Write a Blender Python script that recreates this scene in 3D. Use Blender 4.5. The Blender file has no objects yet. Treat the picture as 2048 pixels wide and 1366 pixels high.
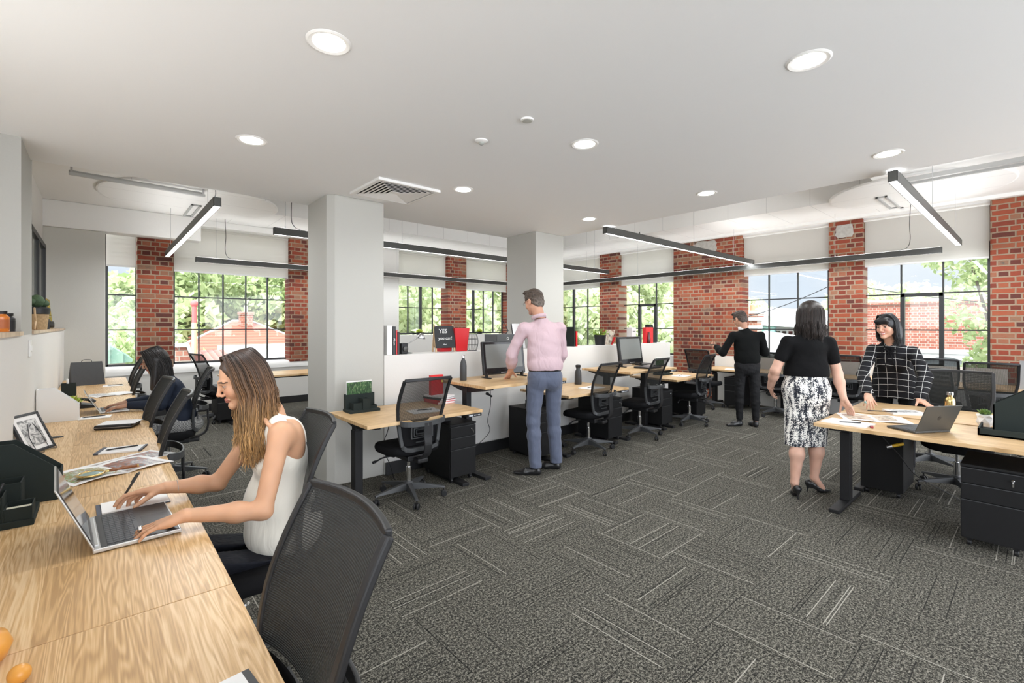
import bpy, bmesh, math, random
import numpy as np
from mathutils import Vector, Matrix

PI = math.pi
SC = bpy.context.scene
COL = SC.collection

# ------------------------------------------------------------------ camera, world, sun, exposure
cam_data = bpy.data.cameras.new('camera')
cam_data.sensor_width = 36.0
cam_data.lens = 935.04 / 2048 * 36.0
cam_data.shift_y = -31.8 / 2048
cam_data.clip_start = 0.02
cam_data.clip_end = 400
cam = bpy.data.objects.new('camera', cam_data)
cam.location = (0, 0, 1.5)
cam.rotation_euler = (PI / 2, 0, -math.radians(90 - 48.527))
COL.objects.link(cam)
SC.camera = cam

SC.view_settings.view_transform = 'Standard'
SC.view_settings.look = 'None'
SC.view_settings.gamma = 1.0
SC.view_settings.use_curve_mapping = False
SC.view_settings.exposure = 1.2

world = bpy.data.worlds.new('sky')
SC.world = world
world.use_nodes = True
wn = world.node_tree.nodes
wl = world.node_tree.links
bg = wn['Background']
wtc = wn.new('ShaderNodeTexCoord')
wnz = wn.new('ShaderNodeTexNoise')
wnz.inputs['Scale'].default_value = 2.2
wnz.inputs['Detail'].default_value = 6
wrp = wn.new('ShaderNodeValToRGB')
wrp.color_ramp.elements[0].position = 0.38
wrp.color_ramp.elements[0].color = (0.72, 0.80, 0.92, 1)
wrp.color_ramp.elements[1].position = 0.62
wrp.color_ramp.elements[1].color = (0.97, 0.97, 0.98, 1)
wl.new(wtc.outputs['Generated'], wnz.inputs['Vector'])
wl.new(wnz.outputs['Fac'], wrp.inputs['Fac'])
wl.new(wrp.outputs['Color'], bg.inputs['Color'])
# the sky is bright overhead and towards the sun (behind the camera), calmer low over the roofs opposite
wsp = wn.new('ShaderNodeSeparateXYZ'); wl.new(wtc.outputs['Generated'], wsp.inputs[0])
def wmap(src, a, b):
    r = wn.new('ShaderNodeMapRange'); r.interpolation_type = 'SMOOTHSTEP'; r.inputs['From Min'].default_value = a; r.inputs['From Max'].default_value = b
    wl.new(src, r.inputs['Value']); return r.outputs['Result']
wd = wn.new('ShaderNodeVectorMath'); wd.operation = 'DOT_PRODUCT'; wl.new(wtc.outputs['Generated'], wd.inputs[0]); wd.inputs[1].default_value = (-.66, -.75, 0)
wmx = wn.new('ShaderNodeMath'); wmx.operation = 'MAXIMUM'
wl.new(wmap(wsp.outputs['Z'], .20, .60), wmx.inputs[0]); wl.new(wmap(wd.outputs['Value'], -.15, .6), wmx.inputs[1])
wst = wn.new('ShaderNodeMapRange'); wl.new(wmx.outputs[0], wst.inputs['Value']); wst.inputs['To Min'].default_value = 0.50; wst.inputs['To Max'].default_value = 2.7
wl.new(wst.outputs['Result'], bg.inputs['Strength'])

sun_data = bpy.data.lights.new('sun', 'SUN')
sun_data.energy = 3.2
sun_data.angle = math.radians(3)
sun_data.color = (1.0, 0.96, 0.9)
sun = bpy.data.objects.new('sun', sun_data)
sun.rotation_euler = (math.radians(38), 0, math.radians(-40))
COL.objects.link(sun)

DOWNLIGHT_W = 3.0
PENDANT_W = 20.0
CEILING_FILL_W = 3.0  # fill lamps added on the pendants to brighten the upper ceiling

SC.cycles.max_bounces = 10
SC.cycles.diffuse_bounces = 5
SC.cycles.glossy_bounces = 3
SC.cycles.transmission_bounces = 4
SC.cycles.transparent_max_bounces = 12
SC.cycles.caustics_reflective = False
SC.cycles.caustics_refractive = False
SC.cycles.sample_clamp_indirect = 6
SC.cycles.use_denoising = True

# ------------------------------------------------------------------ object helpers
def tag(o, label=None, cat=None, group=None, kind=None):
    if label: o['label'] = label
    if cat: o['category'] = cat
    if group: o['group'] = group
    if kind: o['kind'] = kind
    return o

def thing(name, label, cat, loc=(0, 0, 0), rotz=0, group=None):
    o = bpy.data.objects.new(name, None)
    o.empty_display_size = 0.1
    COL.objects.link(o)
    o.location = loc
    o.rotation_euler = (0, 0, rotz)
    return tag(o, label, cat, group)

def dup(root, loc, rotz=None, label=None, group=None, scale=None):
    r = root.copy(); COL.objects.link(r)
    r.location = loc
    if rotz is not None: r.rotation_euler = (0, 0, rotz)
    if scale: r.scale = scale
    if label: r['label'] = label
    if group: r['group'] = group
    def kids(a, b):
        for ch in list(a.children):
            c = ch.copy(); COL.objects.link(c); c.parent = b
            kids(ch, c)
    kids(root, r)
    return r

def rotm(rx=0, ry=0, rz=0):
    return Matrix.Rotation(rz, 4, 'Z') @ Matrix.Rotation(ry, 4, 'Y') @ Matrix.Rotation(rx, 4, 'X')

class MB:
    """collects faces; build() links them as one mesh object"""
    def __init__(self):
        self.v = []; self.f = []; self.m = []; self.mi = 0
    def add(self, vs, fs, mat=None):
        n = len(self.v)
        if mat is not None: vs = [mat @ Vector(p) for p in vs]
        self.v += [tuple(p) for p in vs]
        self.f += [tuple(n + i for i in f) for f in fs]
        self.m += [self.mi] * len(fs)
        return self
    def box(self, x0, y0, z0, x1, y1, z1, mat=None):
        vs = [(x0, y0, z0), (x1, y0, z0), (x1, y1, z0), (x0, y1, z0), (x0, y0, z1), (x1, y0, z1), (x1, y1, z1), (x0, y1, z1)]
        return self.add(vs, [(3, 2, 1, 0), (4, 5, 6, 7), (0, 1, 5, 4), (1, 2, 6, 5), (2, 3, 7, 6), (3, 0, 4, 7)], mat)
    def cbox(self, c, s, mat=None):
        return self.box(c[0] - s[0] / 2, c[1] - s[1] / 2, c[2] - s[2] / 2, c[0] + s[0] / 2, c[1] + s[1] / 2, c[2] + s[2] / 2, mat)
    def prism(self, pts, z0, z1, mat=None):
        """pts 2-D outline (counter-clockwise) extruded in z"""
        n = len(pts)
        vs = [(p[0], p[1], z0) for p in pts] + [(p[0], p[1], z1) for p in pts]
        fs = [tuple(range(n - 1, -1, -1)), tuple(range(n, 2 * n))]
        fs += [(i, (i + 1) % n, n + (i + 1) % n, n + i) for i in range(n)]
        return self.add(vs, fs, mat)
    def prism_y(self, pts, y0, y1, mat=None):
        """pts (x, z) outline extruded along y"""
        M = Matrix(((1, 0, 0, 0), (0, 0, -1, 0), (0, 1, 0, 0), (0, 0, 0, 1)))
        M = (mat or Matrix.Identity(4)) @ M
        return self.prism(pts, -y1, -y0, M)
    def prism_x(self, pts, x0, x1, mat=None):
        """pts (y, z) outline extruded along x"""
        M = Matrix(((0, 0, 1, 0), (1, 0, 0, 0), (0, 1, 0, 0), (0, 0, 0, 1)))
        M = (mat or Matrix.Identity(4)) @ M
        return self.prism(pts, x0, x1, M)
    def lathe(self, prof, n=24, mat=None, cap=True):
        """prof list of (r, z) bottom to top"""
        vs = []; fs = []
        for r, z in prof:
            for k in range(n):
                a = 2 * PI * k / n
                vs.append((r * math.cos(a), r * math.sin(a), z))
        for i in range(len(prof) - 1):
            for k in range(n):
                a = i * n + k; b = i * n + (k + 1) % n
                fs.append((a, b, b + n, a + n))
        if cap:
            fs.append(tuple(range(n - 1, -1, -1)))
            m = (len(prof) - 1) * n
            fs.append(tuple(range(m, m + n)))
        return self.add(vs, fs, mat)
    def cyl(self, p, q, r, r2=None, n=12):
        return self.tube([p, q], [r, r if r2 is None else r2], n)
    def tube(self, pts, r, n=8, cap=True):
        pts = [Vector(p) for p in pts]
        if not isinstance(r, (list, tuple)): r = [r] * len(pts)
        vs = []; fs = []
        t0 = (pts[1] - pts[0]).normalized()
        u = t0.orthogonal().normalized()
        for i, p in enumerate(pts):
            if i == 0: t = pts[1] - pts[0]
            elif i == len(pts) - 1: t = pts[-1] - pts[-2]
            else: t = (pts[i + 1] - pts[i]).normalized() + (pts[i] - pts[i - 1]).normalized()
            if t.length < 1e-9: t = t0
            t = t.normalized()
            u = (u - t * u.dot(t))
            if u.length < 1e-6: u = t.orthogonal()
            u = u.normalized(); w = t.cross(u)
            for k in range(n):
                a = 2 * PI * k / n
                vs.append(p + (u * math.cos(a) + w * math.sin(a)) * r[i])
        for i in range(len(pts) - 1):
            for k in range(n):
                a = i * n + k; b = i * n + (k + 1) % n
                fs.append((a, b, b + n, a + n))
        if cap:
            fs.append(tuple(range(n - 1, -1, -1)))
            m = (len(pts) - 1) * n
            fs.append(tuple(range(m, m + n)))
        return self.add(vs, fs)
    def strip(self, pts, width, thick, side=(1, 0, 0)):
        """a flat band along pts; side = width direction"""
        pts = [Vector(p) for p in pts]; s = Vector(side).normalized()
        vs = []; fs = []
        for i, p in enumerate(pts):
            t = (pts[min(i + 1, len(pts) - 1)] - pts[max(i - 1, 0)]).normalized()
            ss = (s - t * s.dot(t)).normalized() if abs(s.dot(t)) < .99 else t.orthogonal().normalized()
            nn = t.cross(ss).normalized()
            w = width[i] if isinstance(width, (list, tuple)) else width
            for a, b in ((-1, -1), (1, -1), (1, 1), (-1, 1)):
                vs.append(p + ss * (a * w / 2) + nn * (b * thick / 2))
        for i in range(len(pts) - 1):
            for k in range(4):
                a = i * 4 + k; b = i * 4 + (k + 1) % 4
                fs.append((a, b, b + 4, a + 4))
        fs.append((3, 2, 1, 0)); m = (len(pts) - 1) * 4
        fs.append((m, m + 1, m + 2, m + 3))
        return self.add(vs, fs)
    def sphere(self, c, r, n=12, s=(1, 1, 1), mat=None):
        prof = [(max(1e-4, math.sin(PI * i / n)) * r, -math.cos(PI * i / n) * r) for i in range(n + 1)]
        M = Matrix.Translation(c) @ Matrix.Diagonal((s[0], s[1], s[2], 1))
        if mat is not None: M = mat @ M
        return self.lathe(prof, n * 2, M)
    def torus(self, c, R, r, n=24, m=8, mat=None):
        vs = []; fs = []
        for i in range(n):
            a = 2 * PI * i / n
            for k in range(m):
                b = 2 * PI * k / m
                vs.append((c[0] + (R + r * math.cos(b)) * math.cos(a), c[1] + (R + r * math.cos(b)) * math.sin(a), c[2] + r * math.sin(b)))
        for i in range(n):
            for k in range(m):
                a = i * m + k; b = i * m + (k + 1) % m
                c2 = ((i + 1) % n) * m + (k + 1) % m; d = ((i + 1) % n) * m + k
                fs.append((a, d, c2, b))
        return self.add(vs, fs, mat)
    def quad(self, a, b, c, d):
        return self.add([a, b, c, d], [(0, 1, 2, 3)])
    def build(self, name, mats, parent=None, bevel=0, seg=2, smooth=False, kind=None, loc=None):
        me = bpy.data.meshes.new(name)
        me.from_pydata(self.v, [], self.f)
        if not isinstance(mats, (list, tuple)): mats = [mats]
        for m in mats: me.materials.append(m)
        if len(mats) > 1: me.polygons.foreach_set('material_index', self.m)
        me.validate(); me.update()
        bm = bmesh.new(); bm.from_mesh(me)
        bmesh.ops.recalc_face_normals(bm, faces=bm.faces)
        bm.to_mesh(me); bm.free()
        o = bpy.data.objects.new(name, me)
        COL.objects.link(o)
        if parent is not None: o.parent = parent
        if loc is not None: o.location = loc
        if bevel:
            b = o.modifiers.new('bevel', 'BEVEL'); b.width = bevel; b.segments = seg
            b.limit_method = 'ANGLE'; b.angle_limit = math.radians(40)
        if smooth:
            me.polygons.foreach_set('use_smooth', [True] * len(me.polygons))
            if smooth != 'all':
                try: me.set_sharp_from_angle(angle=math.radians(smooth if smooth is not True else 35))
                except Exception: pass
        if kind: o['kind'] = kind
        return o

def smooth_path(pts, n=8):
    """Catmull-Rom through pts"""
    P = [Vector(p) for p in pts]
    P = [P[0] * 2 - P[1]] + P + [P[-1] * 2 - P[-2]]
    out = []
    for i in range(1, len(P) - 2):
        for k in range(n):
            t = k / n
            a, b, c, d = P[i - 1], P[i], P[i + 1], P[i + 2]
            out.append(0.5 * ((2 * b) + (c - a) * t + (2 * a - 5 * b + 4 * c - d) * t * t + (3 * b - a - 3 * c + d) * t ** 3))
    out.append(P[-2])
    return out

# ------------------------------------------------------------------ materials
def newmat(name):
    m = bpy.data.materials.new(name); m.use_nodes = True
    return m, m.node_tree.nodes, m.node_tree.links, m.node_tree.nodes['Principled BSDF']

def flat(name, c, rough=0.6, metal=0.0, spec=None, bump=0, bscale=200, em=0, var=0, vscale=8, coat=0):
    m, N, L, P = newmat(name)
    P.inputs['Base Color'].default_value = (*c, 1)
    P.inputs['Roughness'].default_value = rough
    P.inputs['Metallic'].default_value = metal
    if spec is not None: P.inputs['Specular IOR Level'].default_value = spec
    if coat: P.inputs['Coat Weight'].default_value = coat
    if bump or var:
        tc = N.new('ShaderNodeTexCoord')
    if bump:
        nz = N.new('ShaderNodeTexNoise'); nz.inputs['Scale'].default_value = bscale; nz.inputs['Detail'].default_value = 3
        bp = N.new('ShaderNodeBump'); bp.inputs['Strength'].default_value = bump; bp.inputs['Distance'].default_value = 0.002
        L.new(tc.outputs['Object'], nz.inputs['Vector']); L.new(nz.outputs['Fac'], bp.inputs['Height']); L.new(bp.outputs['Normal'], P.inputs['Normal'])
    if var:
        nz = N.new('ShaderNodeTexNoise'); nz.inputs['Scale'].default_value = vscale; nz.inputs['Detail'].default_value = 5
        mx = N.new('ShaderNodeMix'); mx.data_type = 'RGBA'
        mx.inputs['A'].default_value = (*[max(0, x * (1 - var)) for x in c], 1); mx.inputs['B'].default_value = (*[min(1, x * (1 + var)) for x in c], 1)
        L.new(tc.outputs['Object'], nz.inputs['Vector']); L.new(nz.outputs['Fac'], mx.inputs['Factor']); L.new(mx.outputs['Result'], P.inputs['Base Color'])
    if em:
        P.inputs['Emission Color'].default_value = (*c, 1); P.inputs['Emission Strength'].default_value = em
    return m

def mth(N, L, op, a, b=None, c=None):
    n = N.new('ShaderNodeMath'); n.operation = op
    for i, x in enumerate((a, b, c)):
        if x is None: continue
        if isinstance(x, (int, float)): n.inputs[i].default_value = x
        else: L.new(x, n.inputs[i])
    return n.outputs[0]

def ramp(N, L, fac, stops, interp='LINEAR'):
    r = N.new('ShaderNodeValToRGB'); cr = r.color_ramp; cr.interpolation = interp
    while len(cr.elements) < len(stops): cr.elements.new(0.5)
    for e, (p, c) in zip(cr.elements, stops):
        e.position = p; e.color = (*c, 1) if len(c) == 3 else c
    L.new(fac, r.inputs['Fac'])
    return r.outputs['Color']

def mixc(N, L, fac, a, b, mode='MIX'):
    m = N.new('ShaderNodeMix'); m.data_type = 'RGBA'; m.blend_type = mode
    for s, x in (('Factor', fac), ('A', a), ('B', b)):
        if isinstance(x, (int, float)): m.inputs[s].default_value = x
        elif isinstance(x, tuple): m.inputs[s].default_value = (*x, 1)
        else: L.new(x, m.inputs[s])
    return m.outputs['Result']

def wood(name, c0, c1, c2, axis='X', plank=0.1, scale=1.0, rough=0.38, plen=1.25):
    m, N, L, P = newmat(name)
    tc = N.new('ShaderNodeTexCoord'); sp = N.new('ShaderNodeSeparateXYZ')
    L.new(tc.outputs['Object'], sp.inputs[0])
    al, ac = (sp.outputs['X'], sp.outputs['Y']) if axis == 'X' else (sp.outputs['Y'], sp.outputs['X'])
    pid = mth(N, L, 'FLOOR', mth(N, L, 'DIVIDE', ac, plank))
    off = mth(N, L, 'MULTIPLY', mth(N, L, 'MODULO', mth(N, L, 'MULTIPLY', pid, 7.31), 3.0), 0.37)
    lid = mth(N, L, 'FLOOR', mth(N, L, 'DIVIDE', mth(N, L, 'ADD', al, off), plen))
    seed = mth(N, L, 'ADD', mth(N, L, 'MULTIPLY', pid, 3.7), mth(N, L, 'MULTIPLY', lid, 11.3))
    cb = N.new('ShaderNodeCombineXYZ')
    L.new(mth(N, L, 'MULTIPLY', al, 0.42 * scale), cb.inputs[0])
    L.new(mth(N, L, 'MULTIPLY', ac, 5.5 * scale), cb.inputs[1])
    L.new(seed, cb.inputs[2])
    n1 = N.new('ShaderNodeTexNoise'); n1.inputs['Scale'].default_value = 1.6; n1.inputs['Detail'].default_value = 3; n1.inputs['Distortion'].default_value = 0.25
    L.new(cb.outputs[0], n1.inputs['Vector'])
    rings = mth(N, L, 'SINE', mth(N, L, 'MULTIPLY', n1.outputs['Fac'], 150.0))
    cb2 = N.new('ShaderNodeCombineXYZ')
    L.new(mth(N, L, 'MULTIPLY', al, 6), cb2.inputs[0]); L.new(mth(N, L, 'MULTIPLY', ac, 210), cb2.inputs[1])
    n2 = N.new('ShaderNodeTexNoise'); n2.inputs['Scale'].default_value = 1.0; n2.inputs['Detail'].default_value = 2
    L.new(cb2.outputs[0], n2.inputs['Vector'])
    n3 = N.new('ShaderNodeTexNoise'); n3.inputs['Scale'].default_value = 0.8; L.new(cb.outputs[0], n3.inputs['Vector'])
    v = mth(N, L, 'ADD', mth(N, L, 'MULTIPLY', rings, 0.095), mth(N, L, 'ADD', mth(N, L, 'MULTIPLY', n2.outputs['Fac'], 0.5), mth(N, L, 'MULTIPLY', n3.outputs['Fac'], 0.38)))
    wn_ = N.new('ShaderNodeTexWhiteNoise'); wn_.noise_dimensions = '1D'; L.new(seed, wn_.inputs['W'])
    v = mth(N, L, 'ADD', v, mth(N, L, 'MULTIPLY', mth(N, L, 'SUBTRACT', wn_.outputs['Value'], 0.5), 0.09))
    col = ramp(N, L, v, [(0.29, c2), (0.45, c1), (0.62, c0)])
    L.new(col, P.inputs['Base Color'])
    P.inputs['Roughness'].default_value = rough
    bp = N.new('ShaderNodeBump'); bp.inputs['Strength'].default_value = 0.08; bp.inputs['Distance'].default_value = 0.001
    L.new(n2.outputs['Fac'], bp.inputs['Height']); L.new(bp.outputs['Normal'], P.inputs['Normal'])
    return m

def brick_mat(name, axis='X', cols=None, mortar=(0.33, 0.24, 0.165), bw=0.235, bh=0.078, ms=0.011):
    cols = cols or [(0.0, (0.05, 0.03, 0.026)), (0.2, (0.13, 0.028, 0.017)), (0.5, (0.235, 0.046, 0.022)), (0.75, (0.30, 0.074, 0.032)), (0.93, (0.24, 0.13, 0.08)), (1.0, (0.09, 0.085, 0.075))]
    m, N, L, P = newmat(name)
    tc = N.new('ShaderNodeTexCoord'); sp = N.new('ShaderNodeSeparateXYZ'); L.new(tc.outputs['Object'], sp.inputs[0])
    cb = N.new('ShaderNodeCombineXYZ')
    if axis == 'XY':
        L.new(mth(N, L, 'ADD', sp.outputs['X'], sp.outputs['Y']), cb.inputs[0])
    else:
        L.new(sp.outputs[axis], cb.inputs[0])
    L.new(sp.outputs['Z'], cb.inputs[1])
    nzw = N.new('ShaderNodeTexNoise'); nzw.inputs['Scale'].default_value = 9; nzw.inputs['Detail'].default_value = 2
    L.new(tc.outputs['Object'], nzw.inputs['Vector'])
    va = N.new('ShaderNodeVectorMath'); va.operation = 'MULTIPLY_ADD'
    L.new(nzw.outputs['Color'], va.inputs[0]); va.inputs[1].default_value = (0.012, 0.012, 0); L.new(cb.outputs[0], va.inputs[2])
    outs = []
    br = N.new('ShaderNodeTexBrick')
    br.inputs['Scale'].default_value = 1.0; br.inputs['Brick Width'].default_value = bw; br.inputs['Row Height'].default_value = bh
    br.inputs['Mortar Size'].default_value = ms; br.inputs['Mortar Smooth'].default_value = 0.4
    br.inputs['Color1'].default_value = (0, 0, 0, 1); br.inputs['Color2'].default_value = (1, 1, 1, 1); br.inputs['Mortar'].default_value = (0.5, 0.5, 0.5, 1)
    br.offset = 0.5; br.squash = 0.5; br.squash_frequency = 2
    L.new(va.outputs[0], br.inputs['Vector'])
    nz = N.new('ShaderNodeTexNoise'); nz.inputs['Scale'].default_value = 22; nz.inputs['Detail'].default_value = 6; L.new(tc.outputs['Object'], nz.inputs['Vector'])
    fac = mth(N, L, 'ADD', mth(N, L, 'MULTIPLY', br.outputs['Color'], 0.85), mth(N, L, 'MULTIPLY', nz.outputs['Fac'], 0.2))
    c = ramp(N, L, fac, cols)
    nz2 = N.new('ShaderNodeTexNoise'); nz2.inputs['Scale'].default_value = 60; nz2.inputs['Detail'].default_value = 4; L.new(tc.outputs['Object'], nz2.inputs['Vector'])
    c = mixc(N, L, mth(N, L, 'MULTIPLY', nz2.outputs['Fac'], 0.35), c, (0.5, 0.4, 0.35), 'SOFT_LIGHT')
    mc = mixc(N, L, nz2.outputs['Fac'], tuple(x * .75 for x in mortar), mortar)
    c = mixc(N, L, br.outputs['Fac'], c, mc)
    L.new(c, P.inputs['Base Color']); P.inputs['Roughness'].default_value = 0.85
    bp = N.new('ShaderNodeBump'); bp.inputs['Strength'].default_value = 0.6; bp.inputs['Distance'].default_value = 0.008
    h = mth(N, L, 'ADD', mth(N, L, 'MULTIPLY', br.outputs['Fac'], -1.0), mth(N, L, 'MULTIPLY', nz.outputs['Fac'], 0.5))
    L.new(h, bp.inputs['Height']); L.new(bp.outputs['Normal'], P.inputs['Normal'])
    return m

def carpet_mat():
    m, N, L, P = newmat('carpet')
    T = 0.52
    tc = N.new('ShaderNodeTexCoord'); sp = N.new('ShaderNodeSeparateXYZ'); L.new(tc.outputs['Object'], sp.inputs[0])
    px = mth(N, L, 'DIVIDE', mth(N, L, 'ADD', sp.outputs['X'], 10.4 - 0.13), T); py = mth(N, L, 'DIVIDE', mth(N, L, 'ADD', sp.outputs['Y'], 10.4 - 0.06), T)
    cx = mth(N, L, 'FLOOR', px); cy = mth(N, L, 'FLOOR', py)
    par = mth(N, L, 'MODULO', mth(N, L, 'ADD', cx, cy), 2.0)
    fx = mth(N, L, 'FRACT', px); fy = mth(N, L, 'FRACT', py)
    across = mth(N, L, 'ADD', mth(N, L, 'MULTIPLY', fx, par), mth(N, L, 'MULTIPLY', fy, mth(N, L, 'SUBTRACT', 1.0, par)))
    along = mth(N, L, 'ADD', mth(N, L, 'MULTIPLY', fy, par), mth(N, L, 'MULTIPLY', fx, mth(N, L, 'SUBTRACT', 1.0, par)))
    tid = mth(N, L, 'ADD', mth(N, L, 'MULTIPLY', cx, 13.7), mth(N, L, 'MULTIPLY', cy, 7.13))
    def lines(n, seed, lo):
        cb = N.new('ShaderNodeCombineXYZ')
        L.new(mth(N, L, 'FLOOR', mth(N, L, 'MULTIPLY', across, n)), cb.inputs[0]); L.new(mth(N, L, 'ADD', tid, seed), cb.inputs[1])
        w = N.new('ShaderNodeTexWhiteNoise'); w.noise_dimensions = '2D'; L.new(cb.outputs[0], w.inputs['Vector'])
        return mth(N, L, 'GREATER_THAN', w.outputs['Value'], lo)
    light = lines(105, 0.0, 0.982); dark = lines(110, 31.0, 0.975); faint = lines(130, 77.0, 0.93); fdark = lines(130, 99.0, 0.94)
    nz = N.new('ShaderNodeTexNoise'); nz.inputs['Scale'].default_value = 165; nz.inputs['Detail'].default_value = 2.5; nz.inputs['Roughness'].default_value = 0.7
    L.new(tc.outputs['Object'], nz.inputs['Vector'])
    nzb = N.new('ShaderNodeTexNoise'); nzb.inputs['Scale'].default_value = 78; nzb.inputs['Detail'].default_value = 2
    L.new(tc.outputs['Object'], nzb.inputs['Vector'])
    sfac = mth(N, L, 'ADD', mth(N, L, 'MULTIPLY', nz.outputs['Fac'], 0.6), mth(N, L, 'MULTIPLY', nzb.outputs['Fac'], 0.4))
    base = ramp(N, L, sfac, [(0.395, (0.008, 0.008, 0.0072)), (0.495, (0.060, 0.057, 0.048)), (0.60, (0.25, 0.236, 0.198))])
    c = mixc(N, L, mth(N, L, 'MULTIPLY', faint, 0.22), base, (0.20, 0.19, 0.165))
    c = mixc(N, L, mth(N, L, 'MULTIPLY', fdark, 0.4), c, (0.012, 0.012, 0.011))
    c = mixc(N, L, mth(N, L, 'MULTIPLY', dark, 0.8), c, (0.008, 0.008, 0.008))
    c = mixc(N, L, mth(N, L, 'MULTIPLY', light, 0.75), c, (0.40, 0.38, 0.33))
    L.new(c, P.inputs['Base Color']); P.inputs['Roughness'].default_value = 0.95; P.inputs['Specular IOR Level'].default_value = 0.1
    bp = N.new('ShaderNodeBump'); bp.inputs['Strength'].default_value = 0.5; bp.inputs['Distance'].default_value = 0.004
    L.new(nz.outputs['Fac'], bp.inputs['Height']); L.new(bp.outputs['Normal'], P.inputs['Normal'])
    return m

def glass_mat(name='window_glass', gloss=0.06):
    m, N, L, P = newmat(name); N.remove(P)
    o = N['Material Output']
    t = N.new('ShaderNodeBsdfTransparent'); t.inputs[0].default_value = (0.97, 0.985, 0.98, 1)
    g = N.new('ShaderNodeBsdfGlossy'); g.inputs['Roughness'].default_value = 0.02
    fr = N.new('ShaderNodeFresnel'); fr.inputs[0].default_value = 1.45
    mx = N.new('ShaderNodeMixShader')
    L.new(mth(N, L, 'MINIMUM', fr.outputs[0], 0.35), mx.inputs[0])
    L.new(t.outputs[0], mx.inputs[1]); L.new(g.outputs[0], mx.inputs[2]); L.new(mx.outputs[0], o.inputs[0])
    return m

def mesh_fabric(name='chair_mesh', c=(0.05, 0.051, 0.05), open_=0.42):
    """open weave: real holes through a ribbed fabric"""
    m, N, L, P = newmat(name)
    o = N['Material Output']
    P.inputs['Base Color'].default_value = (*c, 1); P.inputs['Roughness'].default_value = 0.7; P.inputs['Specular IOR Level'].default_value = .2
    tc = N.new('ShaderNodeTexCoord'); sp = N.new('ShaderNodeSeparateXYZ'); L.new(tc.outputs['Object'], sp.inputs[0])
    rib = mth(N, L, 'SINE', mth(N, L, 'MULTIPLY', sp.outputs['Z'], 2 * PI / 0.0052))
    st = mth(N, L, 'SINE', mth(N, L, 'MULTIPLY', sp.outputs['X'], 2 * PI / 0.0058))
    hole = mth(N, L, 'MULTIPLY', mth(N, L, 'GREATER_THAN', rib, -0.15), mth(N, L, 'GREATER_THAN', st, -0.55))
    t = N.new('ShaderNodeBsdfTransparent'); mx = N.new('ShaderNodeMixShader')
    L.new(mth(N, L, 'MULTIPLY', hole, open_ * 1.6), mx.inputs[0]); L.new(P.outputs[0], mx.inputs[1]); L.new(t.outputs[0], mx.inputs[2])
    L.new(mx.outputs[0], o.inputs[0])
    bp = N.new('ShaderNodeBump'); bp.inputs['Strength'].default_value = 0.8; bp.inputs['Distance'].default_value = 0.001
    L.new(rib, bp.inputs['Height']); L.new(bp.outputs['Normal'], P.inputs['Normal'])
    return m

def blind_mat():
    m, N, L, P = newmat('blind_fabric'); o = N['Material Output']
    P.inputs['Base Color'].default_value = (0.80, 0.78, 0.74, 1); P.inputs['Roughness'].default_value = 0.9
    t = N.new('ShaderNodeBsdfTranslucent'); t.inputs[0].default_value = (0.85, 0.83, 0.8, 1)
    mx = N.new('ShaderNodeMixShader'); mx.inputs[0].default_value = 0.55
    L.new(P.outputs[0], mx.inputs[1]); L.new(t.outputs[0], mx.inputs[2]); L.new(mx.outputs[0], o.inputs[0])
    return m

def attr_mat(name, rough=0.5, sss=0.0, bump=0, bscale=300, spec=0.35, strands=False):
    m, N, L, P = newmat(name)
    a = N.new('ShaderNodeAttribute'); a.attribute_name = 'Col'
    col = a.outputs['Color']
    tc = N.new('ShaderNodeTexCoord')
    if strands:
        mp = N.new('ShaderNodeMapping'); mp.inputs['Scale'].default_value = (260, 260, 12)
        L.new(tc.outputs['Object'], mp.inputs['Vector'])
        nz = N.new('ShaderNodeTexNoise'); nz.inputs['Scale'].default_value = 1; nz.inputs['Detail'].default_value = 3
        L.new(mp.outputs[0], nz.inputs['Vector'])
        col = mixc(N, L, 1.0, col, ramp(N, L, nz.outputs['Fac'], [(0.3, (0.5, 0.5, 0.5)), (0.7, (1.45, 1.4, 1.35))]), 'MULTIPLY')
        bp = N.new('ShaderNodeBump'); bp.inputs['Strength'].default_value = 0.6; bp.inputs['Distance'].default_value = 0.003
        L.new(nz.outputs['Fac'], bp.inputs['Height']); L.new(bp.outputs['Normal'], P.inputs['Normal'])
    L.new(col, P.inputs['Base Color'])
    P.inputs['Roughness'].default_value = rough; P.inputs['Specular IOR Level'].default_value = spec
    if sss:
        P.inputs['Subsurface Weight'].default_value = sss; P.inputs['Subsurface Radius'].default_value = (0.6, 0.25, 0.15); P.inputs['Subsurface Scale'].default_value = 0.01
    if bump:
        nz = N.new('ShaderNodeTexNoise'); nz.inputs['Scale'].default_value = bscale; nz.inputs['Detail'].default_value = 3
        bp = N.new('ShaderNodeBump'); bp.inputs['Strength'].default_value = bump; bp.inputs['Distance'].default_value = 0.002
        L.new(tc.outputs['Object'], nz.inputs['Vector']); L.new(nz.outputs['Fac'], bp.inputs['Height']); L.new(bp.outputs['Normal'], P.inputs['Normal'])
    return m

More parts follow.
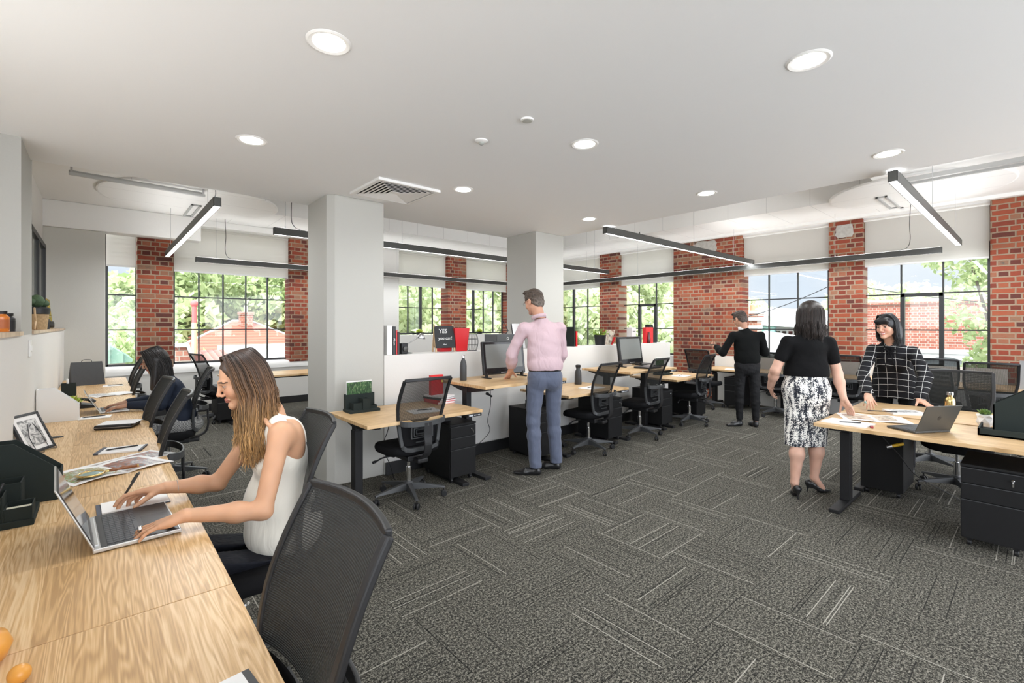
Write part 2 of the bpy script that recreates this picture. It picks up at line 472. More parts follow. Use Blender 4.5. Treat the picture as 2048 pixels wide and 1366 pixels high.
M = {}
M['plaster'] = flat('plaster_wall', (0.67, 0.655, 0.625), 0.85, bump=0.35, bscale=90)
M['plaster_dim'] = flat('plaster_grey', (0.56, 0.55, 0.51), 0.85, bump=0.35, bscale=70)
M['ceiling'] = flat('ceiling_paint', (0.88, 0.885, 0.89), 0.8)
M['white'] = flat('white_paint', (0.84, 0.83, 0.81), 0.6, bump=0.1, bscale=60)
M['oldwhite'] = flat('old_white_paint', (0.82, 0.81, 0.79), 0.7, bump=0.7, bscale=25)
M['black'] = flat('black_powder_coat', (0.013, 0.013, 0.014), 0.5, spec=.3, bump=0.15, bscale=900)
M['frame'] = flat('black_steel_frame', (0.02, 0.021, 0.023), 0.4)
M['cab'] = flat('black_cabinet_metal', (0.009, 0.009, 0.0095), 0.55, spec=.22, bump=0.4, bscale=1400)
M['plastic'] = flat('black_plastic', (0.016, 0.016, 0.017), 0.42, spec=.35)
M['greyplastic'] = flat('dark_grey_plastic', (0.05, 0.052, 0.054), 0.42, spec=.35)
M['seat'] = flat('black_seat_fabric', (0.008, 0.008, 0.009), 0.9, spec=.15, bump=0.5, bscale=900)
M['mesh'] = mesh_fabric(c=(.016, .017, .016), open_=.34)
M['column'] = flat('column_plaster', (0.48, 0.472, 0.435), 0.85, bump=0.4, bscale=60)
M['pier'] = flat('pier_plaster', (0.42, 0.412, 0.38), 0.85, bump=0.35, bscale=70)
M['densemesh'] = mesh_fabric('dense_chair_mesh', (0.034, 0.035, 0.034), 0.1)
M['chrome'] = flat('chrome', (0.75, 0.75, 0.76), 0.15, 1.0)
M['steel'] = flat('brushed_steel', (0.5, 0.5, 0.51), 0.35, 1.0)
M['carpet'] = carpet_mat()
OAK = ((0.74, 0.53, 0.30), (0.60, 0.38, 0.175), (0.44, 0.265, 0.115))
M['oak_y'] = wood('oak_bench_top', *OAK, axis='Y', plank=0.125)
M['oak_x'] = wood('oak_desk_top', (0.68, 0.48, 0.27), (0.58, 0.385, 0.195), (0.42, 0.26, 0.115), axis='X', plank=0.19, scale=0.7)
M['ply'] = wood('ply_ledge', (0.62, 0.5, 0.38), (0.55, 0.42, 0.3), (0.38, 0.27, 0.18), axis='Y', plank=0.4)
M['brick_x'] = brick_mat('red_brick_x', 'X')
M['brick_y'] = brick_mat('red_brick_y', 'Y')
M['glass'] = glass_mat()
M['blind'] = blind_mat()
M['base'] = flat('black_skirting', (0.012, 0.012, 0.013), 0.5)
M['slate'] = flat('dark_green_grey_card', (0.022, 0.029, 0.027), 0.8, spec=.2, bump=0.5, bscale=1200)
M['whiteplastic'] = flat('white_plastic', (0.78, 0.78, 0.77), 0.4)
M['paper'] = flat('white_paper', (0.82, 0.81, 0.8), 0.7)
M['red'] = flat('red_gloss', (0.62, 0.02, 0.025), 0.35)
M['screen'] = flat('dark_screen', (0.012, 0.013, 0.014), 0.08, spec=0.8)
M['leafgreen'] = flat('leaf_green', (0.28, 0.42, 0.06), 0.5, var=0.4, vscale=20)
M['concrete'] = flat('rough_concrete', (0.38, 0.36, 0.33), 0.9, bump=1.0, bscale=30, var=0.3, vscale=20)
M['darkmetal'] = flat('bronze_grey_metal', (0.075, 0.075, 0.07), 0.4, 0.3)
M['timber'] = flat('light_timber', (0.55, 0.38, 0.22), 0.6, var=0.2, vscale=30)
# ------------------------------------------------------------------ the room
def slab(name, x0, y0, z0, x1, y1, z1, mat, bevel=0, parent=None):
    mb = MB(); cx, cy = (x0 + x1) / 2, (y0 + y1) / 2
    mb.box(x0, y0, z0, x1, y1, z1)
    o = mb.build(name, mat, parent, bevel=bevel)
    if parent is None: o['kind'] = 'structure'
    return o

XW, YW = 9.45, 9.70        # inner faces of the two window walls
XL = -0.38                 # left wall
CE = 2.731

slab('floor', -1.2, -3.2, -0.12, XW + .35, YW + .35, 0.0, M['carpet'])
slab('ceiling', -1.2, -3.2, CE, 4.815, 4.97, 3.79, M['ceiling'])
slab('ceiling_upper', -1.2, -3.2, 3.79, XW + .35, YW + .35, 3.95, M['white'])

def tile_lines(name, axis):
    """painted boards with fine open joints"""
    m, N, L, P = newmat(name)
    tc = N.new('ShaderNodeTexCoord'); sp = N.new('ShaderNodeSeparateXYZ'); L.new(tc.outputs['Object'], sp.inputs[0])
    f = mth(N, L, 'FRACT', mth(N, L, 'DIVIDE', mth(N, L, 'ADD', sp.outputs[axis], 20.0), 0.62))
    ln = mth(N, L, 'LESS_THAN', f, 0.012)
    L.new(mixc(N, L, ln, (0.84, 0.83, 0.81), (0.62, 0.61, 0.6)), P.inputs['Base Color'])
    P.inputs['Roughness'].default_value = 0.7
    return m
M['boards_x'] = tile_lines('painted_boards_x', 'X'); M['boards_y'] = tile_lines('painted_boards_y', 'Y')
slab('ceiling_soffit_right', 8.1, 1.45, 3.32, XW, YW, 3.785, M['boards_y'])
slab('ceiling_soffit_left', 1.35, 8.3, 3.32, 8.1, YW, 3.785, M['boards_x'])
slab('ceiling_panel_right', 4.83, -3.2, 3.32, XW, 1.40, 3.785, M['white'])
slab('ceiling_panel_left', -1.2, 4.98, 3.32, 1.30, YW, 3.785, M['white'])

# round shallow panels set under the flat ceilings
mb = MB(); mb.lathe([(0.93, 3.290), (0.95, 3.295), (0.95, 3.319)], 64)
o = mb.build('ceiling_disc_right', M['boards_x']); o.location = (8.2, 1.12, 0); o['kind'] = 'structure'
mb = MB(); mb.lathe([(1.06, 3.290), (1.08, 3.295), (1.08, 3.319)], 64)
o = mb.build('ceiling_disc_left', M['boards_y']); o.location = (1.05, 8.16, 0); o['kind'] = 'structure'

# left wall: a waist-high wall with ledges, a pier up to the ceiling, recesses behind
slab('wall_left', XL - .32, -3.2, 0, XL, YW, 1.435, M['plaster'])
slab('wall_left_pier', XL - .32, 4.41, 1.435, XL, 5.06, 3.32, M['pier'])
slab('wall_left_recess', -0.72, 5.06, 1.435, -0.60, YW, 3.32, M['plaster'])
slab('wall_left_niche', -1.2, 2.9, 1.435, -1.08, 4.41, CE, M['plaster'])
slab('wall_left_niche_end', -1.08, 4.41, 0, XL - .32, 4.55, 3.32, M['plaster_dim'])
slab('trim_1', XL - .34, -3.2, 1.437, XL + .012, 4.408, 1.462, M['ply'])
slab('trim_2', XL - .22, 5.062, 1.437, XL + .012, YW - .26, 1.462, M['ply'])
# grey end wall and beam
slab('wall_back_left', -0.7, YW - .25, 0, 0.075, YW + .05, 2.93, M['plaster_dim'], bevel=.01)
slab('trim_beam', -0.7, YW - .27, 2.93, 1.3, YW, 3.319, M['oldwhite'], bevel=.01)
slab('trim_beam_long', 1.3, YW - .16, 3.21, XW, YW, 3.319, M['oldwhite'], bevel=.01)
slab('trim_beam_right', XW - .12, -3.2, 3.27, XW, YW - .16, 3.319, M['white'])

# columns
mb = MB()
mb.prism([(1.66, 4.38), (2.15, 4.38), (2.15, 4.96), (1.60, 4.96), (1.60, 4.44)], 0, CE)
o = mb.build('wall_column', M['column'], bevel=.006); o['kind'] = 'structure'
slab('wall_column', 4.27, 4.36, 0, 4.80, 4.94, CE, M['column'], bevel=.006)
# low partition wall behind the row of desks
slab('wall_partition', 2.15, 4.37, 0, 4.27, 4.68, 1.20, M['plaster'], bevel=.004)
slab('wall_partition', 4.80, 4.37, 0, 7.62, 4.68, 1.20, M['plaster'], bevel=.004)
slab('wall_partition', 4.27, 4.345, 0, 4.80, 4.37, 1.20, M['plaster'])
slab('baseboard_partition', 2.15, 4.33, 0, 7.62, 4.345, 0.125, M['base'])
slab('baseboard_back', 0.075, YW - .02, 0, XW - .1, YW, 0.13, M['base'])

# window walls: sills, brick piers, windows, blinds
slab('wall_back_sill', 0.075, YW, 0, 4.3, YW + .34, 0.80, M['plaster'])
mb = MB()
n = 8
pts = [(YW - .02 + .0, 0.70)] + [(YW + .05 - .07 * math.cos(a), 0.74 + .09 * math.sin(a)) for a in [PI / 2 * i / n for i in range(n + 1)]] + [(YW + .3, .83), (YW + .3, .70)]
mb.prism_x(pts, 0.075, 4.3)
o = mb.build('trim_sill', M['white'], smooth=True); o['kind'] = 'structure'
slab('wall_back_solid', 3.30, YW + .001, 0.83, 5.13, YW + .34, 3.21, M['plaster'])
slab('wall_back_lower', 4.3, YW, 0, XW, YW + .34, 1.28, M['plaster'])
slab('wall_right_lower', XW, -3.2, 0, XW + .34, YW, 0.84, M['plaster'])
slab('wall_back_head', -.7, YW + .02, 3.21, XW + .34, YW + .34, 3.79, M['oldwhite'])
slab('wall_right_head', XW + .02, -3.2, 3.21, XW + .34, YW, 3.79, M['oldwhite'])

def pier(name, x0, y0, x1, y1, z0, z1, mat):
    return slab(name, x0, y0, z0, x1, y1, z1, mat, bevel=.018)
pier('wall_back_brick', 0.465, YW - .03, 0.945, YW + .3, 0.80, 3.215, M['brick_x'])
pier('wall_back_brick', 2.78, YW - .03, 3.33, YW + .3, 0.80, 3.215, M['brick_x'])
pier('wall_back_brick', 6.44, YW - .03, 7.01, YW + .3, 1.26, 3.215, M['brick_x'])
pier('wall_back_brick', 8.42, YW - .005, XW + .3, YW + .3, 1.26, 3.215, M['brick_x'])
pier('wall_right_brick', XW - .03, -1.0, XW + .3, 0.475, 0.0, 3.275, M['brick_y'])
pier('wall_right_brick', XW - .03, 1.94, XW + .3, 2.425, 0.0, 3.275, M['brick_y'])
pier('wall_right_brick', XW - .03, 3.87, XW + .3, 5.33, 0.0, 3.275, M['brick_y'])
pier('wall_right_brick', XW - .03, 6.75, XW + .3, 7.35, 0.0, 3.275, M['brick_y'])
pier('wall_right_brick', XW - .03, 8.85, XW + .3, YW, 0.0, 3.275, M['brick_y'])
def patch(name, y0, z0, y1, z1):
    rnd = random.Random(int(y0 * 100)); mb = MB(); n = 14; pts = []
    cy, cz = (y0 + y1) / 2, (z0 + z1) / 2
    for i in range(n):
        a = 2 * PI * i / n; s = 1 / max(abs(math.cos(a)), abs(math.sin(a))) * rnd.uniform(.86, 1.04)
        pts.append((cy + (y1 - y0) / 2 * math.cos(a) * min(s, 1.3), cz + (z1 - z0) / 2 * math.sin(a) * min(s, 1.3)))
    mb.prism_x(pts, XW - .045, XW - .02)
    o = mb.build(name, M['concrete'], bevel=.008); o['kind'] = 'structure'
patch('wall_right_concrete_patch', 4.35, 3.0, 4.85, 3.26)
patch('wall_right_concrete_patch', 2.06, 2.98, 2.33, 3.2)

wn_count = [0]
def window(axis, a0, a1, z0, z1, ncol, zs, sash=None, thick=(), wall=None):
    """steel window in the wall plane; axis 'x' runs along x at Y=YW+.25, 'y' along y at X=XW+.2"""
    wn_count[0] += 1
    base = 'window_%d' % wn_count[0]
    d = (YW + .24) if axis == 'x' else (XW + .20)
    mb = MB(); w = 0.02
    def bar(p0, p1, q0, q1, dep=.04):
        if axis == 'x': mb.box(p0, d - dep / 2, q0, p1, d + dep / 2, q1)
        else: mb.box(d - dep / 2, p0, q0, d + dep / 2, p1, q1)
    bar(a0 - .02, a0 + .022, z0, z1); bar(a1 - .022, a1 + .02, z0, z1); bar(a0, a1, z0 - .005, z0 + .03); bar(a0, a1, z1 - .03, z1)
    for k in range(1, ncol):
        x = a0 + (a1 - a0) * k / ncol; ww = .03 if k in thick else .011
        bar(x - ww, x + ww, z0, z1, .05 if k in thick else .035)
    for z in zs: bar(a0, a1, z - .010, z + .010, .03)
    if sash:
        s0 = a0 + (a1 - a0) * sash[0] / ncol; s1 = a0 + (a1 - a0) * (sash[0] + 1) / ncol
        for p0, p1, q0, q1 in ((s0 - .01, s0 + .045, sash[1], sash[2]), (s1 - .045, s1 + .01, sash[1], sash[2]), (s0, s1, sash[2] - .045, sash[2] + .01), (s0, s1, sash[1], sash[1] + .045)):
            bar(p0, p1, q0, q1, .07)
    f = mb.build(base, M['frame']); f['kind'] = 'structure'
    g = MB()
    if axis == 'x': g.box(a0 + .01, d - .003, z0 + .01, a1 - .01, d + .003, z1 - .01)
    else: g.box(d - .003, a0 + .01, z0 + .01, d + .003, a1 - .01, z1 - .01)
    p = g.build('pane', M['glass'], f)
    return f

ZS = [1.43, 2.0]
window('x', 0.09, 0.475, 0.84, 3.18, 1, ZS + [2.57])
window('x', 0.965, 2.82, 0.84, 3.18, 5, ZS + [2.57])
window('x', 5.15, 6.50, 1.30, 3.18, 4, [1.93, 2.56], thick=(2,))
window('x', 7.08, 8.42, 1.30, 3.18, 4, [1.93, 2.56], thick=(1,))
window('y', 0.49, 1.98, 0.85, 2.72, 3, ZS, sash=(1, 0.86, 2.0))
window('y', 2.47, 3.95, 0.85, 2.72, 3, ZS)
window('y', 5.42, 6.80, 0.85, 3.2, 3, ZS + [2.6], sash=(1, 0.86, 2.0))
window('y', 7.42, 8.86, 0.85, 3.2, 3, ZS + [2.6], thick=(2,))
for (ax, a0, a1) in (('y', .475, 1.99), ('y', 2.42, 3.97)):
    if ax == 'x': slab('wall_back_lintel', a0, YW + .12, 2.72, a1, YW + .33, 3.25, M['white'])
    else: slab('wall_right_lintel', XW + .12, a0, 2.72, XW + .33, a1, 3.3, M['white'])

def blind(label, axis, a0, a1, zb, zt):
    if axis == 'x': t = thing('roller_blind', label, 'blind', ((a0 + a1) / 2, YW + .06, zt), 0, 'roller blinds over the steel windows')
    else: t = thing('roller_blind', label, 'blind', (XW + .05, (a0 + a1) / 2, zt), PI / 2, 'roller blinds over the steel windows')
    w = (a1 - a0) / 2 - .012
    mb = MB(); nseg = 10
    for i in range(nseg):
        z0_ = -.04 - (zt - zb - .06) * i / nseg; z1_ = -.04 - (zt - zb - .06) * (i + 1) / nseg
        mb.box(-w, -.0012, z1_, w, .0012, z0_)
    mb.build('fabric', M['blind'], t)
    mb = MB(); mb.cyl((-w, .01, -.03), (w, .01, -.03), .024, n=16); mb.build('roller_tube', M['blind'], t, smooth=True)
    mb = MB(); mb.box(-w, -.008, -(zt - zb), w, .008, -(zt - zb) + .028); mb.build('bottom_rail', M['whiteplastic'], t, bevel=.003)
    return t
blind('white roller blind above the narrow window beside the grey end wall', 'x', .075, .465, 2.44, 3.21)
blind('wide white roller blind above the five-column window with red roofs behind', 'x', .945, 2.79, 2.42, 3.21)
blind('glowing white roller blind above the window behind the chalkboard sign', 'x', 5.13, 6.44, 2.42, 3.21)
blind('glowing white roller blind between the thin brick pier and the far column', 'x', 7.01, 8.42, 2.42, 3.21)
blind('pale roller blind above the window with the brick building outside, near right edge', 'y', .475, 1.94, 2.46, 3.27)
blind('pale roller blind above the window behind the dark-haired woman in the black top', 'y', 2.425, 3.87, 2.46, 3.27)
blind('glowing roller blind beside the wide brick wall, over the potted plant ledge', 'y', 5.33, 6.75, 2.46, 3.27)
blind('glowing roller blind just right of the far white column', 'y', 7.35, 8.85, 2.46, 3.27)

# black framed internal window in the left recess
f = MB()
for (y0, y1, z0, z1) in ((7.3, 7.38, 1.462, 2.62), (9.1, 9.18, 1.462, 2.62), (7.3, 9.18, 2.56, 2.62), (8.2, 8.26, 1.462, 2.6)):
    f.box(-.60, y0, z0, -.55, y1, z1)
f = f.build('window_%d' % (wn_count[0] + 1), M['frame']); f['kind'] = 'structure'
g = MB(); g.box(-.585, 7.32, 1.47, -.575, 9.16, 2.6); g.build('pane', flat('dark_glass', (.16, .17, .16), .1), f)

# white low screen behind the desks under the right windows
slab('trim_screen', XW - .13, 0.3, 0, XW - .10, 4.36, 0.90, M['plaster'])
# ------------------------------------------------------------------ ceiling fixtures
M['lamp_on'] = flat('lamp_diffuser', (1.0, 0.97, 0.92), 0.5, em=9)
M['tube_on'] = flat('pendant_diffuser', (1.0, 0.98, 0.95), 0.5, em=3.2)

def area_light(name, parent, energy, shape, sx, sy=None, loc=(0, 0, 0), rot=(0, 0, 0), color=(.93, .97, 1), spread=None):
    ld = bpy.data.lights.new(name, 'AREA'); ld.energy = energy; ld.shape = shape; ld.size = sx; ld.color = color
    if sy: ld.size_y = sy
    if spread: ld.spread = spread
    o = bpy.data.objects.new(name, ld); COL.objects.link(o); o.parent = parent; o.location = loc; o.rotation_euler = rot
    return o

dl = thing('downlight', 'round recessed downlight in the white ceiling, largest, left of centre near the photo top', 'ceiling light', (0.75, 2.05, CE), 0, 'round recessed downlights')
mb = MB(); mb.lathe([(.066, -.0015), (.085, -.006), (.094, -.001), (.094, 0)], 40, cap=False)
mb.build('trim_ring', M['white'], dl, smooth=True)
mb = MB(); mb.lathe([(.067, -.003), (.067, -.001)], 40)
mb.build('diffuser', M['lamp_on'], dl)
area_light('downlight_lamp', dl, DOWNLIGHT_W, 'DISK', .13, loc=(0, 0, -.008), spread=math.radians(150))
for x, y, lab in [
    (2.47, 0.715, 'round recessed downlight nearest the top right corner of the photo'),
    (0.76, 3.47, 'round recessed downlight left of the column, before the left ceiling edge'),
    (2.47, 2.05, 'round recessed downlight right of the two small ceiling sensors'),
    (4.235, 0.725, 'round recessed downlight near the right ceiling edge above the suspended tube light'),
    (2.47, 3.46, 'round recessed downlight just right of the square air vent'),
    (4.235, 2.06, 'round recessed downlight in the far ceiling, third from the far corner'),
    (4.245, 3.46, 'smallest, farthest round downlight, over the standing man in the pink shirt'),
    ]:
    dup(dl, (x, y, CE), 0, lab)

t = thing('smoke_detector', 'flat round ceiling sensor, the right one of two', 'sensor', (1.915, 2.03, CE))
mb = MB(); mb.lathe([(.028, -.012), (.036, -.010), (.038, -.004), (.038, 0)], 32); mb.build('rim', M['white'], t, smooth=True)
mb = MB(); mb.lathe([(.028, -.0135), (.028, -.011)], 32); mb.build('disc', flat('sensor_grey', (.5, .5, .46), .6), t)
t = thing('motion_sensor', 'small domed ceiling sensor, the left one of two', 'sensor', (1.907, 2.465, CE))
mb = MB(); mb.lathe([(.030, -.014), (.042, -.006), (.043, 0)], 32); mb.build('rim', M['white'], t, smooth=True)
mb = MB(); mb.sphere((0, 0, -.012), .020, 10); mb.build('dome', flat('sensor_lens', (.35, .36, .33), .2), t, smooth='all')

# square four-way air vent
t = thing('air_vent', 'square white four-way ceiling air vent beside the near column', 'air vent', (2.03, 3.915, CE))
mb = MB()
def ring(mb, h, w, z0, z1):
    mb.box(-h, -h, z0, h, -h + w, z1); mb.box(-h, h - w, z0, h, h, z1); mb.box(-h, -h + w, z0, -h + w, h - w, z1); mb.box(h - w, -h + w, z0, h, h - w, z1)
ring(mb, .30, .04, -.024, 0.0)
mb.build('frame', M['white'], t, bevel=.004)
mb = MB(); mb.box(-.26, -.26, -.004, .26, .26, -.001)
mb.build('dark_plenum', flat('dark_duct', (.01, .01, .01), .9), t)
for k in range(6):
    h = .245 - k * .037
    mb = MB()
    # sloping blade ring (a truncated pyramid skin)
    hi = h - .030
    a = [(-h, -h, -.023), (h, -h, -.023), (h, h, -.023), (-h, h, -.023)]
    b = [(-hi, -hi, -.0125), (hi, -hi, -.0125), (hi, hi, -.0125), (-hi, hi, -.0125)]
    vs = a + b + [(p[0] * .985, p[1] * .985, p[2] - .002) for p in a] + [(p[0] * .98, p[1] * .98, p[2] - .002) for p in b]
    fs = []
    for i in range(4):
        j = (i + 1) % 4
        fs += [(i, j, 4 + j, 4 + i), (8 + j, 8 + i, 12 + i, 12 + j), (j, i, 8 + i, 8 + j), (4 + i, 4 + j, 12 + j, 12 + i)]
    mb.add(vs, fs); mb.build('louvre', M['white'], t)
mb = MB(); mb.box(-.035, -.035, -.02, .035, .035, -.016); mb.build('centre_plate', M['white'], t)

# suspended linear lights
def pendant(label, x, y, length, axis, z=2.585, wires=(.12, .88), cable=True, group='suspended linear lights', ztop=3.32, lamp=True, cable_at=None):
    t = thing('linear_pendant', label, 'pendant light', (x, y, z), 0 if axis == 'x' else PI / 2, group)
    mb = MB(); w = .031
    mb.box(0, -w, 0, length, -w + .004, .085); mb.box(0, w - .004, 0, length, w, .085); mb.box(0, -w, .081, length, w, .085)
    mb.box(0, -w, 0, .004, w, .085); mb.box(length - .004, -w, 0, length, w, .085)
    mb.build('housing', M['darkmetal'], t)
    mb = MB(); mb.box(.005, -w + .004, .006, length - .005, w - .004, .012); mb.build('diffuser', M['tube_on'], t)
    for f in wires:
        zt = (ztop(f) if callable(ztop) else ztop) - z
        mb = MB(); mb.cyl((length * f, 0, .085), (length * f, 0, zt), .0022, n=6); mb.cyl((length * f, 0, .085), (length * f, 0, .12), .006, n=8)
        mb.build('suspension_wire', M['steel'], t)
    if cable:
        xa = cable_at if cable_at is not None else .1; zt = (ztop(xa / length) if callable(ztop) else ztop) - z
        pts = smooth_path([(xa + .16, .0, .09), (xa + .10, .01, .097), (xa + .03, .0, .13), (xa, .01, .25), (xa + .01, 0, zt * .6), (xa - .005, 0, zt)], 6)
        mb = MB(); mb.tube(pts, .0042, 6); mb.build('power_cable', M['black'], t, smooth='all')
    if lamp:
        area_light('pendant_lamp', t, PENDANT_W, 'RECTANGLE', length - .1, .05, loc=(length / 2, 0, -.004), color=(.93, .97, 1))
        mb = MB(); mb.box(.02, -w + .008, .0855, length - .02, w - .008, .087); mb.build('added_top_glow', M['tube_on'], t)  # glowing strip added on the otherwise dark pendant top
        area_light('added_ceiling_fill', t, CEILING_FILL_W * length / 4.5, 'RECTANGLE', length - .1, .05, loc=(length / 2, 0, .092), rot=(PI, 0, 0), color=(.93, .97, 1))  # up-facing fill lamp, added only to brighten the ceiling
    return t
pendant('lit linear pendant pointing away above the left aisle, hung in front of the brick pier', .82, 5.03, 4.25, 'y', 2.60, cable_at=.06)
pendant('dark linear pendant along the back windows, starting left of the near column', 1.18, 9.12, 7.2, 'x', 2.535, wires=(.04, .5, .72), cable_at=.42)
pendant('dark linear pendant passing behind both columns, nearer than the one at the back windows', 1.56, 6.05, 6.5, 'x', 2.585, wires=(.02, .26, .62, .93), cable_at=.2, ztop=3.789)
pendant('lit linear pendant over the desk row, its far end before the wide brick wall', 4.66, 3.55, 4.45, 'x', 2.63, ztop=lambda f: CE if f < .03 else 3.789, wires=(.012, .5), cable_at=.16)
pendant('lit linear pendant with its near end at the right ceiling edge', 4.66, 0.77, 4.5, 'x', 2.63, ztop=lambda f: CE if f < .03 else 3.32, wires=(.012, .45, .9), cable_at=.1)
pendant('dark linear pendant running along the right window wall past the brick piers', 9.0, 0.93, 8.1, 'y', 2.535, wires=(.16, .36, .62, .8), cable_at=.35)

# white hanger rails and brackets of the ceiling units
M['railgrey'] = flat('grey_painted_rail', (.42, .42, .41), .5)
def rail(label, loc, rz, L_):
    t = thing('ceiling_rail', label, 'rail', loc, rz, 'hanging rails under the upper ceiling')
    mb = MB(); mb.box(0, -.02, 0, L_, .02, .03); mb.box(0, .06, .02, L_, .11, .07); mb.build('bar', M['railgrey'], t, bevel=.003)
    for x in (.01, L_ - .03):
        mb = MB(); mb.box(x, -.012, .03, x + .02, .012, .122); mb.build('hanger', M['steel'], t)
    return t
rail('white hanging rail under the upper ceiling at the top left', (-.25, 7.2, 3.19), .06, 1.3)
rail('white hanging rail under the upper ceiling at the top right corner', (7.3, .0, 3.19), PI / 2, 1.15)
def flange(label, loc, rz, L_):
    t = thing('duct_flange', label, 'duct frame', loc, rz, 'duct end frames under the upper ceiling')
    mb = MB(); mb.box(0, 0, 0, L_, .03, .02); mb.box(0, .10, 0, L_, .13, .02); mb.box(0, 0, 0, .02, .13, .02); mb.box(L_ - .02, 0, 0, L_, .13, .02)
    mb.build('frame', M['railgrey'], t, bevel=.002)
    mb = MB(); mb.box(.0, .05, .02, .025, .075, .10); mb.build('strut', M['steel'], t)
    return t
flange('white rectangular duct end frame at the right end of the right soffit', (8.12, 1.40, 3.27), 0, .9)
flange('white rectangular duct end frame behind the lit left pendant', (1.15, 8.28, 3.27), PI / 2, .9)
flange('white duct frame at the soffit between wide brick wall and far column', (8.1, 5.25, 3.27), 0, .9)

# wall switch on the pier
t = thing('wall_switch', 'white light switch plate on the left wall below the ledge', 'switch', (XL, 4.86, 1.335))
mb = MB(); mb.box(0, -.042, -.06, .012, .042, .06); mb.build('plate', M['whiteplastic'], t, bevel=.003)
mb = MB(); mb.box(.012, -.015, -.02, .017, .015, .02); mb.build('rocker', M['white'], t, bevel=.002)
# power outlet on the partition
t = thing('power_outlet', 'white power outlet on the low wall beside the first drawer unit', 'outlet', (2.93, 4.37, .43))
mb = MB(); mb.box(-.04, -.012, -.055, .04, 0, .055); mb.build('plate', M['whiteplastic'], t, bevel=.003)
mb = MB(); mb.box(-.022, -.016, -.02, -.006, -.012, .02); mb.box(.006, -.016, -.02, .022, -.012, .02); mb.build('sockets', M['frame'], t)
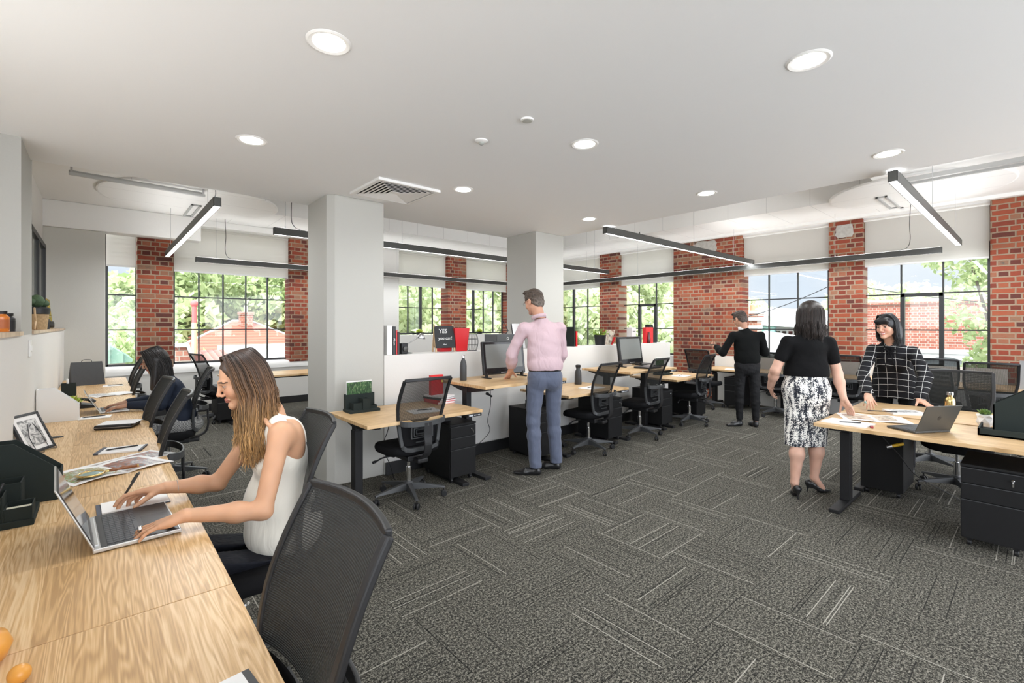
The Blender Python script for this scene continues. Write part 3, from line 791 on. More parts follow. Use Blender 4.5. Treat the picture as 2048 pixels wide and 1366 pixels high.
# ------------------------------------------------------------------ task chair (hub at origin, sitter faces +Y)
def make_chair(label, fabric, group):
    t = thing('task_chair', label, 'office chair', (0, 0, 0), 0, group)
    # star base
    mb = MB(); mb.lathe([(.038, .065), (.042, .07), (.042, .135), (.034, .15)], 20)
    for k in range(5):
        a = 2 * PI * k / 5 + PI / 2 + .31
        R = Matrix.Rotation(a, 4, 'Z')
        sec = [(.03, .028, .075, .135), (.15, .024, .078, .118), (.27, .018, .08, .098), (.315, .015, .074, .088)]
        vs = []; fs = []
        for x, w, z0, z1 in sec:
            vs += [(x, -w, z0), (x, w, z0), (x, w * .7, z1), (x, -w * .7, z1)]
        for i in range(len(sec) - 1):
            for j in range(4):
                fs.append((i * 4 + j, i * 4 + (j + 1) % 4, i * 4 + 4 + (j + 1) % 4, i * 4 + 4 + j))
        fs.append((3, 2, 1, 0)); m = 4 * (len(sec) - 1); fs.append((m, m + 1, m + 2, m + 3))
        mb.add(vs, fs, R)
    mb.build('star_base', M['greyplastic'], t, bevel=.003)
    cast = None
    for k in range(5):
        a = 2 * PI * k / 5 + PI / 2 + .31
        if cast is None:
            mb = MB()
            mb.lathe([(.006, .05), (.006, .082)], 8)
            for s in (-1, 1):
                mb.lathe([(.022, -.008), (.027, -.004), (.027, .004), (.022, .008)], 18, Matrix.Translation((.0, s * .014, .027)) @ Matrix.Rotation(PI / 2, 4, 'X'))
            mb.box(-.012, -.006, .03, .012, .006, .055)
            cast = mb.build('caster', M['plastic'], t, smooth=True)
            c = cast
        else:
            c = cast.copy(); COL.objects.link(c); c.parent = t
        c.location = (.305 * math.cos(a), .305 * math.sin(a), 0); c.rotation_euler = (0, 0, a + .9 + k * .8)
    mb = MB(); mb.cyl((0, 0, .14), (0, 0, .27), .024, n=16); mb.cyl((0, 0, .27), (0, 0, .38), .014, n=16); mb.build('gas_lift', M['chrome'], t, smooth=True)
    mb = MB(); mb.box(-.10, -.16, .355, .10, .12, .405); mb.box(-.05, -.24, .35, .05, -.1, .39); mb.build('tilt_mechanism', M['plastic'], t, bevel=.012)
    mb = MB(); mb.tube(smooth_path([(-.08, .05, .375), (-.20, .07, .37), (-.27, .06, .355), (-.31, .05, .352)], 4), [.007] * 9 + [.012] * 4, 8); mb.build('lever', M['plastic'], t, smooth='all')
    # seat cushion
    mb = MB(); nx, ny = 14, 14; vs = []; fs = []
    def sx(u, v):
        # super-ellipse outline
        a = .245 + .012 * v; b = .235
        return a, b
    for lay, (zz, sc) in enumerate(((.405, .86), (.415, .965), (.445, 1.0), (.472, .975), (.484, .90))):
        for k in range(40):
            an = 2 * PI * k / 40; cx, cy = math.cos(an), math.sin(an); e = .55
            x = .245 * math.copysign(abs(cx) ** e, cx) * sc; y = .24 * math.copysign(abs(cy) ** e, cy) * sc + .03
            z = zz - (.028 * max(0, (y - .17) / .1) ** 2 if y > .17 else 0) + .012 * (y < -.12)
            vs.append((x, y, z))
    for i in range(4):
        for k in range(40): fs.append((i * 40 + k, i * 40 + (k + 1) % 40, i * 40 + 40 + (k + 1) % 40, i * 40 + 40 + k))
    fs.append(tuple(range(39, -1, -1))); fs.append(tuple(range(160, 200)))
    mb.add(vs, fs); mb.build('seat', M['seat'], t, smooth='all')
    # back: frame + mesh. y/z profile leaning back
    def bp(z):           # y of the back surface at height z, lumbar curve then leaning back
        u = (z - .50) / .56
        return -.205 - .135 * u * u + .02 * math.sin(u * PI) - .01
    def bw(z):           # half width
        u = (z - .50) / .56
        return .17 + .055 * min(1, u * 1.7) - .012 * max(0, u - .7)
    zs = [.50 + .56 * i / 14 for i in range(15)]
    def pt(s, z, dy=0): return (s * bw(z), bp(z) + dy + .035 * abs(s) ** 2, z)
    nx = 12
    mb = MB(); vs = []; fs = []
    for z in zs[5:]:
        for i in range(nx + 1): vs.append(pt(-1 + 2 * i / nx, z))
    for j in range(len(zs[5:]) - 1):
        for i in range(nx): a = j * (nx + 1) + i; fs.append((a, a + 1, a + nx + 2, a + nx + 1))
    mb.add(vs, fs); mb.build('mesh_back', fabric, t, smooth='all')
    # frame around the mesh: one strip loop, thicker at the bottom
    mb = MB()
    L_ = [pt(-1, z, -.006) for z in zs[4:]]; R_ = [pt(1, z, -.006) for z in zs[4:]]
    top = [pt(-1 + 2 * i / nx, zs[-1] + .004 * math.sin(PI * i / nx), -.006) for i in range(nx + 1)]
    mb.strip(L_, .026, .020, (1, 0, 0)); mb.strip(R_, .026, .020, (1, 0, 0)); mb.strip(top, .026, .018, (0, 0, 1))
    mb.build('back_frame', M['plastic'], t, bevel=.005)
    # lower U frame and hoop
    mb = MB()
    low = [pt(-1, z, -.008) for z in reversed(zs[:6])] + [(-bw(.5) * .86, bp(.5), .478), (-.1, bp(.5) + .0, .468), (.1, bp(.5), .468), (bw(.5) * .86, bp(.5), .478)] + [pt(1, z, -.008) for z in zs[:6]]
    mb.strip(low[:6], .030, .022, (1, 0, 0)); mb.strip(low[-6:], .030, .022, (1, 0, 0)); mb.strip(low[5:11], .034, .020, (0, 0, 1))
    hoop = []
    zh = .70
    for i in range(17):
        a = PI * i / 16
        hoop.append((-math.cos(a) * (bw(zh) + .004), bp(zh) - .012 - .085 * math.sin(a) ** .8, zh + .006 - .012 * math.sin(a)))
    mb.strip(hoop, .045, .012, (0, 0, 1))
    mb.build('lumbar_frame', M['greyplastic'], t, bevel=.004)
    mb = MB()
    sp = smooth_path([(0, bp(zh) - .095, .705), (0, bp(.6) - .10, .60), (0, bp(.5) - .098, .50), (0, bp(.5) - .062, .42), (0, -.16, .375)], 5)
    mb.strip(sp, [.075] * 8 + [.07] * (len(sp) - 8), .016, (1, 0, 0)); mb.build('spine', M['plastic'], t, bevel=.005)
    # lumbar pad with nested rectangles
    mb = MB()
    for k, (w, z0, z1) in enumerate(((.105, .56, .66), (.082, .578, .648), (.060, .594, .636))):
        y = bp(.6) - .004 + .0
        for q in ((-w, z0, w, z0 + .008), (-w, z1 - .008, w, z1), (-w, z0, -w + .008, z1), (w - .008, z0, w, z1)):
            mb.box(q[0], y - .012, q[1], q[2], y, q[3])
    mb.box(-.06, bp(.53) - .014, .525, .06, bp(.53) - .004, .533)
    mb.build('lumbar_slots', M['greyplastic'], t)
    mb = MB(); vs = []; fs = []
    zz = [.50 + .2 * i / 5 for i in range(6)]
    for z in zz:
        for i in range(nx + 1): vs.append(pt((-1 + 2 * i / nx) * .9, z, .012))
    for j in range(5):
        for i in range(nx): a = j * (nx + 1) + i; fs.append((a, a + 1, a + nx + 2, a + nx + 1))
    mb.add(vs, fs); mb.build('lumbar_pad', M['seat'], t, smooth='all')
    return t

G1 = 'black mesh task chairs at the desk row'; G2 = 'task chairs along the long oak bench'; G3 = 'task chairs at the desks under the right windows'
ch = make_chair('black mesh task chair tucked at the first desk beside the near column', M['mesh'], G1)
ch.location = (2.03, 3.66, 0); ch.rotation_euler = (0, 0, .02)
dup(ch, (4.43, 3.62, 0), .09, 'black mesh task chair second in the desk row, beside the man in the pink shirt')
dup(ch, (5.52, 3.62, 0), .10, 'black mesh task chair in front of the raised desk with the square monitor')
dup(ch, (6.80, 3.58, 0), .12, 'black mesh task chair at the last desk of the row, near the wide brick wall')
# chairs facing the left wall (bench): dense fabric seen from the front
chb = make_chair('charcoal task chair in the near foreground pushed up to the oak bench', M['densemesh'], G2)
chb.location = (0.13, 1.12, 0); chb.rotation_euler = (0, 0, PI / 2 + .02)
dup(chb, (0.48, 2.33, 0), PI / 2 - .05, 'charcoal task chair the woman in the white top is sitting on')
dup(chb, (0.10, 3.70, 0), PI / 2 - .06, 'charcoal task chair directly behind the woman in the white top, second along the bench')
dup(chb, (0.10, 4.72, 0), PI / 2 + .05, 'charcoal task chair at the bench next before the long-haired woman typing')
dup(chb, (0.52, 5.62, 0), PI / 2 - .1, 'task chair the dark-haired woman typing is sitting on')
dup(chb, (0.10, 6.95, 0), PI / 2, 'charcoal task chair at the bench beyond the typing woman')
dup(chb, (0.12, 8.05, 0), PI / 2, 'farthest charcoal task chair at the bench, by the brick pier')
dup(ch, (1.42, 8.62, 0), -PI / 2 + .25, 'task chair seen sideways below the five-column window', G2)
dup(ch, (2.95, 8.15, 0), PI / 2 + .5, 'task chair half hidden by the near column, at the back desk', G2)
# right side
dup(ch, (5.80, 0.50, 0), PI / 2 + .03, 'large black mesh chair across the right desk, behind the open laptop', G3)
dup(ch, (6.62, 0.78, 0), -PI / 2 - .1, 'black chair just behind the mesh chair across the right desk', G3)
dup(ch, (8.05, 0.42, 0), -PI / 2 + .12, 'black mesh chair near the right edge, showing brick through its back', G3)
dup(ch, (8.45, 0.93, 0), -PI / 2 + .05, 'black mesh chair below the window with the arched building outside', G3)
dup(ch, (8.45, 1.92, 0), -PI / 2 - .02, 'black mesh chair between the two women, against the brick pier', G3)
dup(ch, (8.45, 2.93, 0), -PI / 2 + .04, 'black mesh chair right beside the man in the black jumper', G3)
dup(ch, (8.38, 4.10, 0), -PI / 2 - .05, 'wide-looking black mesh chair in front of the wide brick wall', G3)

# ------------------------------------------------------------------ drawer pedestal (front faces -Y, origin at floor centre of the front edge)
def make_pedestal(label, group='black drawer units on castors'):
    t = thing('drawer_pedestal', label, 'drawer unit', (0, 0, 0), 0, group)
    w, d, h = .30, .50, .56
    mb = MB(); mb.box(-w / 2, .018, .055, w / 2, d, h - .018); mb.build('body', M['cab'], t, bevel=.003)
    mb = MB(); mb.box(-w / 2 - .002, .0, h - .018, w / 2 + .002, d + .002, h); mb.build('top_panel', M['cab'], t, bevel=.003)
    zz = [(.060, .318), (.323, .428), (.433, .535)]
    for i, (z0, z1) in enumerate(zz):
        mb = MB(); mb.box(-w / 2 + .003, 0, z0, w / 2 - .003, .017, z1); dr = mb.build('drawer', M['cab'], t, bevel=.002)
        mb = MB(); mb.box(-w / 2 + .003, -.001, z1 - .004, w / 2 - .003, .004, z1 + .0008); mb.build('lip', M['greyplastic'], dr)
        if i == 2:
            mb = MB(); mb.lathe([(.009, 0), (.009, .006), (.006, .010)], 14, Matrix.Translation((w / 2 - .055, 0, .495)) @ Matrix.Rotation(PI / 2, 4, 'X'))
            lk = mb.build('lock', M['chrome'], dr, smooth=True)
            mb = MB(); X0 = w / 2 - .055
            mb.box(X0 - .002, -.024, .487, X0 + .002, -.008, .502); mb.box(X0 - .001, -.028, .462, X0 + .006, -.025, .489); mb.torus((0, 0, 0), .008, .001, 14, 5, Matrix.Translation((X0, -.02, .485)) @ Matrix.Rotation(PI / 2, 4, 'Y'))
            mb.build('key', M['chrome'], dr)
    for x in (-w / 2 + .04, w / 2 - .04):
        for y in (.05, d - .05):
            mb = MB(); mb.lathe([(.018, -.012), (.021, -.008), (.021, .008), (.018, .012)], 14, Matrix.Translation((x, y, .0212)) @ Matrix.Rotation(PI / 2, 4, 'Y')); mb.box(x - .016, y - .016, .04, x + .016, y + .016, .055)
            mb.build('caster', M['plastic'], t, smooth=True)
    return t
pd = make_pedestal('black drawer unit with keys under the first desk')
pd.location = (2.63, 3.68, 0)
dup(pd, (3.76, 3.64, 0), 0, 'black drawer unit behind the legs of the man in the pink shirt')
dup(pd, (5.00, 3.64, 0), 0, 'black drawer unit between the second and third chairs of the desk row')
dup(pd, (6.26, 3.64, 0), 0, 'black drawer unit between the third and fourth chairs of the desk row')
dup(pd, (7.30, 3.64, 0), 0, 'black drawer unit at the far end of the desk row')
dup(pd, (8.55, 3.68, 0), -PI / 2, 'black drawer unit left of the man in the black jumper')
dup(pd, (8.62, 2.50, 0), -PI / 2, 'black drawer unit hidden behind the man in the black jumper')
p = dup(pd, (4.42, 0.215, 0), -PI / 2, 'large near black drawer unit with keys under the right desk, at the photo edge')
dup(pd, (5.66, 0.93, 0), PI / 2, 'black drawer unit seen from behind beside the second metal desk leg')
dup(pd, (1.50, 8.28, 0), 0, 'black drawer unit at the back desk, behind the head of the white-topped woman')

# ------------------------------------------------------------------ sit-stand desk: origin floor at front-left corner, x width, y depth
def make_desk(label, w, d, h, group, control=True, name='sit_stand_desk'):
    t = thing(name, label, 'desk', (0, 0, 0), 0, group)
    mb = MB(); mb.box(0, 0, h - .028, w, d, h); mb.build('desktop', M['oak_x'], t, bevel=.002)
    for i, x in enumerate((.115, w - .115)):
        lg = MB(); lg.box(x - .035, d * .52, .03, x + .035, d * .52 + .09, min(.64, h - .12)); o = lg.build('leg', M['black'], t, bevel=.003)
        if h > .8 or True:
            mb = MB(); mb.box(x - .029, d * .52 + .006, .3, x + .029, d * .52 + .084, h - .06); mb.build('inner_tube', M['black'], o, bevel=.002)
        mb = MB(); mb.box(x - .038, d * .13, .0, x + .038, d * .97, .03); mb.build('foot', M['black'], t, bevel=.006)
        mb = MB()
        mb.prism_x([(d * .06, h - .027), (d * .06, h - .05), (d * .45, h - .10), (d * .66, h - .10), (d * .95, h - .05), (d * .95, h - .027)], x - .02, x + .02)
        mb.build('side_arm', M['black'], t, bevel=.002)
    mb = MB(); mb.box(.13, d * .55, h - .09, w - .13, d * .55 + .05, h - .045); mb.box(.13, d * .62, h - .07, w - .13, d * .62 + .03, h - .045); mb.build('cross_beam', M['black'], t, bevel=.003)
    if control:
        mb = MB(); mb.box(w - .18, -.012, h - .055, w - .02, .05, h - .026); cb = mb.build('control_panel', M['plastic'], t, bevel=.004)
        mb = MB(); mb.box(w - .165, -.014, h - .048, w - .12, -.011, h - .034)
        for k in range(5): mb.box(w - .11 + k * .015, -.014, h - .045, w - .102 + k * .015, -.011, h - .037)
        mb.build('buttons', flat('button_grey', (.45, .47, .5), .4) if 'btn' not in M else M['btn'], cb)
    return t
M['btn'] = flat('button_grey', (.45, .47, .5), .4)
GD = 'oak-topped sit-stand desks in the row along the low wall'
d1 = make_desk('lowered oak sit-stand desk beside the near column, with the dark desk organiser', 1.13, .80, .72, GD); d1.location = (1.555, 3.45, 0)
d2 = make_desk('raised oak standing desk the man in the pink shirt leans on', 1.13, .80, .925, GD); d2.location = (2.72, 3.45, 0)
dup(d1, (3.89, 3.45, 0), 0, 'lowered oak desk with a dark flask, between the pink-shirted man and the second chair')
d4 = make_desk('raised oak standing desk carrying the square-looking monitor', 1.13, .80, .905, GD); d4.location = (5.06, 3.45, 0)
dup(d1, (6.20, 3.45, 0), 0, 'last lowered oak desk of the row, with a dark organiser and a notepad')
GR = 'oak-topped desks on the right side'
d6 = make_desk('near oak desk on the right with magazines and open laptop', 1.6, .79, .72, GR, name='oak_desk')
d6.rotation_euler = (0, 0, -PI / 2); d6.location = (4.30, 1.21, 0)
dup(d6, (5.93, 1.21 - 1.6, 0), PI / 2, 'oak desk back to back behind the near right desk, where the woman in plaid leans')
d7 = make_desk('oak desk under the wide brick wall, left of the man in the black jumper', 1.45, .72, .69, GR, name='oak_desk')
d7.rotation_euler = (0, 0, -PI / 2); d7.location = (8.57, 4.32, 0)
dup(d7, (8.57, 2.86, 0), -PI / 2, 'oak desk behind the woman in the black top')
dup(d7, (8.57, 1.40, 0), -PI / 2, 'oak desk at the right edge under the window')
d8 = make_desk('oak desk by the back windows, left of the near column', 1.7, .78, .72, GR, name='oak_desk')
d8.location = (1.42, 7.95, 0)

# ------------------------------------------------------------------ long bench along the left wall
GB = 'joined oak bench sections along the left wall'
YS = [0.36, 1.62, 2.88, 4.15, 5.42, 6.68, 7.94, 9.2]
LB = ['nearest oak bench section at the bottom left corner', 'oak bench section under the open laptop', 'oak bench section under the magazines and magnifying glass',
      'oak bench section under the black zip case', 'oak bench section where the dark-haired woman types', 'oak bench section with open magazines beyond the typing woman', 'farthest oak bench section, with the black paper bag']
for i in range(7):
    y0, y1 = YS[i], YS[i + 1]
    t = thing('bench_desk', LB[i], 'desk', (0, y0, 0), 0, GB)
    mb = MB(); mb.box(XL + .004, .0015, .695, .305, y1 - y0 - .0015, .72); o = mb.build('worktop', M['oak_y'], t, bevel=.0015)
    for yy in (.08, y1 - y0 - .08):
        mb = MB(); mb.box(-.10, yy - .03, .03, -.02, yy + .03, .66); lg = mb.build('leg', M['black'], t, bevel=.003)
        mb = MB(); mb.box(-.34, yy - .035, 0, .26, yy + .035, .03); mb.build('foot', M['black'], t, bevel=.005)
        mb = MB(); mb.box(-.34, yy - .02, .66, .27, yy + .02, .694); mb.build('bracket', M['black'], t, bevel=.003)

# cables under the desks
def cable(label, pts, r=.0035, plug=None):
    t = thing('power_cable', label, 'cable', pts[0])
    p0 = Vector(pts[0]); q = [Vector(p) - p0 for p in pts]
    mb = MB(); mb.tube(smooth_path(q, 6), r, 6); mb.build('cord', M['plastic'], t, smooth='all')
    if plug is not None:
        mb = MB(); c = Vector(plug) - p0; mb.cyl(c + Vector((-.03, 0, .015)), c + Vector((.03, 0, -.02)), .011, n=10); mb.cyl(c + Vector((-.045, 0, .02)), c + Vector((-.02, 0, .012)), .016, n=10); mb.build('coupler', M['plastic'], t, smooth=True)
    return t
cable('black cable hanging with a coupler below the raised desk, reaching the skirting', [(3.22, 4.0, .90), (3.22, 4.0, .78), (3.22, 4.0, .62), (3.22, 4.05, .45), (3.28, 4.1, .30), (3.12, 4.2, .13), (2.98, 4.3, .10), (2.93, 4.34, .15), (2.95, 4.345, .30), (2.93, 4.35, .42)], plug=(3.21, 4.0, .74))
cable('thin black cable hanging under the first desk beside the chair', [(2.00, 3.95, .69), (1.98, 3.95, .55), (1.93, 3.95, .40), (2.02, 4.0, .22), (2.12, 4.1, .03), (2.2, 4.3, .02)])
cable('black cable bundle under the right desk beside the drawer unit', [(4.85, .95, .69), (4.83, .86, .58), (4.86, .76, .45), (4.9, .66, .30), (5.1, .5, .16), (5.3, .3, .015), (5.3, .0, .012)])
t = thing('plug_adapter', 'yellow plug adapter dangling under the right desk', 'plug', (4.84, .80, .52))
mb = MB(); mb.cyl((0, 0, 0), (.01, -.07, .03), .012, n=10); mb.build('body', flat('yellow_plug', (.75, .45, .02), .4), t, smooth=True)
mb = MB(); mb.cyl((-.005, .035, -.015), (0, 0, 0), .014, n=10); mb.build('cap', M['steel'], t, smooth=True)
# ------------------------------------------------------------------ smooth-union modelling on a grid, for bodies, clothes and hair
def V3(*a): return np.array(a, dtype=np.float64)
def nrm(v): return v / (np.linalg.norm(v) + 1e-12)

class Field:
    def __init__(self, lo, hi, vox):
        self.vox = vox; self.lo = np.array(lo, float)
        self.n = np.maximum(4, np.ceil((np.array(hi, float) - self.lo) / vox).astype(int) + 1)
        self.d = np.full(self.n, 0.2, dtype=np.float32)
        self.ax = [(self.lo[i] + vox * np.arange(self.n[i])).astype(np.float32) for i in range(3)]
    def _sl(self, lo, hi):
        a = np.clip(np.floor((np.array(lo) - self.lo) / self.vox).astype(int), 0, self.n)
        b = np.clip(np.ceil((np.array(hi) - self.lo) / self.vox).astype(int) + 1, 0, self.n)
        if np.any(b <= a): return None
        return tuple(slice(a[i], b[i]) for i in range(3))
    def _grid(self, sl):
        return self.ax[0][sl[0]][:, None, None], self.ax[1][sl[1]][None, :, None], self.ax[2][sl[2]][None, None, :]
    def op(self, lo, hi, fn, k, mode):
        pad = max(k, .002) * 1.2 + self.vox * 2
        sl = self._sl(np.array(lo) - pad, np.array(hi) + pad)
        if sl is None: return
        g = self._grid(sl); b = fn(*g).astype(np.float32); a = self.d[sl]
        if mode == 's':        # smooth subtraction
            b = -b
            h = np.clip(0.5 - 0.5 * (a - b) / max(k, 1e-5), 0, 1)
            self.d[sl] = a * (1 - h) + b * h + k * h * (1 - h)
        elif mode == 'i':
            self.d[sl] = np.maximum(a, b)
        else:
            h = np.clip(0.5 + 0.5 * (b - a) / max(k, 1e-5), 0, 1)
            self.d[sl] = b * (1 - h) + a * h - k * h * (1 - h)
    def cone(self, p, q, r1, r2=None, k=.015, mode='u', flat=None):
        """round cone from p to q; flat=(axis vector, factor) squashes it along an axis"""
        p = np.array(p, float); q = np.array(q, float); r2 = r1 if r2 is None else r2
        R = max(r1, r2); pad = R + .01
        ba = q - p; L2 = float(ba @ ba) + 1e-12
        def fn(x, y, z):
            px, py, pz = x - p[0], y - p[1], z - p[2]
            t = np.clip((px * ba[0] + py * ba[1] + pz * ba[2]) / L2, 0, 1)
            dx, dy, dz = px - t * ba[0], py - t * ba[1], pz - t * ba[2]
            r = r1 + (r2 - r1) * t
            if flat is not None:
                f, s = flat; w = dx * f[0] + dy * f[1] + dz * f[2]
                d2 = dx * dx + dy * dy + dz * dz + w * w * (1 / (s * s) - 1)
                return (np.sqrt(np.maximum(d2, 0)) - r) * (0.5 + 0.5 * s)
            return np.sqrt(dx * dx + dy * dy + dz * dz) - r
        self.op(np.minimum(p, q) - pad, np.maximum(p, q) + pad, fn, k, mode)
        return self
    def ell(self, c, r, fr=None, k=.015, mode='u'):
        """ellipsoid, radii r along the frame fr (rows: unit vectors)"""
        c = np.array(c, float); r = np.array(r, float)
        F = np.eye(3) if fr is None else np.array(fr, float)
        R = float(r.max()) + .01
        def fn(x, y, z):
            px, py, pz = x - c[0], y - c[1], z - c[2]
            a = px * F[0, 0] + py * F[0, 1] + pz * F[0, 2]; b = px * F[1, 0] + py * F[1, 1] + pz * F[1, 2]; e = px * F[2, 0] + py * F[2, 1] + pz * F[2, 2]
            k0 = np.sqrt((a / r[0]) ** 2 + (b / r[1]) ** 2 + (e / r[2]) ** 2)
            k1 = np.sqrt((a / r[0] ** 2) ** 2 + (b / r[1] ** 2) ** 2 + (e / r[2] ** 2) ** 2)
            return k0 * (k0 - 1) / (k1 + 1e-6)
        self.op(c - R, c + R, fn, k, mode)
        return self
    def cut(self, p, n):
        """keep the side the normal n points away from"""
        p = np.array(p, float); n = nrm(np.array(n, float))
        x, y, z = self._grid((slice(None),) * 3)
        self.d = np.maximum(self.d, ((x - p[0]) * n[0] + (y - p[1]) * n[1] + (z - p[2]) * n[2]).astype(np.float32))
        return self
    def ruffle(self, fn):
        """displace the surface outwards by fn(x, y, z)"""
        x, y, z = self._grid((slice(None),) * 3)
        self.d = self.d - np.asarray(fn(x, y, z), dtype=np.float32) * np.ones_like(self.d)
        return self
    def surface(self):
        d = self.d; n = np.array(d.shape)
        ins = d < 0
        c = np.zeros(n - 1, dtype=np.int8)
        for i in (0, 1):
            for j in (0, 1):
                for k in (0, 1):
                    c += ins[i:n[0] - 1 + i, j:n[1] - 1 + j, k:n[2] - 1 + k]
        act = (c > 0) & (c < 8)
        idx = np.argwhere(act)
        if len(idx) == 0: return np.zeros((0, 3)), np.zeros((0, 4), int)
        m = np.full(act.shape, -1, dtype=np.int64); m[act] = np.arange(len(idx))
        acc = np.zeros((len(idx), 3)); cnt = np.zeros(len(idx))
        corners = [(i, j, k) for i in (0, 1) for j in (0, 1) for k in (0, 1)]
        vals = {co: d[idx[:, 0] + co[0], idx[:, 1] + co[1], idx[:, 2] + co[2]].astype(np.float64) for co in corners}
        for a in corners:
            for ax in range(3):
                if a[ax] == 1: continue
                b = list(a); b[ax] = 1; b = tuple(b)
                va, vb = vals[a], vals[b]
                s = (va < 0) != (vb < 0)
                t = np.where(s, va / np.where(s, va - vb, 1), 0)
                P = np.zeros((len(idx), 3)); P += a; P[:, ax] = t
                acc[s] += P[s]; cnt[s] += 1
        verts = self.lo + (idx + acc / cnt[:, None]) * self.vox
        quads = []
        for ax in range(3):
            u, v = (ax + 1) % 3, (ax + 2) % 3
            s0 = [slice(None)] * 3; s1 = [slice(None)] * 3
            s0[ax] = slice(0, n[ax] - 1); s1[ax] = slice(1, n[ax])
            A = ins[tuple(s0)]; B = ins[tuple(s1)]
            e = np.argwhere(A != B)
            ok = (e[:, u] > 0) & (e[:, u] < n[u] - 1) & (e[:, v] > 0) & (e[:, v] < n[v] - 1)
            e = e[ok]
            if len(e) == 0: continue
            fl = A[e[:, 0], e[:, 1], e[:, 2]]
            def cell(du, dv):
                q = e.copy(); q[:, u] -= du; q[:, v] -= dv
                return m[q[:, 0], q[:, 1], q[:, 2]]
            q = np.stack([cell(1, 1), cell(0, 1), cell(0, 0), cell(1, 0)], 1)
            q[~fl] = q[~fl][:, ::-1]
            quads.append(q)
        return verts, np.concatenate(quads)

def np_mesh(name, chunks, mats, parent=None, color=None, origin=(0, 0, 0), smooth_it=0):
    """chunks: list of (verts, quads); color(verts)->(n,3) stored as the point colour 'Col'"""
    vs = []; fs = []; off = 0
    for v, q in chunks:
        vs.append(v); fs.append(q + off); off += len(v)
    v = np.concatenate(vs); q = np.concatenate(fs)
    q = q[(q >= 0).all(1)]
    o_ = np.array(origin, float)
    me = bpy.data.meshes.new(name)
    me.vertices.add(len(v)); me.vertices.foreach_set('co', (v - o_).astype(np.float32).ravel())
    k = q.shape[1]
    me.loops.add(len(q) * k); me.loops.foreach_set('vertex_index', q.astype(np.int32).ravel())
    me.polygons.add(len(q)); me.polygons.foreach_set('loop_start', np.arange(0, len(q) * k, k, dtype=np.int32))
    me.polygons.foreach_set('use_smooth', np.ones(len(q), dtype=bool))
    me.update(calc_edges=True)
    for mt in (mats if isinstance(mats, (list, tuple)) else [mats]): me.materials.append(mt)
    if color is not None:
        c = np.ones((len(v), 4), dtype=np.float32); c[:, :3] = color(v)
        a = me.color_attributes.new('Col', 'FLOAT_COLOR', 'POINT'); a.data.foreach_set('color', c.ravel())
    ob = bpy.data.objects.new(name, me); COL.objects.link(ob)
    if parent is not None: ob.parent = parent
    if smooth_it:
        s = ob.modifiers.new('smooth', 'SMOOTH'); s.iterations = smooth_it; s.factor = 0.5
    return ob

# ---- anatomy ----
def frame(fwd, up=(0, 0, 1)):
    f = nrm(np.array(fwd, float)); u = np.array(up, float); u = nrm(u - f * (u @ f)); r = np.cross(f, u)
    return r, f, u      # right, forward, up

def head_parts(F, c, fwd, up, s=1.0, female=True, grow=0.0, ears=True, smile=False):
    r, f, u = frame(fwd, up); fr = (r, f, u)
    P = lambda x, y, z: np.array(c) + s * (x * r + y * f + z * u)
    g = grow; w = 1.0 if female else 1.05
    F.ell(P(0, -.012, .035), s * V3(.074 * w + g, .094 + g, .086 + g), fr, k=.01)
    F.ell(P(0, .022, -.025), s * V3(.058 * w + g, .068 + g, .082 + g), fr, k=.03)
    jw = .040 if female else .047
    for sg in (-1, 1):
        F.cone(P(sg * jw, .005, -.055), P(sg * .010, .070, -.098), s * (.016 + g), s * (.013 + g), k=.025)
        F.ell(P(sg * .036, .058, -.030), s * V3(.024, .022, .024), fr, k=.022)
    F.ell(P(0, .074, -.098), s * V3(.017, .014, .014) * (1 if female else 1.15), fr, k=.015)
    if grow == 0:
        for sg in (-1, 1):
            F.ell(P(sg * .031, .098, .004), s * V3(.017, .012, .0095), fr, k=.014, mode='s')
            F.ell(P(sg * .031, .076, .003), s * V3(.0125, .0125, .0115), fr, k=.003)
            F.cone(P(sg * .012, .0905, .021), P(sg * .044, .080, .021), s * .0060, s * .0045, k=.014)
            F.cone(P(sg * .019, .0885, .0125), P(sg * .044, .080, .0105), s * .0032, s * .0028, k=.003)   # upper lid
            if ears:
                F.ell(P(sg * .0755 * w, -.005, -.005), s * V3(.009, .019, .031), fr, k=.006)
                F.ell(P(sg * .083 * w, .001, -.003), s * V3(.005, .010, .018), fr, k=.004, mode='s')
        F.cone(P(0, .0885, .018), P(0, .1085, -.027), s * .0072, s * .0085, k=.012)
        F.ell(P(0, .1095, -.0315), s * V3(.0092, .0088, .0080), fr, k=.008)
        for sg in (-1, 1): F.ell(P(sg * .0115, .098, -.038), s * V3(.0075, .009, .0065), fr, k=.006)
        z = -.063
        cz = .006 if smile else 0
        mw = .027 if smile else .021
        for sg in (-1, 1):
            F.cone(P(0, .0905, z + .0032), P(sg * mw, .080, z + .001 + cz), s * .0048, s * .0028, k=.006)
            F.cone(P(0, .0890, z - .0070), P(sg * mw * .9, .080, z - .002 + cz), s * .0054, s * .0028, k=.006)
        if smile:
            for sg in (-1, 1): F.cone(P(sg * .012, .0935, z - .0015), P(sg * .0, .094, z - .003), s * .0018, s * .0018, k=.003)
    return fr

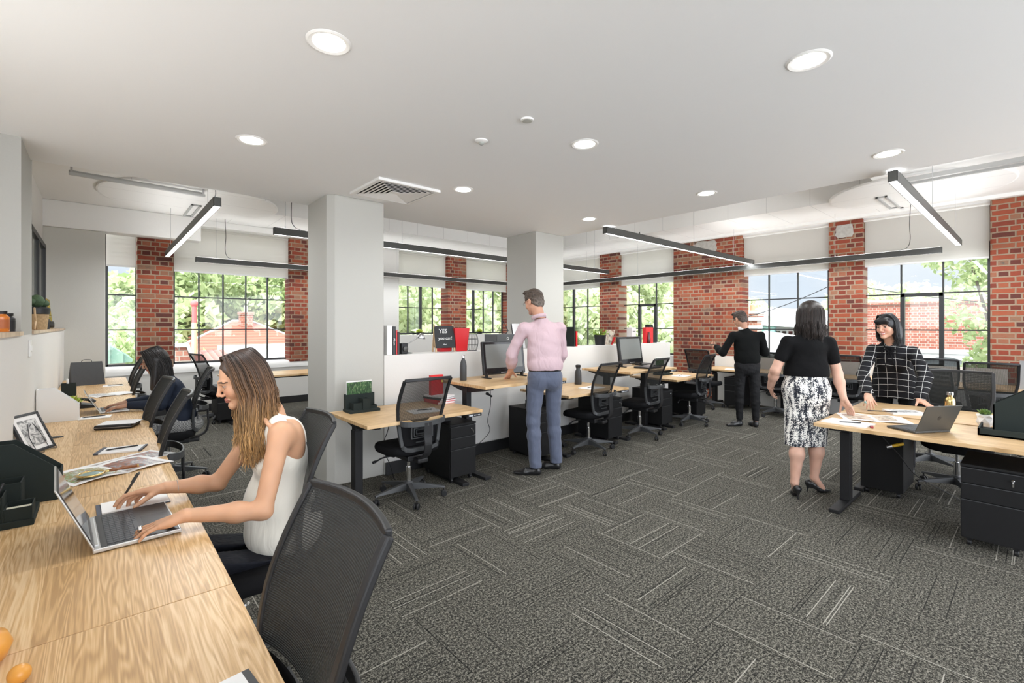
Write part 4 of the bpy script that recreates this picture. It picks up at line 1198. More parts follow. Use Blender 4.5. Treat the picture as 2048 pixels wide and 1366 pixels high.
def face_color(c, fwd, up, s, skin, lips=(.45, .12, .10), brow=(.06, .035, .02), iris=(.05, .03, .02), smile=False, stubble=None, blush=None):
    r, f, u = frame(fwd, up); c = np.array(c, float)
    def fn(v, col):
        q = (v - c) / s
        x, y, z = q @ r, q @ f, q @ u
        front = y > .055
        ax = np.abs(x)
        if blush is not None:
            w = np.exp(-(((ax - .037) / .02) ** 2 + ((z + .03) / .018) ** 2)) * front
            w = np.maximum(w, np.exp(-((x / .012) ** 2 + ((z + .036) / .012) ** 2)) * (y > .095) * .7)
            col += (np.array(blush) - col) * (w * .55)[:, None]
        if stubble is not None:
            w = front * 1.0 * ((z < -.045) & (z > -.12)); col += (np.array(stubble) - col) * (w * .4)[:, None]
        # eyes: white, iris, lashes
        ex = ax - .031; e = ((ex / .0130) ** 2 + ((z - .003) / .0044) ** 2 < 1) & (y > .066)
        col[e] = (.32, .29, .27)
        e = ((ex / .0058) ** 2 + ((z - .003) / .0052) ** 2 < 1) & (y > .066); col[e] = iris
        e = (ax > .016) & (ax < .047) & (np.abs(z - .0105 + (ex / .05) ** 2 * 3) < .0022) & (y > .06); col[e] = (.03, .02, .015)
        # brows
        e = (ax > .012) & (ax < .048) & (np.abs(z - .0235 + np.maximum(0, ax - .036) * .45) < .0034) & (y > .055); col[e] = brow
        # lips
        cz = .006 * (ax / .027) if smile else 0 * ax
        mw = .028 if smile else .022
        e = (ax < mw) & (np.abs(z + .065 - cz) < .0115 * (1 - (ax / mw) ** 2 * .75)) & (y > .074); col[e] = lips
        e = (ax < mw * .85) & (np.abs(z + .0655 - cz) < (.0040 if smile else .0012)) & (y > .074); col[e] = (.85, .82, .78) if smile else (.12, .03, .03)
        e = (np.abs(ax - .0065) < .0035) & (np.abs(z + .0435) < .0022) & (y > .09); col[e] = (.12, .04, .03)
        return col
    return fn

def hand(F, wrist, dirv, palmn, side, s=1.0, curl=(.3, .3, .35, .4), thumb=(.5, .6), spread=.09, thumb_in=0.0, first=None):
    """five separate fingers. dirv: wrist->knuckles, palmn: out of the palm, side=+1 thumb on the right of (dirv, -palmn)"""
    d = nrm(np.array(dirv, float)); n = nrm(np.array(palmn, float) - d * (np.array(palmn, float) @ d)); t = np.cross(d, n) * side   # towards the thumb
    W = np.array(wrist, float)
    P = lambda a, b, c_: W + s * (a * d + b * t + c_ * n)
    kb = [.027, .009, -.010, -.027]; ka = [.088, .092, .088, .080]
    for b0, a0 in zip(kb, ka):
        F.cone(P(.0, b0 * .55, -.002), P(a0, b0, -.002), s * .0155, s * .0105, k=.012)
    F.ell(P(.035, .022, .006), s * V3(.030, .016, .014), (d, t, n), k=.010)
    F.ell(P(.045, -.020, .006), s * V3(.032, .013, .012), (d, t, n), k=.010)
    lens = [(.043, .025, .021), (.047, .029, .022), (.044, .027, .022), (.034, .021, .019)]
    rad = [.0088, .0090, .0085, .0076]
    tips = []
    for i in range(4):
        a = spread * (1.5 - i) * 1.0 * .8
        p = P(ka[i], kb[i], -.002); dd = nrm(d * math.cos(a) + t * math.sin(a))
        ang = curl[i] if not isinstance(curl[i], (list, tuple)) else 0
        cs = curl[i] if isinstance(curl[i], (list, tuple)) else (ang * .7, ang, ang * .7)
        th = 0; r0 = rad[i]
        for j, L_ in enumerate(lens[i]):
            th += cs[j]
            q = p + s * L_ * (dd * math.cos(th) + n * math.sin(th))
            F.cone(p, q, s * r0, s * r0 * (.90 if j < 2 else .80), k=.0035)
            p = q; r0 *= .92
        tips.append(p)
    # thumb from the side of the palm
    p = P(.018, .020, .006); a = thumb[0]
    dd = nrm(d * math.cos(a) + t * math.sin(a) + n * (.25 + thumb_in))
    q = p + s * .040 * dd; F.cone(p, q, s * .0135, s * .0105, k=.010)
    dd2 = nrm(dd + d * .5 * thumb[1] + n * thumb_in); q2 = q + s * .033 * dd2; F.cone(q, q2, s * .0103, s * .0090, k=.004)
    dd3 = nrm(dd2 + d * .4 * thumb[1] + n * thumb_in * .6); q3 = q2 + s * .026 * dd3; F.cone(q2, q3, s * .0092, s * .0072, k=.003)
    tips.append(q3)
    return tips

def arm(F, sh, el, wr, s=1.0, r=(.044, .037, .034, .025), k=.02, g=0.0, t1=0.0, t2=2.0):
    """upper arm and forearm; g = cloth thickness; t from 0 (shoulder) to 2 (wrist)"""
    sh, el, wr = [np.array(a, float) for a in (sh, el, wr)]
    F.cone(sh, sh + (el - sh) * min(1, t2), s * (r[0] + g), s * (r[0] + (r[1] - r[0]) * min(1, t2) + g), k=k)
    if t2 > 1:
        t = t2 - 1; a = el + (wr - el) * min(.35, t)
        F.cone(el, a, s * (r[1] * .96 + g), s * (r[2] * 1.08 + g), k=k)
        if t > .35: F.cone(a, el + (wr - el) * t, s * (r[2] * 1.08 + g), s * (r[3] + g), k=k)

def leg(F, hip, kn, an, s=1.0, r=(.070, .046, .040, .030), k=.03, g=0.0, t2=2.0, fwd=None):
    hip, kn, an = [np.array(a, float) for a in (hip, kn, an)]
    F.cone(hip, kn, s * (r[0] + g), s * (r[1] + g), k=k)
    if t2 > 1:
        t = min(1, t2 - 1); m = kn + (an - kn) * .3 * 1.0
        b = 0 if fwd is None else -.015
        mm = m + (nrm(np.array(fwd, float)) * b if fwd is not None else 0)
        F.cone(kn, mm, s * (r[1] * .92 + g), s * (r[2] * 1.05 + g), k=k)
        F.cone(mm, kn + (an - kn) * t, s * (r[2] * 1.05 + g), s * (r[3] + (r[2] - r[3]) * (1 - t) + g), k=k)

def torso(F, pel, chest, neck, shL, shR, s=1.0, female=True, g=0.0, k=.04, bust=0.0, waist=.9, fwd=None):
    pel, chest, neck, shL, shR = [np.array(a, float) for a in (pel, chest, neck, shL, shR)]
    r = nrm(shR - shL); up = nrm(neck - pel); f = nrm(np.cross(up, r)); 
    if fwd is not None and f @ np.array(fwd, float) < 0: f = -f
    u2 = np.cross(r, f); u2 = u2 if u2[2] > 0 else -u2
    fr = (r, f, u2)
    w = np.linalg.norm(shR - shL)
    F.ell(pel, s * V3(.165 if female else .160, .115, .120) + g, fr, k=k)
    wa = pel + (chest - pel) * .5
    F.ell(wa, s * V3(.128 * waist / .9 if female else .148, .095 if female else .11, .15) + g, fr, k=k)
    F.ell(chest, s * V3(.135 if female else .160, .098 if female else .115, .165) + g, fr, k=k)
    up_c = (shL + shR) / 2 - u2 * .02
    F.ell(up_c - u2 * .030 * s, V3(w * .40, s * .078, s * .062) + g, fr, k=k)
    for sh in (shL, shR):
        F.cone(sh - u2 * .008 * s, up_c - u2 * .01 * s, s * (.036 if female else .044) + g * .8, s * .046 + g * .8, k=k)
        F.cone(sh + (up_c - sh) * .25 + u2 * .012 * s, neck + (up_c - neck) * .25, s * .024 + g * .5, s * .034 + g * .5, k=k)
    F.cone(up_c + u2 * .0 * s, neck, s * .055 + g, s * (.044 if female else .055) + g * .6, k=.04)
    if bust:
        for sg in (-1, 1): F.ell(chest + f * .075 * s + r * sg * .068 * s - u2 * .0 * s, s * V3(.058, bust, .058) + g * .7, fr, k=.03)
    return fr

def strands(paths, r0=.0024, r1=.0008, n=3):
    """tubes along many polylines at once: paths (m, k, 3)"""
    P = np.asarray(paths, float); m, k, _ = P.shape
    T = np.zeros_like(P); T[:, 1:-1] = P[:, 2:] - P[:, :-2]; T[:, 0] = P[:, 1] - P[:, 0]; T[:, -1] = P[:, -1] - P[:, -2]
    T /= np.linalg.norm(T, axis=2, keepdims=True) + 1e-9
    ref = np.array([.31, .22, .1]); U = np.cross(T, ref); U /= np.linalg.norm(U, axis=2, keepdims=True) + 1e-9
    Wv = np.cross(T, U)
    rad = (r0 + (r1 - r0) * np.linspace(0, 1, k) ** 1.6)[None, :, None]
    rad = rad * (1 - .0)
    V = np.zeros((m, k, n, 3))
    for i in range(n):
        a = 2 * PI * i / n
        V[:, :, i] = P + (U * math.cos(a) + Wv * math.sin(a)) * rad
    idx = np.arange(m * k * n).reshape(m, k, n)
    q = []
    for i in range(n):
        j = (i + 1) % n
        q.append(np.stack([idx[:, :-1, i], idx[:, :-1, j], idx[:, 1:, j], idx[:, 1:, i]], -1).reshape(-1, 4))
    return V.reshape(-1, 3), np.concatenate(q)

def catmull(P, n=5):
    """P (m, k, 3) control points -> finer paths"""
    P = np.asarray(P, float)
    P = np.concatenate([2 * P[:, :1] - P[:, 1:2], P, 2 * P[:, -1:] - P[:, -2:-1]], 1)
    out = []
    for i in range(1, P.shape[1] - 2):
        a, b, c, d = P[:, i - 1], P[:, i], P[:, i + 1], P[:, i + 2]
        for j in range(n):
            t = j / n
            out.append(.5 * ((2 * b) + (c - a) * t + (2 * a - 5 * b + 4 * c - d) * t * t + (3 * b - a - 3 * c + d) * t ** 3))
    out.append(P[:, -2])
    return np.stack(out, 1)
# ------------------------------------------------------------------ people
M['skin'] = attr_mat('skin', rough=0.5, sss=0.12, bump=0.05, bscale=500)
M['hairmat'] = attr_mat('hair', rough=0.42, spec=0.5)
M['hairshort'] = attr_mat('short_hair', rough=0.6, strands=True)
rs = np.random.RandomState(7)

def fold_noise(seed, amp=.004, sx=30, sy=30, sz=14):
    r = np.random.RandomState(seed); ph = r.rand(9) * 6.28
    def fn(x, y, z):
        a = np.sin(x * sx + 1.7 * np.sin(z * sz * .8 + ph[0]) + ph[1]) * np.sin(z * sz + 1.3 * np.sin(x * sx * .6 + y * sy * .5 + ph[2]) + ph[3])
        b = np.sin(y * sy + 1.9 * np.sin(z * sz * 1.3 + ph[4]) + ph[5]) * np.sin(z * sz * 1.9 + x * sx * .4 + ph[6])
        return amp * (a * .6 + b * .6)
    return fn

def const(c): return lambda v: np.tile(np.array(c, float), (len(v), 1))

def skin_color(skin, head=None, extra=None):
    def fn(v):
        col = np.tile(np.array(skin, float), (len(v), 1))
        n = np.sin(v[:, 0] * 61 + np.sin(v[:, 1] * 47) * 2) * np.sin(v[:, 2] * 53 + v[:, 1] * 31)
        col *= (1 + .05 * n)[:, None]
        if head is not None: col = head(v, col)
        if extra is not None: col = extra(v, col)
        return col
    return fn

def fabric(name, c, rough=.85, bump=.4, bscale=500, fold=0, fscale=(9, 9, 9), sheen=0):
    m, N, L, P = newmat(name)
    P.inputs['Base Color'].default_value = (*c, 1); P.inputs['Roughness'].default_value = rough; P.inputs['Specular IOR Level'].default_value = .18
    if sheen: P.inputs['Sheen Weight'].default_value = sheen
    tc = N.new('ShaderNodeTexCoord'); nz = N.new('ShaderNodeTexNoise'); nz.inputs['Scale'].default_value = bscale
    L.new(tc.outputs['Object'], nz.inputs['Vector'])
    bp = N.new('ShaderNodeBump'); bp.inputs['Strength'].default_value = bump; bp.inputs['Distance'].default_value = .001
    L.new(nz.outputs['Fac'], bp.inputs['Height']); out = bp
    if fold:
        mp = N.new('ShaderNodeMapping'); mp.inputs['Scale'].default_value = fscale; L.new(tc.outputs['Object'], mp.inputs['Vector'])
        n2 = N.new('ShaderNodeTexNoise'); n2.inputs['Scale'].default_value = 1; n2.inputs['Detail'].default_value = 2; n2.inputs['Distortion'].default_value = 1.2
        L.new(mp.outputs[0], n2.inputs['Vector'])
        b2 = N.new('ShaderNodeBump'); b2.inputs['Strength'].default_value = fold; b2.inputs['Distance'].default_value = .02
        L.new(n2.outputs['Fac'], b2.inputs['Height']); L.new(bp.outputs['Normal'], b2.inputs['Normal']); out = b2
    L.new(out.outputs['Normal'], P.inputs['Normal'])
    return m, N, L, P

def hair_strands(c, fwd, up, s, n, length, th0=38, th1=180, color=None, wav=.006, tipz=None, part=.0, r0=.0026, seed=1, drift=(0, 0, 0), out=.0, keep=None, sides=(-1, 1), fray=.012, clump=.6, yfront=.070):
    """long hair as individual locks from the parting, over the skull and down. length(th, side) in metres below ear level"""
    rr = np.random.RandomState(seed); r, f, u = frame(fwd, up); c = np.array(c, float)
    paths = []; seeds = []
    for i in range(n):
        sg = sides[rr.randint(len(sides))]
        th = math.radians(th0 + (th1 - th0) * rr.rand())
        lay = rr.rand()
        rx = (.080 + .014 * lay + out) ; ry = (.098 + .014 * lay + out)
        x, y = sg * rx * math.sin(th), ry * math.cos(th) - .008
        yr = yfront - (yfront + .045) * (math.degrees(th) - th0) / (180 - th0)
        zr = .035 + (.088 + .010 * lay) * math.sqrt(max(0.02, 1 - ((yr + .012) / .100) ** 2))
        H = lambda a, b, e: c + s * (a * r + b * f + e * u)
        P0 = H(part + sg * .004, yr, zr)
        P1 = H(part * .5 + x * .55, yr * .5 + y * .5, .035 + (.088 + .012 * lay) * .88)
        P2 = H(x * .93, y * .93, .055)
        P3 = H(x, y, -.005)
        P4 = H(x * 1.0, y * 1.0, -.070)
        L_ = length(math.degrees(th), sg) * (1 - .14 * rr.rand())
        dn = np.array([0, 0, -1.0]); dr = np.array(drift, float)
        jit = lambda a: (rr.rand(3) - .5) * 2 * a
        ctr = H(0, y * .2 - .01, 0)
        inw = (ctr - P3); inw[2] = 0
        P5 = P4 + dn * L_ * .35 + inw * .02 + jit(wav) + dr * L_ * .35
        P6 = P4 + dn * L_ * .70 + inw * .05 + jit(wav * 1.6) + dr * L_ * .7
        P7 = P4 + dn * L_ + inw * .12 + jit(fray) + dr * L_
        paths.append([P0, P1, P2, P3, P4, P5, P6, P7]); seeds.append(rr.rand())
    P = np.array(paths)
    # gather neighbouring locks into clumps towards the tips
    if clump:
        k = max(4, n // 28); cen = rr.choice(n, k, replace=False)
        d = np.linalg.norm(P[:, None, 3] - P[None, cen, 3], axis=2); near = cen[d.argmin(1)]
        for j, w in ((5, .25), (6, .45), (7, .65)):
            P[:, j] += (P[near, j] - P[:, j]) * w * clump
    if keep is not None: P = keep(P)
    fine = catmull(P, 4)
    v, q = strands(fine, r0, r0 * .35)
    m, kk = fine.shape[:2]
    tt = np.repeat(np.tile(np.linspace(0, 1, kk), m), 3)
    sd = np.repeat(np.array(seeds), kk * 3)
    # vertex order in strands(): (m, k, n)
    return v, q, tt, sd

# ================================================================= woman in the white top, writing at the bench
def woman_white():
    skin = (.56, .31, .185)
    hc = V3(.478, 2.335, 1.262); hf = (-.955, .03, -.31); hu = (-.30, 0, .95); S = .97
    org = (.62, 2.34, 0)
    shL = V3(.590, 2.175, 1.035); shR = V3(.61, 2.495, 1.05)
    elL = V3(.500, 2.095, .748); wrL = V3(.245, 2.148, .780)
    elR = V3(.418, 2.56, .762); wrR = V3(.222, 2.565, .783)
    pel = V3(.67, 2.34, .56); ch = V3(.635, 2.34, .90); nk = V3(.590, 2.338, 1.115)
    A = Field((.12, 1.98, .50), (.86, 2.70, 1.30), .0045)
    torso(A, pel, ch, nk, shL, shR, 1.0, True, k=.035, fwd=(-1, 0, 0))
    A.cone(nk - V3(0, 0, .02), hc + V3(.025, 0, -.05), .047, .045, k=.025)
    arm(A, shL, elL, wrL, 1.0, (.045, .035, .035, .0235), k=.022)
    arm(A, shR, elR, wrR, 1.0, (.045, .035, .035, .0235), k=.022)
    A.ell(shL + V3(.006, .006, -.012), (.047, .046, .052), k=.03); A.ell(shR + V3(.006, -.006, -.012), (.047, .046, .052), k=.03)
    # shoulder blade and collar bone
    A.ell(V3(.660, 2.25, .985), (.045, .065, .085), k=.06)
    A.cone(V3(.545, 2.30, 1.105), V3(.545, 2.20, 1.075), .010, .008, k=.02)
    for el in (elL, elR): A.ell(el + V3(.012, 0, -.010), (.022, .024, .022), k=.015)
    chunks = [A.surface()]
    Hd = Field(hc - .16, hc + .15, .0026)
    head_parts(Hd, hc, hf, hu, S, True, ears=False)
    Hd.cone(nk - V3(0, 0, .02), hc + V3(.025, 0, -.05), .047, .045, k=.02)
    chunks.append(Hd.surface())
    # left hand, flat on the keyboard
    B = Field(wrL + V3(-.23, -.09, -.07), wrL + V3(.05, .09, .05), .0022)
    B.cone(wrL + (elL - wrL) * .25, wrL, .030, .0235, k=.01)
    hand(B, wrL, (-.93, .10, -.20), (-.12, .02, -1), -1, .96, curl=((.05, .30, .28), (.10, .38, .30), (.08, .38, .32), (.05, .35, .3)), thumb=(.75, .4), spread=.14)
    B.cone(wrL, wrL + V3(-.03, .0, -.006), .0235, .018, k=.01)
    chunks.append(B.surface())
    Cc = Field(wrR + V3(-.23, -.11, -.08), wrR + V3(.05, .11, .06), .0022)
    Cc.cone(wrR + (elR - wrR) * .25, wrR, .030, .0235, k=.01); Cc.cone(wrR, wrR + V3(-.03, .0, -.004), .0235, .018, k=.01)
    hand(Cc, wrR, (-.95, .20, -.10), (-.15, -.40, -.88), 1, 1.04, curl=((.10, .50, .35), (.30, .62, .4), (.55, .8, .5), (.75, .9, .5)), thumb=(.45, .9), spread=.03, thumb_in=.35)
    chunks.append(Cc.surface())
    fc = face_color(hc, hf, hu, S, skin, lips=(.50, .20, .15), brow=(.10, .055, .035), blush=(.66, .27, .18))
    def nails(v, col):
        e = (v[:, 0] < .075) & (v[:, 2] < .80) & (v[:, 1] < 2.2); col[e] = col[e] * .6 + np.array((.55, .42, .36)) * .4
        return col
    body = np_mesh('person', chunks, M['skin'], None, skin_color(skin, fc, nails), org, 1)
    body.location = org
    tag(body, 'seated person with long ombre hair and white sleeveless top, writing at the bench', 'person')
    # top
    T = Field((.36, 2.08, .46), (.86, 2.62, 1.22), .005)
    g = .012
    torso(T, pel + V3(.0, 0, .02), ch, nk, shL, shR, 1.0, True, g, k=.035, bust=.045, fwd=(-1, 0, 0))
    T.ell(V3(.62, 2.34, .68), (.140, .150, .16), k=.06); T.ell(V3(.645, 2.34, .55), (.158, .162, .12), k=.05)
    T.ruffle(fold_noise(3, .0055, 16, 26, 11))
    for sh, sg in ((shL, -1), (shR, 1)):
        T.ell(sh + V3(.02, sg * .030, -.015), (.125, .072, .115), k=.012, mode='s')
        T.ell(sh + V3(.0, sg * .05, -.07), (.075, .055, .07), k=.012, mode='s')
    T.ell(nk + V3(-.045, 0, .01), (.11, .085, .13), k=.012, mode='s')
    T.ell(nk + V3(.03, 0, .03), (.12, .075, .10), k=.012, mode='s')
    T.cut((0, 0, .515), (-.2, 0, -1))
    m, N, L, P = fabric('ivory_silk', (.80, .77, .68), .5, .2, 700, fold=.35, fscale=(8, 22, 4), sheen=.3)
    np_mesh('tank_top', [T.surface()], m, body, None, org, 2)
    for y0 in (-.090, -.070, .070, .090):
        St = Field((.48, 2.34 + y0 - .02, .96), (.80, 2.34 + y0 + .02, 1.2), .0035)
        torso(St, pel, ch, nk, shL, shR, 1.0, True, .006, k=.035, fwd=(-1, 0, 0)); St.ell(V3(.660, 2.25, .985), (.051, .071, .091), k=.06)
        St.cut((0, 2.34 + y0 - .0045, 0), (0, -1, 0)); St.cut((0, 2.34 + y0 + .0045, 0), (0, 1, 0))
        np_mesh('shoulder_strap', [St.surface()], m, body, None, org)
    # jeans
    J = Field((.02, 2.02, .0), (.90, 2.66, .72), .006)
    J.ell(V3(.70, 2.34, .545), (.16, .185, .115), k=.05)
    for sg in (-1, 1):
        leg(J, V3(.66, 2.34 + sg * .10, .535), V3(.22, 2.34 + sg * .115, .545), V3(.27, 2.34 + sg * .12, .09), 1.0, (.088, .062, .056, .042), k=.035)
    J.ruffle(fold_noise(5, .003, 40, 30, 22)); J.cut((0, 0, .64), (0.25, 0, 1))
    mj, *_ = fabric('dark_denim', (.010, .011, .016), .8, .5, 900, fold=.5, fscale=(14, 14, 14))
    np_mesh('jeans', [J.surface()], mj, body, None, org, 1)
    for sg in (-1, 1):
        Sf = Field((.02, 2.34 + sg * .12 - .07, -.002), (.36, 2.34 + sg * .12 + .07, .14), .005)
        Sf.cone((.26, 2.34 + sg * .12, .05), (.09, 2.34 + sg * .12, .028), .040, .030, k=.02); Sf.cut((0, 0, .002), (0, 0, -1))
        np_mesh('shoe', [Sf.surface()], M['plastic'], body, None, org)
    # ring, bracelet
    mb = MB(); mb.torus((0, 0, 0), .0088, .0028, 20, 8, Matrix.Translation(Vector((.112, 2.170, .7600)) - Vector(org)) @ Matrix.Rotation(PI / 2, 4, 'Y') @ Matrix.Diagonal((1, 1, 2.2, 1)))
    mb.build('silver_ring', M['chrome'], body, smooth='all')
    mb = MB(); mb.torus((0, 0, 0), .029, .0012, 28, 5, Matrix.Translation(Vector(tuple(wrR + (elR - wrR) * .22)) - Vector(org)) @ Matrix.Rotation(PI / 2 - .1, 4, 'Y'))
    mb.build('bracelet', M['steel'], body, smooth='all')
    # hair
    Hm = Field((.33, 2.13, .90), (.74, 2.53, 1.45), .006)
    r, f, u = frame(hf, hu); Pq = lambda a, b, e: hc + S * (a * r + b * f + e * u)
    Hm.ell(Pq(0, -.014, .036), S * V3(.082, .099, .091), (r, f, u), k=.01)
    for sg in (-1, 1):
        Hm.ell(Pq(sg * .052, -.012, -.02), S * V3(.024, .060, .085), (r, f, u), k=.02)
        Hm.cone(Pq(sg * .058, -.01, -.05), Pq(sg * .062, .0, -.05) + V3(-.0, sg * 0, -.17), .028, .018, k=.03)
    Hm.cone(Pq(0, -.07, -.02), Pq(0, -.07, -.02) + V3(.03, 0, -.10), .052, .035, k=.03)
    Hm.ell(Pq(0, .100, -.03), S * V3(.082, .078, .115), (r, f, u), k=.006, mode='s')
    root = np.array((.040, .022, .015)); mid = np.array((.17, .085, .036)); tip = np.array((.46, .27, .11))
    def hcol(z, sd):
        t = np.clip((1.36 - z) / .34, 0, 1)[:, None]; c = np.where(t < .5, root + (mid - root) * t * 2, mid + (tip - mid) * (t - .5) * 2)
        return c * (.40 + 1.25 * sd)[:, None]
    hb = np_mesh('hair', [Hm.surface()], M['hairmat'], body, lambda v: hcol(v[:, 2], np.full(len(v), .25)), org, 2)
    def ln(th, sg):
        return .30 - .17 * max(0, (th - 95) / 85) if sg < 0 else .24 - .12 * max(0, (th - 95) / 85)
    v, q, tt, sd = hair_strands(hc, hf, hu, S, 1500, ln, 54, 180, yfront=.045, seed=4, wav=.016, drift=(.05, -.06, 0), r0=.0020, fray=.035, clump=.85)
    o = np_mesh('hair_locks', [(v, q)], M['hairmat'], body, lambda vv: hcol(vv[:, 2], sd), org)
    # pen in the hand: a thing of its own
    t = thing('pen', 'dark metal ballpoint pen held by the woman in the white top', 'pen', (.058, 2.607, .7275))
    mb = MB(); a = Vector((0, 0, 0)); b = Vector((.072, -.052, .145)); d = b - a
    mb.tube([a, a + d * .06, a + d * .12, a + d * .95, b], [.0006, .0022, .0045, .0050, .0035], 12); mb.build('barrel', M['darkmetal'], t, smooth='all')
    mb = MB(); mb.strip([a + d * .70 + Vector((-.006, 0, .002)), a + d * .97 + Vector((-.006, 0, .002))], .003, .0015); mb.build('clip', M['chrome'], t)
woman_white()

# ================================================================= dark-haired woman typing further along the bench
def woman_typing():
    skin = (.42, .23, .15); o0 = V3(.60, 5.60, 0); org = tuple(o0)
    hc = V3(.40, 5.62, 1.165); hf = (-.93, .05, -.36); hu = (-.36, 0, .93)
    shL = V3(.50, 5.45, .945); shR = V3(.52, 5.80, .955); pel = V3(.62, 5.62, .56); ch = V3(.57, 5.62, .80); nk = V3(.485, 5.62, 1.02)
    elL = V3(.43, 5.40, .765); wrL = V3(.20, 5.50, .775); elR = V3(.42, 5.83, .765); wrR = V3(.19, 5.70, .775)
    H = Field(hc - .16, hc + .16, .004); head_parts(H, hc, hf, hu, .96, True); H.cone(nk, hc + V3(.03, 0, -.05), .045, .043)
    ch_ = [H.surface()]
    for w, sgn, e in ((wrL, -1, elL), (wrR, 1, elR)):
        B = Field(w + V3(-.22, -.09, -.05), w + V3(.08, .09, .05), .0035); B.cone(w + (e - w) * .3, w, .03, .024)
        hand(B, w, (-.95, -.12 * sgn * -1 * 0, -.13), (-.1, 0, -1), sgn, .92, curl=((.1, .3, .3),) * 4, spread=.1); ch_.append(B.surface())
    body = np_mesh('person', ch_ + [Field_body(lambda A: (torso(A, pel, ch, nk, shL, shR, .95, True, fwd=(-1, 0, 0)), arm(A, shL, elL, wrL, .95), arm(A, shR, elR, wrR, .95)), (.1, 5.3, .45), (.86, 5.95, 1.1), .009)],
                   M['skin'], None, skin_color(skin, face_color(hc, hf, hu, .96, skin)), org)
    body.location = org
    tag(body, 'person with long straight dark hair and navy jumper typing on a small laptop', 'person')
    T = Field((.1, 5.28, .44), (.88, 5.96, 1.08), .007)
    torso(T, pel + V3(0, 0, .03), ch, nk, shL, shR, .97, True, .012, fwd=(-1, 0, 0), bust=.035)
    arm(T, shL, elL, wrL, 1, (.050, .042, .038, .030), g=.006, t2=1.92); arm(T, shR, elR, wrR, 1, (.050, .042, .038, .030), g=.006, t2=1.92)
    T.ruffle(fold_noise(9, .003)); T.ell(nk + V3(-.02, 0, .05), (.07, .07, .07), mode='s', k=.01); T.cut((0, 0, .55), (0, 0, -1))
    m, *_ = fabric('navy_jersey', (.018, .024, .040), .8, .3, fold=.4); np_mesh('jumper', [T.surface()], m, body, None, org, 1)
    J = Field((.0, 5.3, .0), (.90, 5.95, .68), .009)
    J.ell(V3(.64, 5.62, .53), (.16, .18, .11), k=.05)
    for sg in (-1, 1): leg(J, V3(.62, 5.62 + sg * .1, .53), V3(.20, 5.62 + sg * .11, .54), V3(.26, 5.62 + sg * .12, .09), 1, (.088, .065, .056, .045), k=.03)
    m, N, L, P = fabric('grey_check', (.2, .2, .2), .9, .3, fold=.5, fscale=(12, 12, 12))
    tc = N.new('ShaderNodeTexCoord'); ck = N.new('ShaderNodeTexChecker'); ck.inputs['Scale'].default_value = 90; ck.inputs[1].default_value = (.14, .14, .14, 1); ck.inputs[2].default_value = (.33, .33, .32, 1); L.new(tc.outputs['Object'], ck.inputs[0]); L.new(ck.outputs[0], P.inputs['Base Color'])
    np_mesh('trousers', [J.surface()], m, body, None, org, 1)
    Hm = Field((.26, 5.44, .84), (.62, 5.82, 1.36), .008); r, f, u = frame(hf, hu); Pq = lambda a, b, e: hc + .96 * (a * r + b * f + e * u)
    Hm.ell(Pq(0, -.014, .036), V3(.083, .099, .09), (r, f, u), k=.01)
    for sg in (-1, 1): Hm.cone(Pq(sg * .06, -.01, .0), Pq(sg * .06, .01, 0) + V3(.0, 0, -.26), .038, .026, k=.03)
    Hm.cone(Pq(0, -.06, .0), Pq(0, -.05, 0) + V3(.07, 0, -.24), .06, .045, k=.04)
    Hm.ell(Pq(0, .085, -.05), V3(.06, .06, .10), (r, f, u), k=.006, mode='s')
    dk = np.array((.012, .009, .008)); tp = np.array((.09, .05, .03))
    hcol = lambda z, sd: (dk + (tp - dk) * np.clip((1.0 - z) / .2, 0, 1)[:, None]) * (.5 + sd)[:, None]
    np_mesh('hair', [Hm.surface()], M['hairmat'], body, lambda v: hcol(v[:, 2], np.full(len(v), .3)), org, 2)
    v, q, tt, sd = hair_strands(hc, hf, hu, .96, 700, lambda th, sg: .30 if th > 60 else .26, 42, 180, seed=8, wav=.004, drift=(.16, 0, 0), r0=.0028, fray=.010, out=.004)
    np_mesh('hair_locks', [(v, q)], M['hairmat'], body, lambda vv: hcol(vv[:, 2], sd), org)

def Field_body(fn, lo, hi, vox):
    A = Field(lo, hi, vox); fn(A); return A.surface()
woman_typing()

